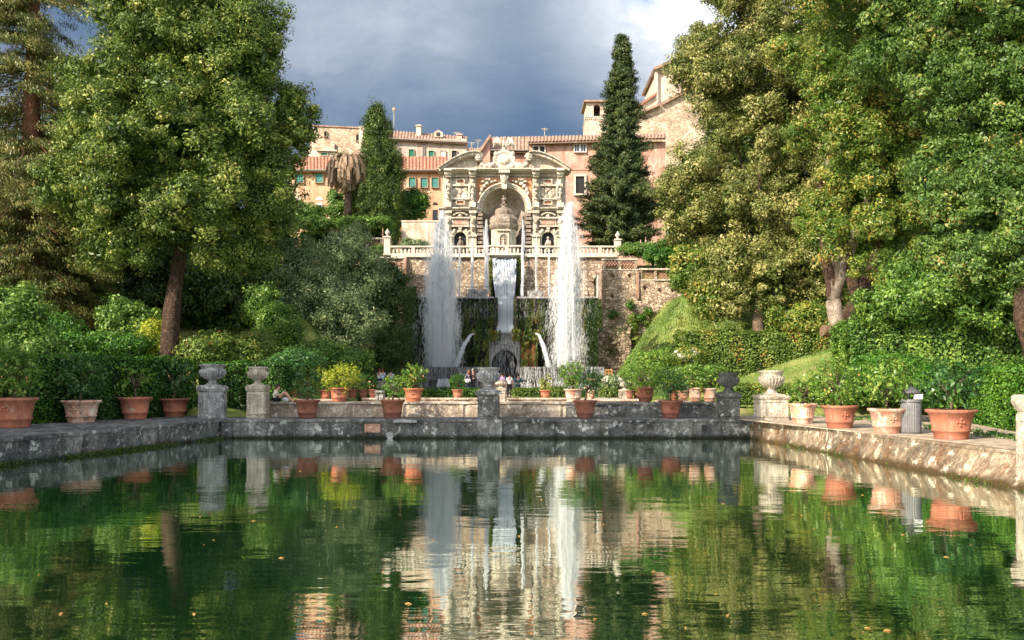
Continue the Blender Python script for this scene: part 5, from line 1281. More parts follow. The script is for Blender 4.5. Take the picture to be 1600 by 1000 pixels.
# pink villa
V = Pl(110)
e = empty('pink_villa', V.c(850, 424), 'large pink plastered villa with brown tiled roof behind the organ facade', 'building')
mb = MB(); V.box(mb, 824, 221, 1040, 430, 0, -10); obj('wall', mb, 'pink', e)
mb = MB(); V.poly(mb, [(740, 256), (766, 219), (766, 300), (740, 300)], 1.2, -3); V.box(mb, 766, 236, 824, 300, .2, -6); obj('gabled_block', mb, 'pink', e)
mb = MB(); V.poly(mb, [(737, 256), (766, 215.5), (768, 218.5), (740, 260)], 1.7, -6); obj('gable_edge', mb, 'roof_old', e)
tiles('roof', rc(V, 824, 223, .9), rc(V, 1040, 217, .9), rc(V, 824, 215, -5), rc(V, 1040, 210, -5), 'roof_old', e, .42, .1)
tiles('roof', rc(V, 764, 237, .9), rc(V, 826, 237, .9), rc(V, 764, 215.5, -4), rc(V, 826, 214.5, -4), 'roof_old', e, .42, .1)
mb = MB(); V.box(mb, 765, 237, 825, 238.6, 1.1, .8); mb.tube([V.c(825, 238, .9), V.c(825, 225, .9)], .08, 6); obj('gutter', mb, 'pipe', e)
window(V, 833, 229, 841, 240, e, 'dark', 0, 1, 'white_fr'); window(V, 843.5, 229, 851, 240, e, 'dark', 0, 1, 'white_fr')
window(V, 897.5, 226, 905, 238, e, 'glass', 0, 1); window(V, 907.5, 226, 915, 238, e, 'glass', 0, 1)
window(V, 899.5, 276, 913, 303, e, 'dark', 0, 3, 'trav_plain', 'tall dark doorway-like window in a white frame')
mb = MB(); V.box(mb, 884, 264, 945, 266, .08, 0); obj('string_course', mb, 'pink', e)
# bell tower
T = Pl(140); kt = T.k
e = empty('bell_tower', T.c(945, 230), 'square bell tower with arched openings, tiled pyramid roof and iron cross', 'tower')
x0, x1 = 916, 974; cxp = 945; mb = MB(); T.box(mb, x0, 186, x1, 240, 0, -(x1-x0)*kt); obj('shaft', mb, 'churchbrick', e)
mb = MB(); T.box(mb, x0-1, 182, x1+1, 184, .15, -(x1-x0)*kt-.15); T.box(mb, x0-.4, 184, x1+.4, 186, .08, -(x1-x0)*kt-.1)
for q in range(int(x0), int(x1), 3): T.box(mb, q, 186, q+1.5, 187.4, .12, 0)
obj('cornice', mb, 'trav', e)
mb = MB(); T.box(mb, x0+.6, 158, 927.5, 182, 0, -.6); T.box(mb, 938, 158, 947.5, 182, 0, -.6); T.box(mb, 958, 158, x1-.6, 182, 0, -.6)
for cx_ in (932.75, 952.75): T.poly(mb, [(cx_-5.3, 158), (cx_+5.3, 158), (cx_+5.3, 168)]+[(cx_+5.3*math.cos(R(t)), 168-5.3*math.sin(R(t))) for t in range(15, 180, 15)]+[(cx_-5.3, 168)], 0, -.6)
T.box(mb, x0+.6, 158, x0+4, 182, -.6, -(x1-x0)*kt); T.box(mb, x1-4, 158, x1-.6, 182, -.6, -(x1-x0)*kt); T.box(mb, x0+.6, 158, x1-.6, 182, -5, -5.6)
obj('belfry', mb, 'churchbrick', e)
mb = MB(); c = T.c(933, 178, -2); mb.lathe([(.5, 0), (.45, .1), (.3, .4), (.2, .7), (.05, .8)], (c.x, c.y, c.z), 14); obj('bell', mb, 'binlid', e, smooth=True)
hw = (x1-x0+8)/2*kt; X0 = T.x(cxp); zc = T.z(158); ap = Vector((X0, 140+hw-.6, T.z(147.5)))
yc = 140+hw-.6
mb = MB(); 
cor = [Vector((X0+a*hw, yc+b*hw, zc)) for a, b in ((-1, -1), (1, -1), (1, 1), (-1, 1))]
mb.add(cor+[ap]+[c_-Vector((0, 0, .25)) for c_ in cor], [(0, 1, 4), (1, 2, 4), (2, 3, 4), (3, 0, 4), (0, 5, 6, 1), (1, 6, 7, 2), (2, 7, 8, 3), (3, 8, 5, 0), (5, 8, 7, 6)])
obj('roof', mb, 'roof_old', e)
mb = MB(); mb.tube([ap-Vector((0, 0, .1)), ap+Vector((0, 0, 1.1))], .04, 5); mb.box(ap.x-.22, ap.x+.22, ap.y-.03, ap.y+.03, ap.z+.72, ap.z+.79); obj('cross', mb, 'iron', e)
# church choir and gable
H_ = Pl(135)
e = empty('church', H_.c(1060, 300), 'tall pale brick church with a sloping tiled gable behind the golden tree', 'church')
mb = MB(); H_.poly(mb, [(1026, 330), (1026, 110), (1095, 78), (1150, 60), (1150, 330)], 0, -12); obj('nave_wall', mb, 'churchbrick', e)
mb = MB(); H_.poly(mb, [(1020, 109), (1098, 74), (1150, 50), (1150, 56), (1098, 80), (1022, 112)], 1.0, -12); obj('roof', mb, 'roof_old', e)
mb = MB(); H_.box(mb, 1025, 109, 1100, 111, .35, 0)
for q in range(1027, 1100, 3): H_.box(mb, q, 111, q+1.5, 114, .3, 0)
H_.box(mb, 1025, 114, 1100, 115, .2, 0); obj('dentil_course', mb, 'trav', e)
mb = MB(); H_.poly(mb, [(1042, 108), (1042, 104.5), (1075, 90), (1075, 103)], .25, 0); obj('gable_shade_panel', mb, 'dark_in', e)  # dark plate on the wall, painted as shadow below the gable
mb = MB(); H_.box(mb, 1055, 128, 1059, 137, .05, 0); H_.arc(mb, 1057, 128, .1, 2, 0, 180, .05, 0, 6); obj('slit_window', mb, 'dark_in', e)
mb = MB(); H_.box(mb, 1023.5, 110, 1027.5, 166, .5, -1); obj('corner_pilaster', mb, 'trav', e)
L_ = Pl(128)
mb = MB(); L_.poly(mb, [(1000, 330), (1000, 176), (1030, 166), (1056, 152), (1100, 130), (1100, 330)], 0, -5); obj('aisle_wall', mb, 'stonehouse', e)
mb = MB(); L_.poly(mb, [(996, 178), (1030, 164), (1030, 167), (998, 181)], .8, -5); L_.poly(mb, [(1032, 162), (1056, 149), (1100, 127), (1100, 132), (1056, 154), (1034, 166)], .6, -5); obj('aisle_roof', mb, 'roof_old', e)
mb = MB(); Pl(131).poly(mb, [(1000, 200), (1000, 166), (1026, 148), (1026, 200)], 0, -3); obj('side_chapel_wall', mb, 'cream_pl', e)
mb = MB(); Pl(131).poly(mb, [(996, 165), (1026, 145), (1026, 148.5), (998, 168)], .5, -3); obj('side_chapel_roof', mb, 'roof', e)
# garden roof gutters: small statues by the path
for px, l in ((1009, 'small reddish garden statue behind the right gate pier'), (1001, 'small dim garden statue beside the reddish one')):
    P_ = Pl(90); mb = MB(); s_ = 1 if px > 1005 else .6
    P_.box(mb, px-1.6, 384, px+1.6, 388, .1, -.1)
    for (dy, rx, ry) in ((382-10*s_, 1, 1.2), (382-5*s_, 1.5, 3*s_), (383, 1.3, 3)): mb.ball(P_.c(px, dy), (rx*P_.k, .12, ry*P_.k), 8, 6, .2)
    tag(obj('garden_statue', mb, 'pink'), l, 'statue')
# ------------------------------------------------------------------ vegetation
def clumps(name, cc, cr, dd, per, L, mat, parent=None, seed=0, asp=.4, flat=.5, droop=.4, up=.3, vary=.5, stretch=None):
    """leaf clumps at given centres; dd = outward direction, stretch = vectors along which a clump is drawn out"""
    rng = np.random.default_rng(seed); nc = len(cc); n = nc*per; ci = np.repeat(np.arange(nc), per)
    e = unit(rng.normal(size=(n, 3))); rr = rng.random(n)[:, None]**.5; e2 = e.copy(); e2[:, 2] *= flat
    P = cc[ci]+e2*rr*cr[ci][:, None]
    if stretch is not None: P = P+stretch[ci]*(rng.random(n)[:, None]-.5)
    Nr = e*.6+dd[ci]*.4+rng.normal(size=(n, 3))*.5; Nr[:, 2] += up
    S = L*rng.uniform(.6, 1.35, n); crn = rng.random(nc)
    v = leaves(rng, P, Nr, S, S*asp, droop, .15, dd[ci]*1.0)
    return npobj(name, v, 4, mat, parent, np.clip(vary*crn[ci]+(1-vary*.9)*rng.random(n), 0, 1))
def tree(name, label, cat, base, trunk, rad, blobs, mat, nc, per, rc, L, seed, bark='bark', limbs=6, group=None, limbmb=None, **kw):
    """base/trunk in (px, py, d); crown blobs in view units at a distance"""
    b = W(*base); e = empty(name, b, label, cat, group)
    mb = MB(); pts = [W(*p) for p in [base]+trunk]
    mb.tube([pts[0]-Vector((0, 0, .5))]+pts, [rad[0]*1.35]+list(rad), 12, .35)
    top = pts[-1]; rr = random.Random(seed); Bw = [pb(*q) for q in blobs]
    for q in range(limbs):
        B1 = Bw[q % len(Bw)]; t = Vector((B1[0]+rr.uniform(-.3, .3)*B1[3], B1[1]+rr.uniform(-.3, .3)*B1[4], B1[2]+rr.uniform(-.1, .5)*B1[5]))
        s = pts[-1] if q % 2 else pts[-2].lerp(pts[-1], .6); m_ = s.lerp(t, .5)+Vector((rr.uniform(-.5, .5), 0, rr.uniform(0, .6)))
        mb.tube([s, m_, t], [rad[-1]*.8, rad[-1]*.5, rad[-1]*.18], 7, .3)
    if limbmb: limbmb(mb)
    obj('trunk', mb, bark, e, smooth=True)
    bl = kw.pop('bil', None)
    crown('crown', billow(Bw, bl[0], bl[1], seed) if bl else Bw, nc, per, rc, L, mat, e, seed, **kw)
    return e
def shrub(name, label, blobs, mat, nc, per, rc, L, seed, cat='shrub', group=None, par=None, **kw):
    o = crown(name, [pb(*q) for q in blobs], nc, per, rc, L, mat, par, seed, **kw)
    return tag(o, label, cat, group)

# the great evergreen on the left
tree('evergreen_tree', 'huge dense evergreen tree with one stout trunk on the left bank', 'tree', (265, 548, 46), [(268, 490, 46), (277, 430, 46), (284, 380, 46), (283, 300, 46.5), (286, 200, 47)], [.44, .4, .37, .34, .28, .2],
     [(280, 10, 46, 120, 110, 4), (280, -120, 46, 95, 110, 3.2), (205, 130, 46, 92, 100, 3.4), (368, 110, 46.5, 84, 110, 3.2), (285, 215, 45, 140, 120, 4.4), (165, 270, 46, 85, 95, 3), (385, 285, 46.5, 80, 100, 3.2), (285, 330, 45, 130, 80, 4),
      (452, 165, 47, 42, 62, 1.8), (205, 365, 45.5, 90, 52, 3), (375, 375, 46.5, 72, 46, 2.5), (130, 215, 46, 45, 60, 1.6)], 'lf_big', 2500, 170, .58, .14, 1, fill=.1, back=.5, limbs=10, droop=.2, bil=(95, 1.25), bark='bark_furrowed')
# off to the left, the row whose shade falls on the left and far walls (out of view, behind the photographer's left)
def shade_tree(label, base, h, pts, seed, nc=260):
    e = empty('tall_shade_tree', base, label, 'tree', 'tall trees along the left bank'); b = Vector(base)
    mb = MB(); mb.tube([b-Vector((0, 0, .4)), b+Vector((.2, .1, h*.5)), b+Vector((0, 0, h))], [.6, .42, .15], 10, .3); 
    for p in pts[::2]: mb.tube([b+Vector((0, 0, min(p[2]*.7, h*.8))), Vector(p[:3])], [.16, .05], 6)
    obj('trunk', mb, 'bark', e, smooth=True)
    crown('crown', pts, nc, 60, 1.0, .42, 'lf_dark', e, seed, back=1, fill=.15)
TSv = TOSUN
def sh(tx, ty, tz, t, r, rz=None): p = Vector((tx, ty, tz))+TSv*t; return (p.x, p.y, p.z, r, r, rz or r)
shade_tree('tall dense tree on the left bank out of view beside the first pots', (-26, 24, .8), 22, [sh(-17.5, 32, 1.2, 17, 3.4), sh(-15, 36, 1, 19, 3.2), sh(-14, 39, 1.4, 21, 3.0), sh(-19, 28, 1.5, 14, 3.2), sh(-12.6, 39.5, 1.0, 23, 2.2)], 201, 330)
shade_tree('tall dense tree on the left bank out of view beside the near corner', (-27, 15, .8), 27, [sh(-8, 39, .6, 29, 2.4), sh(-9.5, 40.5, .5, 31, 1.5), sh(-4.3, 38.9, .3, 32, 1.5), sh(-1.2, 38.9, .6, 34, 2.2), sh(-17, 25, .5, 15, 3)], 202, 300)
shade_tree('tallest tree on the left bank out of view behind the photographer', (-26, 8, .8), 31, [sh(2.4, 38.8, .3, 38, 2.0, 1.5), sh(6.5, 39, .7, 42, 2.7), sh(9.6, 39.5, 1.0, 44, 2.0), sh(4.5, 38.8, 0, 40, 2.0, 1.4)], 203, 260)

# redwood at the far left
def redwood():
    d = 53; b = W(42, 560, d); e = empty('redwood_tree', b, 'tall red-barked conifer with thin drooping sprays at the far left', 'tree')
    mb = MB(); mb.tube([W(40, 575, d), W(43, 480, d), W(47, 350, d), W(50, 200, d), W(52, 50, d), W(53, -150, d)], [.75, .6, .52, .46, .4, .25], 14, .35)
    rng = np.random.default_rng(77); rr = random.Random(77); cc = []; dd = []; st = []; cr = []
    py = -140
    while py < 560:
        f = (py+140)/700; nb = 5 if py < 220 else 8
        for q in range(nb):
            a = rr.uniform(0, 6.28); ln = (3.0+f*2.6)*rr.uniform(.65, 1.15); s = W(48, py, d); dr = rr.uniform(.1, .45)+f*.15
            t = s+Vector((math.cos(a)*ln, math.sin(a)*ln, -ln*dr)); m_ = s.lerp(t, .5)+Vector((0, 0, .35))
            mb.tube([s, m_, t], [.05, .03, .012], 5)
            for z in range(7):
                u = .25+.75*z/6+rr.uniform(-.05, .05); p = s.lerp(m_, u*2) if u < .5 else m_.lerp(t, u*2-1)
                side = Vector((-math.sin(a), math.cos(a), 0))*rr.uniform(-1, 1)*(.35+.6*u)
                cc.append(tuple(p+side+Vector((0, 0, -.12)))); dd.append((math.cos(a), math.sin(a), -.5)); cr.append(rr.uniform(.45, .8)); v = Vector((math.cos(a), math.sin(a), -.45))*rr.uniform(.3, .8); st.append(tuple(v))
        py += 9 if py > 250 else 14
    obj('trunk', mb, 'bark_red', e, smooth=True)
    clumps('crown', np.array(cc), np.array(cr), np.array(dd), 105, .19, 'lf_red', e, 78, .26, .4, .6, .5, .5, np.array(st))
redwood()
# dark trees behind
BG = 'dark evergreens behind the left bank'
tree('evergreen_tree', 'dark evergreen filling the gap between the redwood and the big trunk', 'tree', (150, 560, 60), [(150, 500, 60), (152, 440, 60)], [.35, .3, .2], [(150, 440, 60, 90, 80), (100, 380, 62, 70, 80), (170, 500, 59, 80, 50)], 'lf_dark', 330, 130, .9, .2, 31, group=BG)
tree('evergreen_tree', 'dark evergreen right behind the stout trunk on the left bank', 'tree', (330, 555, 62), [(330, 500, 62), (335, 450, 62)], [.35, .3, .2], [(320, 430, 63, 80, 60), (370, 470, 62, 75, 75), (270, 480, 62, 70, 60), (420, 400, 66, 60, 60)], 'lf_dark', 400, 130, .9, .2, 32, group=BG)
tree('evergreen_tree', 'shadowy evergreen low at the left edge of the view', 'tree', (15, 560, 58), [(15, 520, 58), (10, 480, 58)], [.35, .3, .2], [(20, 480, 58, 80, 70), (-30, 380, 60, 80, 110), (70, 520, 57, 60, 40), (-20, 250, 64, 60, 100), (90, 280, 64, 50, 110), (110, 160, 66, 40, 80)], 'lf_dark', 360, 120, .9, .2, 33, group=BG)
tree('evergreen_tree', 'far dark evergreen half hidden between the great tree and the orange wing', 'tree', (430, 480, 84), [(430, 430, 84), (432, 380, 84)], [.35, .3, .2], [(432, 300, 84, 42, 70), (425, 380, 82, 50, 50), (400, 220, 90, 50, 90)], 'lf_dark', 240, 110, 1.1, .25, 34, group=BG)
tree('evergreen_tree', 'dark evergreen wholly behind the great evergreen, closing the gaps in its crown', 'tree', (270, 560, 62), [(270, 400, 62), (270, 300, 62)], [.4, .3, .2], [(270, 330, 63, 110, 90), (290, 180, 63, 120, 110), (230, 420, 62, 60, 40), (270, 60, 63, 90, 90)], 'lf_dark', 500, 80, 1.1, .3, 35, group=BG)
tree('evergreen_tree', 'dark evergreen behind the golden tree, closing the gaps in its crown', 'tree', (1190, 480, 72), [(1190, 400, 72), (1190, 300, 72)], [.4, .3, .2], [(1180, 200, 72, 80, 90), (1200, 340, 72, 100, 90), (1150, 420, 70, 60, 50), (1340, 350, 66, 90, 80)], 'lf_dark', 420, 80, 1.1, .3, 36)
# olives in front of the left buttress
tree('olive_tree', 'silvery grey-green olive tree in front of the left buttress wall', 'tree', (500, 585, 66), [(500, 550, 66), (497, 500, 66)], [.4, .35, .28], [(470, 430, 66, 50, 55), (540, 405, 67, 50, 45), (500, 470, 65, 62, 55), (455, 500, 65, 45, 50), (540, 500, 65, 55, 60), (570, 430, 68, 40, 40)], 'lf_olive', 640, 140, .75, .17, 41, asp=.3, droop=.1)
tree('olive_tree', 'darker shaded olive tree against the wet fountain wall', 'tree', (600, 590, 70), [(600, 560, 70), (602, 520, 70)], [.35, .3, .24], [(592, 480, 70, 42, 55), (612, 545, 69.5, 28, 42), (570, 545, 68, 45, 45), (622, 450, 72, 16, 30), (600, 430, 73, 28, 28)], 'lf_dark', 420, 130, .7, .18, 42, asp=.35)
# saplings and shrubs above the left hedge
SG = 'sunlit shrubs above the left hedge'
for i, (q, mt, nc, l) in enumerate([
    ([(20, 500, 40, 62, 55), (60, 560, 39, 40, 50), (10, 590, 38, 50, 60)], 'lf_laurel', 330, 'large bright leafy shrub rising behind the biggest left pot'),
    ([(115, 545, 45, 50, 26), (90, 520, 47, 40, 25)], 'lf_hedge', 150, 'mid green shrub between the left edge shrub and the dark clipped hedge'),
    ([(195, 500, 50, 34, 36), (230, 520, 50, 30, 30)], 'lf_laurel', 130, 'airy green sapling left of the stout trunk'),
    ([(185, 543, 46, 55, 20)], 'lf_hedge', 120, 'spreading green shrub above the middle of the dark hedge'),
    ([(245, 540, 47, 32, 22), (240, 520, 47, 16, 14)], 'lf_yel', 110, 'yellow-green shrub at the foot of the stout trunk'),
    ([(310, 552, 47, 40, 22), (335, 540, 48, 28, 20)], 'lf_hedgey', 150, 'pale yellow shrub above the octagonal pedestal'),
    ([(385, 550, 49, 38, 26), (405, 535, 50, 25, 18)], 'lf_hedgey', 150, 'dusty yellow-green shrub behind the narrow pedestal'),
    ([(440, 520, 56, 38, 42), (415, 480, 58, 26, 36)], 'lf_laurel', 210, 'fresh green young tree left of the olives'),
    ([(500, 560, 55, 50, 26), (545, 565, 54, 34, 22)], 'lf_laurel', 200, 'green shrub mass under the olives'),
    ([(470, 566, 48, 38, 18), (440, 580, 47, 30, 20)], 'lf_lemond', 170, 'dark green bush behind the seated reader')]):
    shrub('shrub', l, q, mt, nc, 110, .5, .15, 60+i, group=SG, vlo=0.02)
# cypress
tree('cypress_tree', 'dark slender cypress in front of the orange villa wing', 'tree', (598, 372, 97), [(597, 340, 97), (594, 260, 97)], [.4, .35, .2],
     [(583, 176, 97, 5, 16), (593, 174, 97, 5, 14), (588, 202, 97, 22, 34), (592, 245, 97, 33, 46), (593, 295, 97, 41, 50), (595, 335, 97, 42, 42), (612, 355, 96, 14, 45), (572, 330, 97, 16, 40)], 'lf_cyp', 1000, 110, .55, .2, 43, flat=1.5, droop=-1.2, shell=(.75, 1), asp=.3)
tree('evergreen_tree', 'small round evergreen right of the cypress', 'tree', (650, 352, 99), [(650, 340, 99), (650, 325, 99)], [.2, .18, .1], [(650, 318, 99, 21, 24), (636, 325, 99, 14, 26)], 'lf_hedge', 130, 100, .7, .22, 44)
tree('evergreen_tree', 'low bright tree in front of the arched villa windows', 'tree', (480, 352, 101), [(480, 345, 101), (480, 335, 101)], [.2, .18, .1], [(476, 332, 101, 30, 14), (455, 330, 101, 22, 16)], 'lf_laurel', 120, 100, .7, .22, 45)
tree('evergreen_tree', 'green tree half hidden behind the dead palm', 'tree', (530, 352, 104), [(530, 345, 104), (530, 335, 104)], [.2, .18, .1], [(527, 322, 104, 14, 26), (558, 318, 104, 14, 28)], 'lf_laurel', 120, 100, .7, .22, 46)
def palm():
    d = 96; b = W(544, 345, d); e = empty('palm_tree', b, 'palm with a mop of dead brown drooping fronds in front of the villa wing', 'tree')
    mb = MB(); mb.tube([W(544, 350, d), W(544, 320, d), W(545, 290, d), W(545, 262, d), W(543, 248, d)], [.46, .42, .42, .6, .4], 12, .5); obj('trunk', mb, 'bark', e, smooth=True)
    rng = np.random.default_rng(5); tris = []; c = np.array(W(543, 250, d)); k = d/FP; rn = []
    for i in range(700):
        a = rng.uniform(0, 6.28); l1 = rng.uniform(.6, 1.05); rr_ = rng.uniform(12, 37)*k; dn = (46-.55*rr_/k+rng.uniform(-14, 14))*k; up_ = rng.uniform(3, 8)*k
        if i > 640: dn = rng.uniform(-4, 12)*k; up_ = rng.uniform(5, 9)*k
        h = np.array([math.cos(a), math.sin(a), 0]); s = np.array([-math.sin(a), math.cos(a), 0]); v = rng.random()
        P = [c+h*rr_*math.sin(t*1.57)+np.array([0, 0, up_*math.sin(t*3.1)-dn*t**1.9]) for t in np.linspace(0, 1, 8)]
        for j in range(7):
            for w, o in ((.03, 0), (.045, .1), (.045, -.1)):
                p, q = P[j]+s*o*(j/7), P[j+1]+s*o*((j+1)/7); dz_ = np.array([0, 0, -.1*abs(o)*8])
                tris += [p-s*w, q-s*w+dz_, q+s*w+dz_, p+s*w]; rn.append(v*.6+.4*rng.random())
    npobj('fronds', np.array(tris), 4, 'lf_dead', e, np.array(rn))
    crown('green_shoots', [pb(535, 246, d, 12, 5)], 14, 40, .35, .3, 'lf_laurel', e, 8, fill=0)
palm()
# clipped canopy on the upper terrace
shrub('clipped_canopy', 'flat clipped green canopy of trees on the terrace above the olives', [(500, 352, 91, 36, 11, 2), (560, 352, 91, 40, 11, 2), (598, 352, 91, 16, 12, 2), (485, 348, 91, 20, 8, 2)], 'lf_laurel', 420, 90, .5, .18, 90, 'hedge', shell=(.6, 1), up=.9)
mb = MB(); P_ = Pl(93); P_.box(mb, 470, 362, 606, 400, 0, -1); tag(obj('clipped_hedge', mb, 'core'), 'dark block standing for the shade under the flat canopy', 'hedge')  # shade below the canopy built as a near-black box
shrub('shrub', 'white-flowered shrub in front of the beige garden wall', [(646, 382, 88, 24, 8)], 'lf_olive', 60, 90, .4, .15, 91)
shrub('shrub', 'small green shrub beside the left gate pier', [(596, 392, 87.5, 16, 9)], 'lf_laurel', 50, 90, .4, .16, 92)
shrub('shrub', 'green shrubs behind the right gate pier', [(1000, 392, 86, 34, 8), (985, 384, 88, 16, 4)], 'lf_laurel', 90, 90, .45, .16, 93)
shrub('shrub', 'deep green bush between the right gate pier and the golden tree', [(1035, 402, 84, 36, 18), (1060, 390, 83, 30, 30)], 'lf_hedge', 150, 100, .6, .18, 94)
# spiky conical conifer on the right
def spire():
    d = 98; b = W(968, 385, d); e = empty('conifer_tree', b, 'tall ragged dark conifer spire in front of the bell tower', 'tree')
    mb = MB(); mb.tube([W(968, 392, d), W(969, 300, d), W(970, 180, d), W(971, 60, d)], [.6, .45, .25, .04], 10, .3)
    rr = random.Random(4); cc = []; dd = []; cr = []; st = []; k = d/FP; py = 60
    def half(py):   # silhouette half width in view pixels
        return float(np.interp(py, [58, 75, 100, 140, 170, 200, 240, 280, 320, 350, 375, 392], [2, 9, 14, 22, 24, 31, 38, 48, 58, 62, 56, 40]))
    while py < 388:
        hwid = half(py)*(1+.28*noise.noise(Vector((py*.045, 3, 1)))); nb = int(6+hwid/3.6)
        for q in range(nb):
            a = rr.uniform(0, 6.28); ln = hwid*k*rr.uniform(.6, 1.12)*(1+.3*noise.noise(Vector((py*.03, math.cos(a)*1.2, 7)))); s = W(970+(2 if py < 120 else 0), py, d); up_ = rr.uniform(-.05, .35)
            t = s+Vector((math.cos(a)*ln, math.sin(a)*ln, ln*up_*.5)); mb.tube([s, t], [.07, .02], 5)
            nn_ = max(2, int(ln/.55))
            for z in range(nn_):
                u = (z+1)/nn_; p = s.lerp(t, u); cc.append((p.x, p.y, p.z+rr.uniform(-.1, .15))); dd.append((math.cos(a), math.sin(a), .6)); cr.append((.5+.35*(1-u))*rr.uniform(.7, 1.25)); st.append((math.cos(a)*.5, math.sin(a)*.5, .25))
        py += 5.2 if py < 150 else 7
    obj('trunk', mb, 'bark', e, smooth=True)
    clumps('crown', np.array(cc), np.array(cr), np.array(dd), 85, .26, 'lf_pine', e, 44, .34, .55, -.3, .4, .5, np.array(st))
    crown('inner_foliage', [pb(970, y_, d, half(y_)*.62, 16, half(y_)*.62*k) for y_ in range(90, 385, 20)], 420, 90, .55, .3, 'lf_pine', e, 47, fill=.1, droop=0)
spire()
# golden-brown tree
tree('golden_tree', 'very large golden-brown leaved tree in front of the church', 'tree', (1189, 574, 55), [(1186, 540, 55), (1184, 505, 55.5), (1186, 450, 57)], [.34, .3, .32, .3],
     [(1190, 40, 60, 105, 100, 4), (1130, 150, 60, 88, 90, 4), (1225, 170, 60, 110, 120, 4.6), (1102, 270, 60, 78, 80, 3.5), (1200, 300, 59, 115, 100, 4.6), (1100, 370, 60, 70, 66, 3.2), (1190, 410, 58, 100, 70, 4), (1140, 440, 58, 66, 52, 2.8), (1270, 430, 58, 70, 66, 3),
      (1290, 300, 60, 70, 90, 3), (1165, -60, 60, 85, 70, 4)], 'lf_gold', 2600, 170, .64, .155, 51, limbs=9, fill=.12, bil=(110, 1.4))
shrub('ivy_clump', 'dark leafy low branches hanging left of the thin brown trunk', [(1112, 462, 57, 36, 34), (1085, 425, 58, 38, 40), (1250, 500, 56, 60, 30)], 'lf_mix', 320, 120, .55, .17, 52, 'foliage')
# multi-stemmed plane with a scarred stump
def stems(mb):
    for pts, rd in (([(1318, 500, 49.3), (1330, 490, 49), (1345, 460, 49), (1365, 420, 49), (1375, 380, 49), (1378, 330, 49), (1385, 270, 49.3)], [.5, .48, .42, .36, .3, .26, .18]),
                    ([(1340, 470, 49), (1330, 430, 49.2), (1322, 390, 49.3), (1318, 340, 49.5), (1310, 300, 50)], [.34, .28, .24, .2, .12]),
                    ([(1305, 480, 49.5), (1300, 440, 49.6), (1290, 400, 49.8), (1284, 340, 50), (1282, 280, 50)], [.4, .34, .28, .22, .12])):
        mb.tube([W(*p) for p in pts], rd, 10, .5)
TREE = tree('scarred_tree', 'old many-stemmed tree with a pale scarred leaning trunk, held up by a prop', 'tree', (1313, 552, 49), [(1316, 525, 49), (1308, 500, 49.2), (1303, 470, 49.4)], [.3, .5, .46, .42],
     [(1330, 60, 50, 110, 100, 4), (1400, 170, 49, 90, 100, 3.5), (1320, 200, 50, 80, 80, 3), (1390, 280, 49.5, 80, 50, 3), (1440, 330, 49, 50, 60, 2.2), (1320, 290, 51, 60, 50, 2.4), (1290, 350, 51, 40, 50, 1.6), (1345, 370, 51, 40, 60, 1.5), (1400, 380, 48.5, 40, 50, 1.6), (1330, 430, 51.5, 40, 40, 1.4), (1345, 330, 48.3, 26, 22, .9), (1300, 395, 48.6, 18, 20, .7), (1345, 415, 47.8, 24, 26, .8), (1300, 350, 48.4, 24, 34, .8), (1385, 430, 47.6, 30, 34, .9), (1368, 350, 48, 26, 30, .8)], 'lf_mix', 1500, 160, .55, .14, 53, bark='bark_pale', limbs=4, fill=.05, bil=(70, 1.1))
mb = MB(); stems(mb); st_ = obj('stem', mb, 'bark_furrowed', TREE, smooth=True)
mb = MB(); mb.tube([W(1331, 566, 48.6), W(1330, 528, 48.7)], [.26, .22], 10, .15); mb.tube([W(1286, 516, 48.2), W(1300, 519, 48.4), W(1322, 508, 48.7)], [.3, .34, .3], 10, .3)
tag(obj('tree_prop', mb, 'wood'), 'rotting wooden prop and saddle under the scarred leaning trunk', 'prop')
tree('broadleaf_tree', 'deep emerald tree overhanging the top right corner', 'tree', (1625, 600, 38), [(1616, 540, 38), (1602, 500, 38), (1603, 450, 38.5), (1625, 380, 39)], [.5, .4, .5, .4, .35],
     [(1480, 40, 42, 130, 100, 3.6), (1590, 40, 41, 130, 100, 3.6), (1500, 170, 42, 95, 100, 3), (1590, 190, 40, 100, 110, 3), (1520, 300, 41, 90, 80, 2.8), (1600, 320, 39, 90, 90, 2.6), (1470, 390, 42, 60, 50, 2), (1560, 400, 40, 90, 50, 2.2), (1420, 80, 44, 90, 90, 3), (1440, -60, 43, 160, 70, 4)],
     'lf_emer', 2500, 160, .5, .14, 54, bark='bark_furrowed', limbs=10, droop=.6, fill=.05, bil=(110, 1.0))
tree('broadleaf_tree', 'shadowy green tree between the golden tree and the emerald one', 'tree', (1450, 540, 56), [(1450, 480, 56), (1450, 430, 56)], [.3, .3, .22], [(1440, 420, 56, 90, 70), (1360, 440, 57, 60, 60), (1540, 400, 56, 90, 100), (1480, 250, 60, 160, 140, 5), (1290, 100, 66, 90, 100), (1300, 470, 60, 60, 60)], 'lf_dark', 700, 110, 1.0, .24, 55)

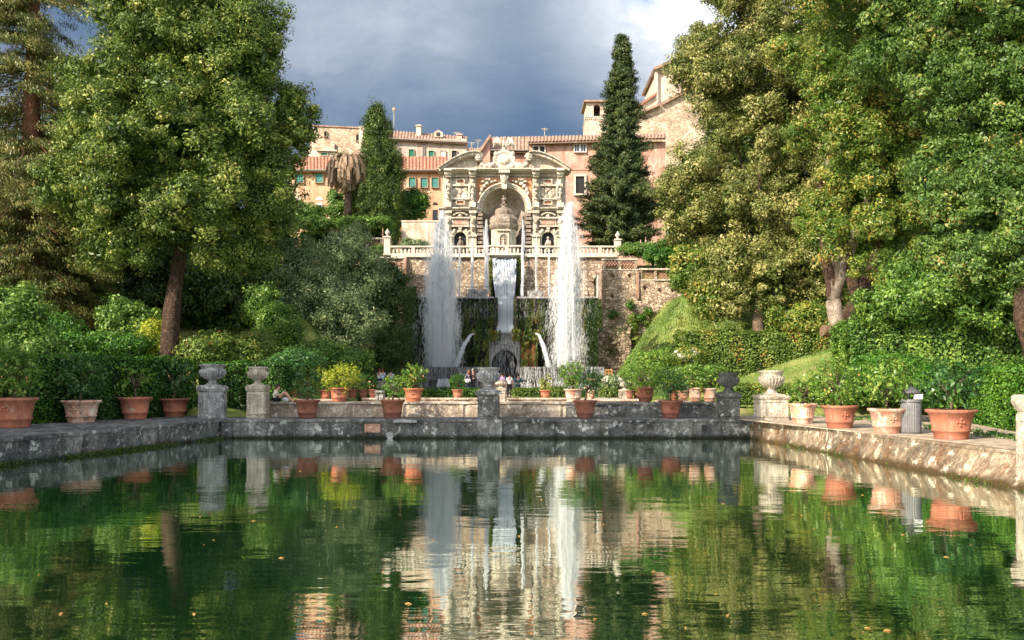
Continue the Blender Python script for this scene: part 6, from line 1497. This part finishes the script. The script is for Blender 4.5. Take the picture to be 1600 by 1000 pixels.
# ------------------------------------------------------------------ hedges
def hedge(label, poly, z0, z1, faces, dens, L, mat, seed, core='lf_dark', jit=.05, vlo=0, z1b=None):
    """clipped hedge: faces = indices of the outline edges one can see; top always leafed"""
    n = len(poly); c = (sum(p[0] for p in poly)/n, sum(p[1] for p in poly)/n)
    e = empty('clipped_hedge', (c[0], c[1], z0), label, 'hedge')
    ar = sum(poly[i][0]*poly[(i+1) % n][1]-poly[(i+1) % n][0]*poly[i][1] for i in range(n))
    mb = MB(); ins = [(p[0]+(c[0]-p[0])*.04, p[1]+(c[1]-p[1])*.04) for p in poly]; mb.hprism(ins, z0, z1-.08); obj('stems', mb, 'core', e)  # solid dark core standing for the shaded inside of the hedge
    fs = []
    for i in faces:
        a, b = poly[i], poly[(i+1) % n]
        if ar < 0: a, b = b, a
        fs.append(((a[0], a[1], z0), (b[0]-a[0], b[1]-a[1], 0), (0, 0, z1-z0)))
    if n == 4:
        a, b, d = poly[0], poly[1], poly[3]
        u, v = (b[0]-a[0], b[1]-a[1], 0), (d[0]-a[0], d[1]-a[1], 0)
        if u[0]*v[1]-u[1]*v[0] < 0: u, v = v, u
        fs.append(((a[0], a[1], z1), u, v))
    boxleaf('leaves', fs, dens, L, mat, e, seed, jit, .6, vlo)
hedge('tall dark clipped hedge behind the four left pots', [(-20.5, 31), (-15.3, 43.3), (-16.6, 44.2), (-22, 31.6)], .75, 3.5, [0, 1], 330, .12, 'lf_hedge', 301, vlo=-.15)
hedge('dark clipped hedge behind the octagonal and narrow pedestals', [(-15.2, 43.2), (-10.9, 42.8), (-10.9, 44.2), (-15.2, 44.6)], .75, 3.35, [0, 1], 330, .12, 'lf_hedge', 302, vlo=-.15)
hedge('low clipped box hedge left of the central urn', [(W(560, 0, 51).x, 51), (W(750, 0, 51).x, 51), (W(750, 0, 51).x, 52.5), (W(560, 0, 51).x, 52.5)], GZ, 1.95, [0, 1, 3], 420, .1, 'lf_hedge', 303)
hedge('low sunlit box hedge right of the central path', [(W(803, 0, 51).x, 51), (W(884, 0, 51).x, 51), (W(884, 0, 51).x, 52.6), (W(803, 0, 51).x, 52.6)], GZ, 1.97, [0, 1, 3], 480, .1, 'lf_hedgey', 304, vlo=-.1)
hedge('low box hedge behind the bushy pale orange pot', [(W(886, 0, 52).x, 52), (W(935, 0, 52).x, 52), (W(935, 0, 52).x, 53.5), (W(886, 0, 52).x, 53.5)], GZ, 1.9, [0], 420, .1, 'lf_hedge', 305)
hedge('tiny clipped hedge in the pale flower bed', [(W(940, 0, 49).x, 49.2), (W(966, 0, 49).x, 49.2), (W(966, 0, 49).x, 49.9), (W(940, 0, 49).x, 49.9)], GZ, 1.95, [0, 1, 3], 500, .09, 'lf_hedgey', 306, vlo=-.1)
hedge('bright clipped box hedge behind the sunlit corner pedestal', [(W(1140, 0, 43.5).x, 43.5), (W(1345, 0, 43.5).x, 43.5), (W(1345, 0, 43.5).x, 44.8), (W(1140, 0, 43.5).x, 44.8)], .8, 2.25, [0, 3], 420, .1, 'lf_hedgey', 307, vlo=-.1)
hedge('clipped box hedge block left of the cut-off pedestal at the right edge', [(14.4, 21), (18.6, 37), (22, 37), (20, 21)], .75, 2.95, [0, 1], 460, .09, 'lf_hedge', 308, vlo=.08)
hedge('mottled clipped hedge with orange leaves across the bank', [(W(1060, 0, 55).x, 55), (W(1330, 0, 54).x, 54), (W(1330, 0, 54).x, 55.6), (W(1060, 0, 55).x, 56.6)], 1.4, 5.35, [0, 3], 420, .13, 'lf_hedgey', 309, jit=.09, vlo=-.05)
hedge('high laurel hedge with a sunlit left end behind the right pots', [(15.9, 42.2), (27, 40), (27.5, 43), (16.2, 45.2)], 1.5, 5.2, [0, 3], 560, .14, 'lf_laurel', 310, jit=.1)
shrub('laurel_bush', 'bulging laurel growth on top of the high hedge', [(1400, 475, 42, 62, 30), (1470, 455, 42, 70, 52), (1560, 470, 41, 80, 60), (1430, 430, 44, 50, 30)], 'lf_laurel', 330, 130, .5, .16, 311)
shrub('laurel_bush', 'pale green shrub spilling behind the litter bin', [(1385, 590, 38, 50, 36), (1450, 605, 36, 40, 34), (1340, 600, 40, 30, 34)], 'lf_hedge', 210, 120, .45, .13, 312)
# bushes on the right parterre
shrub('flowering_bush', 'white flowering bush beside the small cream urn', [(952, 600, 51, 20, 12)], 'lf_olive', 60, 80, .3, .13, 320)
shrub('white_flowers', 'heads of white blossom on the flowering bush', [(955, 595, 50.8, 20, 8)], 'lf_white', 26, 40, .16, .09, 321, 'flowers', fill=0)
shrub('orange_tree', 'leafy orange tree at the foot of the grassy bank', [(1012, 575, 53, 34, 24), (1030, 566, 54, 22, 18)], 'lf_lemon', 170, 110, .45, .14, 322, 'tree')
shrub('dark_bush', 'very dark rounded bush at the foot of the bank', [(1040, 558, 56, 24, 20)], 'lf_dark', 100, 100, .45, .14, 323)
shrub('flowering_bush', 'pinkish white flowering bush left of the mottled hedge', [(1075, 560, 53.5, 26, 16)], 'lf_mix', 100, 100, .4, .13, 324)
shrub('white_flowers', 'pinkish white blossom left of the mottled hedge', [(1068, 556, 53, 22, 10)], 'lf_white', 22, 30, .16, .09, 325, 'flowers', fill=0)
shrub('dark_bush', 'dark green bush behind the sunlit pair of pots', [(1090, 590, 47, 44, 18)], 'lf_laurel', 130, 100, .4, .13, 326)
# grass on bank and mound
rng = np.random.default_rng(66); n = 90000
gx = rng.uniform(7.9, 20, n); gy = np.where(rng.random(n) < .72, rng.uniform(57, 79, n), rng.uniform(42.5, 55, n)); gz = hz(gx, gy)
Cg = np.stack([gx, gy, gz+.08], -1); S = rng.uniform(.12, .32, n)*np.where(gy < 56, .4, 1)
Nn = np.stack([rng.normal(size=n), -1+rng.normal(size=n)*.5, .2+0*gx], -1); tip = np.stack([rng.normal(size=n)*.4-.2, rng.normal(size=n)*.3-.2, np.ones(n)], -1)
v = leaves(rng, Cg, Nn, S, S*.22, -1.0, .1, tip)
patch = .5+.35*np.sin(gx*.9+gy*.35)+.2*np.sin(gx*2.3-gy*.7)
tag(npobj('grass', v, 4, 'grass', None, np.clip(patch*.6+rng.random(n)*.4, 0, 1)), 'long bright grass on the bank and the mown mound at the right', 'grass', kind='stuff')
rng = np.random.default_rng(71); n = 130; gx = rng.uniform(8.2, 16, n); gy = rng.uniform(58.5, 79, n); cc = np.stack([gx, gy, hz(gx, gy)+.12], -1)
tag(clumps('weeds', cc, rng.uniform(.2, .55, n), unit(rng.normal(size=(n, 3))+np.array([0, -.3, 1.5])), 45, .14, 'lf_mix', None, 72, flat=.6, droop=-.5), 'darker weeds scattered over the grassy bank', 'weeds', kind='stuff')
rng = np.random.default_rng(73); n = 150; gy = rng.uniform(22, 42, n); gx = XR(gy)+2.2+rng.random(n)*1.6+np.clip((gy-26)*.12, 0, 2); cc = np.stack([gx, gy, np.full(n, RIM+.06)], -1)
tag(clumps('weeds', cc, rng.uniform(.08, .3, n), unit(rng.normal(size=(n, 3))+np.array([0, -.3, 1.5])), 26, .09, 'lf_hedge', None, 74, flat=.5, droop=-.5), 'weeds growing in the gravel behind the right pots', 'weeds', kind='stuff')
# moss line at the foot of the pond walls
rng = np.random.default_rng(68); n = 9000; yy = rng.uniform(20, 38.8, n); side = rng.random(n) < .8
xx = np.where(side, XL(yy)+.04+rng.random(n)*.13, XR(yy)-.12-.52*np.clip((38.95-yy)/17, 0, 1)-rng.random(n)*.1)
keep = np.sin(yy*1.7)+np.sin(yy*.6+1)+rng.normal(size=n)*.5 > np.where(side, -.4, .7); xx, yy = xx[keep], yy[keep]; n = len(xx)
P = np.stack([xx, yy, rng.uniform(-.02, .13, n)], -1); S = rng.uniform(.03, .09, n)
tag(npobj('moss', leaves(rng, P, rng.normal(size=(n, 3))+np.array([.4, -.4, .6]), S, S*.5, .3), 4, 'lf_moss', None, rng.random(n)*.8), 'moss and weeds along the waterline of the pond walls', 'moss', kind='stuff')
# ------------------------------------------------------------------ people
def skin(name, pts, edges, mat, parent, root=0, sub=1):
    me = bpy.data.meshes.new(name); keys = list(pts); idx = {k_: i for i, k_ in enumerate(keys)}
    me.from_pydata([pts[k_][0] for k_ in keys], [(idx[a], idx[b]) for a, b in edges], [])
    o = bpy.data.objects.new(name, me); COL.objects.link(o); o.parent = parent
    s = o.modifiers.new('Skin', 'SKIN'); s.use_smooth_shade = True
    for i, k_ in enumerate(keys):
        r = pts[k_][1]; r = r if hasattr(r, '__len__') else (r, r)
        me.skin_vertices[0].data[i].radius = r; me.skin_vertices[0].data[i].use_root = (i == root)
    m_ = o.modifiers.new('Subdivision', 'SUBSURF'); m_.levels = sub; m_.render_levels = sub+1
    me.materials.append(M[mat]); return o
def hand(pts, ed, w, side, dirv, s=''):
    """palm and five fingers growing from wrist point w"""
    d = Vector(dirv).normalized(); u = d.cross(Vector((0, 0, 1))); u = (u if u.length > .2 else Vector((1, 0, 0))).normalized(); c = Vector(w)+d*.06
    pts['palm'+s] = (tuple(c), (.028, .02)); 
    for i, (o, l) in enumerate(((-.027, .06), (-.009, .072), (.009, .068), (.026, .052))):
        a = c+d*.035+u*o; b = a+d*l+Vector((0, 0, -.012)); pts[f'k{i}'+s] = (tuple(a), .011); pts[f'f{i}'+s] = (tuple(b), .008); ed += [('palm'+s, f'k{i}'+s), (f'k{i}'+s, f'f{i}'+s)]
    t = c+u*(-.045*side)+d*.01; t2 = t+d*.035+u*(-.01*side); pts['th'+s] = (tuple(t), .012); pts['tt'+s] = (tuple(t2), .009); ed += [('palm'+s, 'th'+s), ('th'+s, 'tt'+s)]
def person(label, loc, yaw, J, top, bottom, hair, longhair=False, sleeves=True, shorts=False, scale=1):
    e = empty('person', loc, label, 'person'); e.rotation_euler = (0, 0, yaw); e.scale = (scale,)*3
    P = {}; E = []
    r = dict(pelvis=.125, belly=.11, chest=.13, neck=.05, head=.085, crown=.075, shL=.05, shR=.05, elL=.038, elR=.038, wrL=.026, wrR=.026, hipL=.085, hipR=.085, knL=.055, knR=.055, anL=.036, anR=.036, toL=.035, toR=.035)
    for k_, v_ in J.items():
        if k_ != '_f': P[k_] = (v_, r[k_])
    P['pelvis'] = (J['pelvis'], (.13, .1)); P['chest'] = (J['chest'], (.15, .1))
    hd = Vector(J['head']); fw = Vector(J['_f']) if '_f' in J else Vector((0, -1, 0))
    P.pop('_f', None)
    P['nose'] = (tuple(hd+fw*.1+Vector((0, 0, -.005))), .014); P['chin'] = (tuple(hd+fw*.05+Vector((0, 0, -.075))), .035)
    E = [('pelvis', 'belly'), ('belly', 'chest'), ('chest', 'neck'), ('neck', 'head'), ('head', 'crown'), ('head', 'nose'), ('head', 'chin')]
    sd = fw.cross(Vector((0, 0, 1)))
    for s, q in (('L', 1), ('R', -1)):
        P['ear'+s] = (tuple(hd+sd*q*.088), .013); E.append(('head', 'ear'+s))
        E += [('chest', 'sh'+s), ('sh'+s, 'el'+s), ('el'+s, 'wr'+s), ('pelvis', 'hip'+s), ('hip'+s, 'kn'+s), ('kn'+s, 'an'+s), ('an'+s, 'to'+s)]
        hand(P, E, J['wr'+s], q, Vector(J['wr'+s])-Vector(J['el'+s]), s); E.append(('wr'+s, 'palm'+s))
    skin('body', P, E, 'skin', e)
    g = .016; T = {k_: (J[k_], r[k_]+g) for k_ in ('belly', 'chest', 'shL', 'shR')}; T['chest'] = (J['chest'], (.17, .125)); T['hem'] = (tuple(Vector(J['pelvis'])+Vector((0, 0, .02))), (.155, .125)); T['collar'] = (tuple(Vector(J['chest']).lerp(Vector(J['neck']), .62)), .075)
    ET = [('hem', 'belly'), ('belly', 'chest'), ('chest', 'collar'), ('chest', 'shL'), ('chest', 'shR')]
    for s in 'LR':
        en = Vector(J['el'+s]) if sleeves else Vector(J['sh'+s]).lerp(Vector(J['el'+s]), .7)
        T['e'+s] = (tuple(en), .055); ET.append(('sh'+s, 'e'+s))
        if sleeves: T['w'+s] = (tuple(Vector(J['el'+s]).lerp(Vector(J['wr'+s]), .92)), .042); ET.append(('e'+s, 'w'+s))
    skin('shirt', T, ET, top, e)
    B = {'pelvis': (J['pelvis'], (.15, .12))}; EB = []
    for s in 'LR':
        B['hip'+s] = (J['hip'+s], .1); kn, an = Vector(J['kn'+s]), Vector(J['an'+s]); EB.append(('pelvis', 'hip'+s))
        if shorts: B['k'+s] = (tuple(Vector(J['hip'+s]).lerp(kn, .45)), .1); EB.append(('hip'+s, 'k'+s))
        else: B['k'+s] = (tuple(kn), .075); B['a'+s] = (tuple(kn.lerp(an, .95)), .062); EB += [('hip'+s, 'k'+s), ('k'+s, 'a'+s)]
    skin('shorts' if shorts else 'trousers', B, EB, bottom, e)
    mb = MB(); c = Vector(J['head']).lerp(Vector(J['crown']), .55)-fw*.025; mb.ball(c, (.098, .105, .11), 12, 8, .15, 6)
    if longhair: mb.tube([c-fw*.03, c-fw*.075+Vector((0, 0, -.14)), c-fw*.08+Vector((0, 0, -.3))], [.085, .08, .03], 10, .2)
    obj_local('hair', mb, hair, e)
    if not shorts:
        for s in 'LR':
            mb = MB(); a, t = Vector(J['an'+s]), Vector(J['to'+s]); mb.tube([a-Vector((0, 0, .03))-(t-a)*.35, a.lerp(t, .5)+Vector((0, 0, -.02)), t+(t-a)*.25], [.05, .055, .035], 8); obj_local('shoe', mb, 'cl_black', e)
    return e
def obj_local(name, mb, mat, parent):
    me = bpy.data.meshes.new(name); me.from_pydata([tuple(v_) for v_ in mb.v], [], mb.f); me.materials.append(M[mat]); me.polygons.foreach_set('use_smooth', [True]*len(me.polygons))
    o = bpy.data.objects.new(name, me); COL.objects.link(o); o.parent = parent; return o
STAND = dict(pelvis=(0, 0, .94), belly=(0, 0, 1.1), chest=(0, .01, 1.3), neck=(0, .015, 1.47), head=(0, 0, 1.58), crown=(0, .01, 1.66), shL=(-.18, .01, 1.38), shR=(.18, .01, 1.38), elL=(-.23, .04, 1.12), elR=(.23, .04, 1.12),
             wrL=(-.22, -.04, .88), wrR=(.22, -.04, .88), hipL=(-.09, 0, .87), hipR=(.09, 0, .87), knL=(-.1, -.02, .49), knR=(.11, -.03, .49), anL=(-.1, .03, .08), anR=(.12, .03, .08), toL=(-.11, -.11, .04), toR=(.14, -.11, .04))
WAISTHANDS = dict(STAND, elL=(-.25, .02, 1.12), wrL=(-.1, -.16, 1.08), elR=(.25, .02, 1.12), wrR=(.1, -.17, 1.1))
SIT = dict(pelvis=(0, 0, .1), belly=(0, -.01, .28), chest=(0, -.05, .46), neck=(0, -.06, .62), head=(0, -.1, .73), crown=(0, -.1, .81), shL=(-.17, -.04, .53), shR=(.17, -.04, .53), elL=(-.2, -.12, .3), elR=(.2, -.12, .3),
           wrL=(-.12, -.3, .2), wrR=(.12, -.3, .2), hipL=(-.09, -.02, .08), hipR=(.09, -.02, .08), knL=(-.12, -.44, .1), knR=(.12, -.44, .1), anL=(-.12, -.46, -.32), anR=(.12, -.46, -.32), toL=(-.12, -.6, -.36), toR=(.12, -.6, -.36))
gz0 = GZ+.02
p = W(796, 0, 66); person('man in a white shirt and dark trousers standing with his back to the pond', (p.x, 66, gz0), math.pi, STAND, 'cl_white', 'cl_black', 'hair_d', sleeves=False)
p = W(809.5, 0, 66); person('person in a dark teal suit standing right of the white-shirted man', (p.x, 66, gz0), math.pi*.97, WAISTHANDS, 'cl_teal', 'cl_teal', 'hair_d')
p = W(784.5, 0, 67.5); person('person in purple mostly hidden behind the central urn', (p.x, 67.5, gz0+.05), math.pi, STAND, 'cl_purple', 'cl_black', 'hair_d', sleeves=False)
tag(obj('step', (lambda m: (m.box(W(722, 0, 68).x, W(752, 0, 68).x, 67.4, 69, GZ, GZ+.4), m)[1])(MB()), 'urn', bev=.02), 'stone step under the dark-clothed couple', 'step')
p = W(739, 0, 68); person('man in a dark plum jacket left of the central urn', (p.x, 68, GZ+.4), math.pi*.8, WAISTHANDS, 'cl_plum', 'cl_black', 'hair_g')
p = W(732, 0, 67.8); person('auburn-haired woman in navy carrying a white bag left of the central urn', (p.x, 67.8, GZ+.4), math.pi*1.15, dict(STAND, wrL=(-.2, -.1, .95)), 'cl_navy', 'cl_navy', 'hair_r', True, scale=.95)
mb = MB(); c = W(731.5, 0, 67.45); mb.tube([(c.x-.28, 67.5, GZ+1.22), (c.x-.05, 67.45, GZ+1.17), (c.x+.16, 67.5, GZ+1.24)], [.12, .16, .1], 10); mb.tube([(c.x-.3, 67.5, GZ+1.25), (c.x-.1, 67.55, GZ+1.75), (c.x+.15, 67.5, GZ+1.27)], .015, 5)
tag(obj('handbag', mb, 'cl_white', smooth=True), 'white shoulder bag of the woman in navy', 'bag')
for px, yw, tp, hr, l in ((592.5, math.pi*.85, 'cl_white', 'hair_r', 'seated visitor in a white top, leftmost of the three on the stone seat'), (598, math.pi, 'cl_ltblue', 'hair_r', 'seated visitor in a pale blue top between two others'), (611, math.pi*1.1, 'cl_ltblue', 'hair_d', 'seated visitor in blue on the right, apart from the other two')):
    p = W(px, 0, 66.4); person(l, (p.x, 66.3, 2.42 if px < 605 else 2.35), yw, SIT, tp, 'cl_navy', hr, sleeves=False)
lowseat = MB(); lowseat.box(W(603, 0, 66.3).x, W(618, 0, 66.3).x, 66.0, 66.7, GZ, 2.35); tag(obj('low_wall', lowseat, 'urn', bev=.02), 'stone seat under the seated visitor in blue on the right', 'seat')
p = W(496, 0, 55); person('visitor in a pink top whose head shows above the yellow-green crowns', (p.x, 55, gz0), math.pi*.9, STAND, 'cl_pink', 'cl_navy', 'hair_g')
for px, tp, l in ((438, 'cl_blue', 'visitor in a bright blue top sitting behind the reader, on the left'), (447, 'cl_ltblue', 'visitor in a light blue top sitting behind the reader, on the right')):
    p = W(px, 0, 51.6); person(l, (p.x, 51.8, 1.72), 0, dict(SIT), tp, 'cl_navy', 'hair_d', sleeves=False)
mb = MB(); mb.box(W(430, 0, 51.6).x, W(455, 0, 51.6).x, 51.5, 52.0, GZ, 1.7); tag(obj('stone_bench', mb, 'urn', bev=.02), 'stone bench under the two visitors in blue', 'bench')
# seated reader, in profile facing right, knees drawn up (local: +x ahead)
x0 = W(430, 0, 41.8).x
RD = dict(pelvis=(0, 0, .1), belly=(-.02, 0, .27), chest=(.0, 0, .44), neck=(.06, 0, .58), head=(.13, 0, .67), crown=(.12, 0, .75), shL=(.02, -.16, .5), shR=(.02, .16, .5), elL=(.1, -.19, .28), elR=(.1, .19, .28),
          wrL=(.3, -.1, .36), wrR=(.3, .08, .37), hipL=(.04, -.09, .08), hipR=(.04, .09, .08), knL=(.44, -.1, .44), knR=(.46, .1, .46), anL=(.78, -.1, .07), anR=(.74, .1, .07), toL=(.9, -.1, .035), toR=(.87, .1, .035), _f=(.9, 0, -.35))
person('woman with dark tied hair reading with knees drawn up on the pale low wall', (x0, 41.85, LW), 0, RD, 'cl_sage', 'cl_black', 'hair_d', True, False, True)
mb = MB(); cx_ = x0+.4
mb.add([(x0+.33, 41.74, LW+.42), (x0+.33, 41.96, LW+.42), (x0+.44, 41.96, LW+.53), (x0+.44, 41.74, LW+.53), (x0+.345, 41.74, LW+.405), (x0+.345, 41.96, LW+.405), (x0+.455, 41.96, LW+.515), (x0+.455, 41.74, LW+.515)],
       [(0, 1, 2, 3), (7, 6, 5, 4), (0, 4, 5, 1), (1, 5, 6, 2), (2, 6, 7, 3), (3, 7, 4, 0)])
tag(obj('book', mb, 'paper'), 'white open book resting on the knees of the reader', 'book')
mb = MB(); mb.ball((x0+.42, 42.05, LW+.1), (.2, .13, .12), 14, 9, .35, 4); mb.tube([(x0+.3, 42.0, LW+.15), (x0+.36, 42.0, LW+.27), (x0+.45, 42.02, LW+.18)], .012, 6)
tag(obj('cloth_bag', mb, 'cl_white', smooth=True), 'crumpled white cloth bag behind the legs of the reader', 'bag')
# ochre wooden chair-like object by the basin
P_ = Pl(73); mb = MB()
for a, b, c_, d_ in ((945.5, 577, 946.8, 604), (955.5, 579, 956.8, 604), (946, 577, 956.5, 579), (946, 582, 956.5, 583.2), (946, 587, 956.5, 589), (950.5, 577, 951.8, 590)): P_.box(mb, a, b, c_, d_, .1, -.05)
P_.box(mb, 945, 590, 957.5, 592, .6, -.1)
for a in (945.5, 955.8): P_.box(mb, a, 592, a+1.3, 612, .6, .5)
tag(obj('wooden_chair', mb, 'ochre', bev=.01), 'ochre wooden high-backed chair beside the right basin', 'chair')
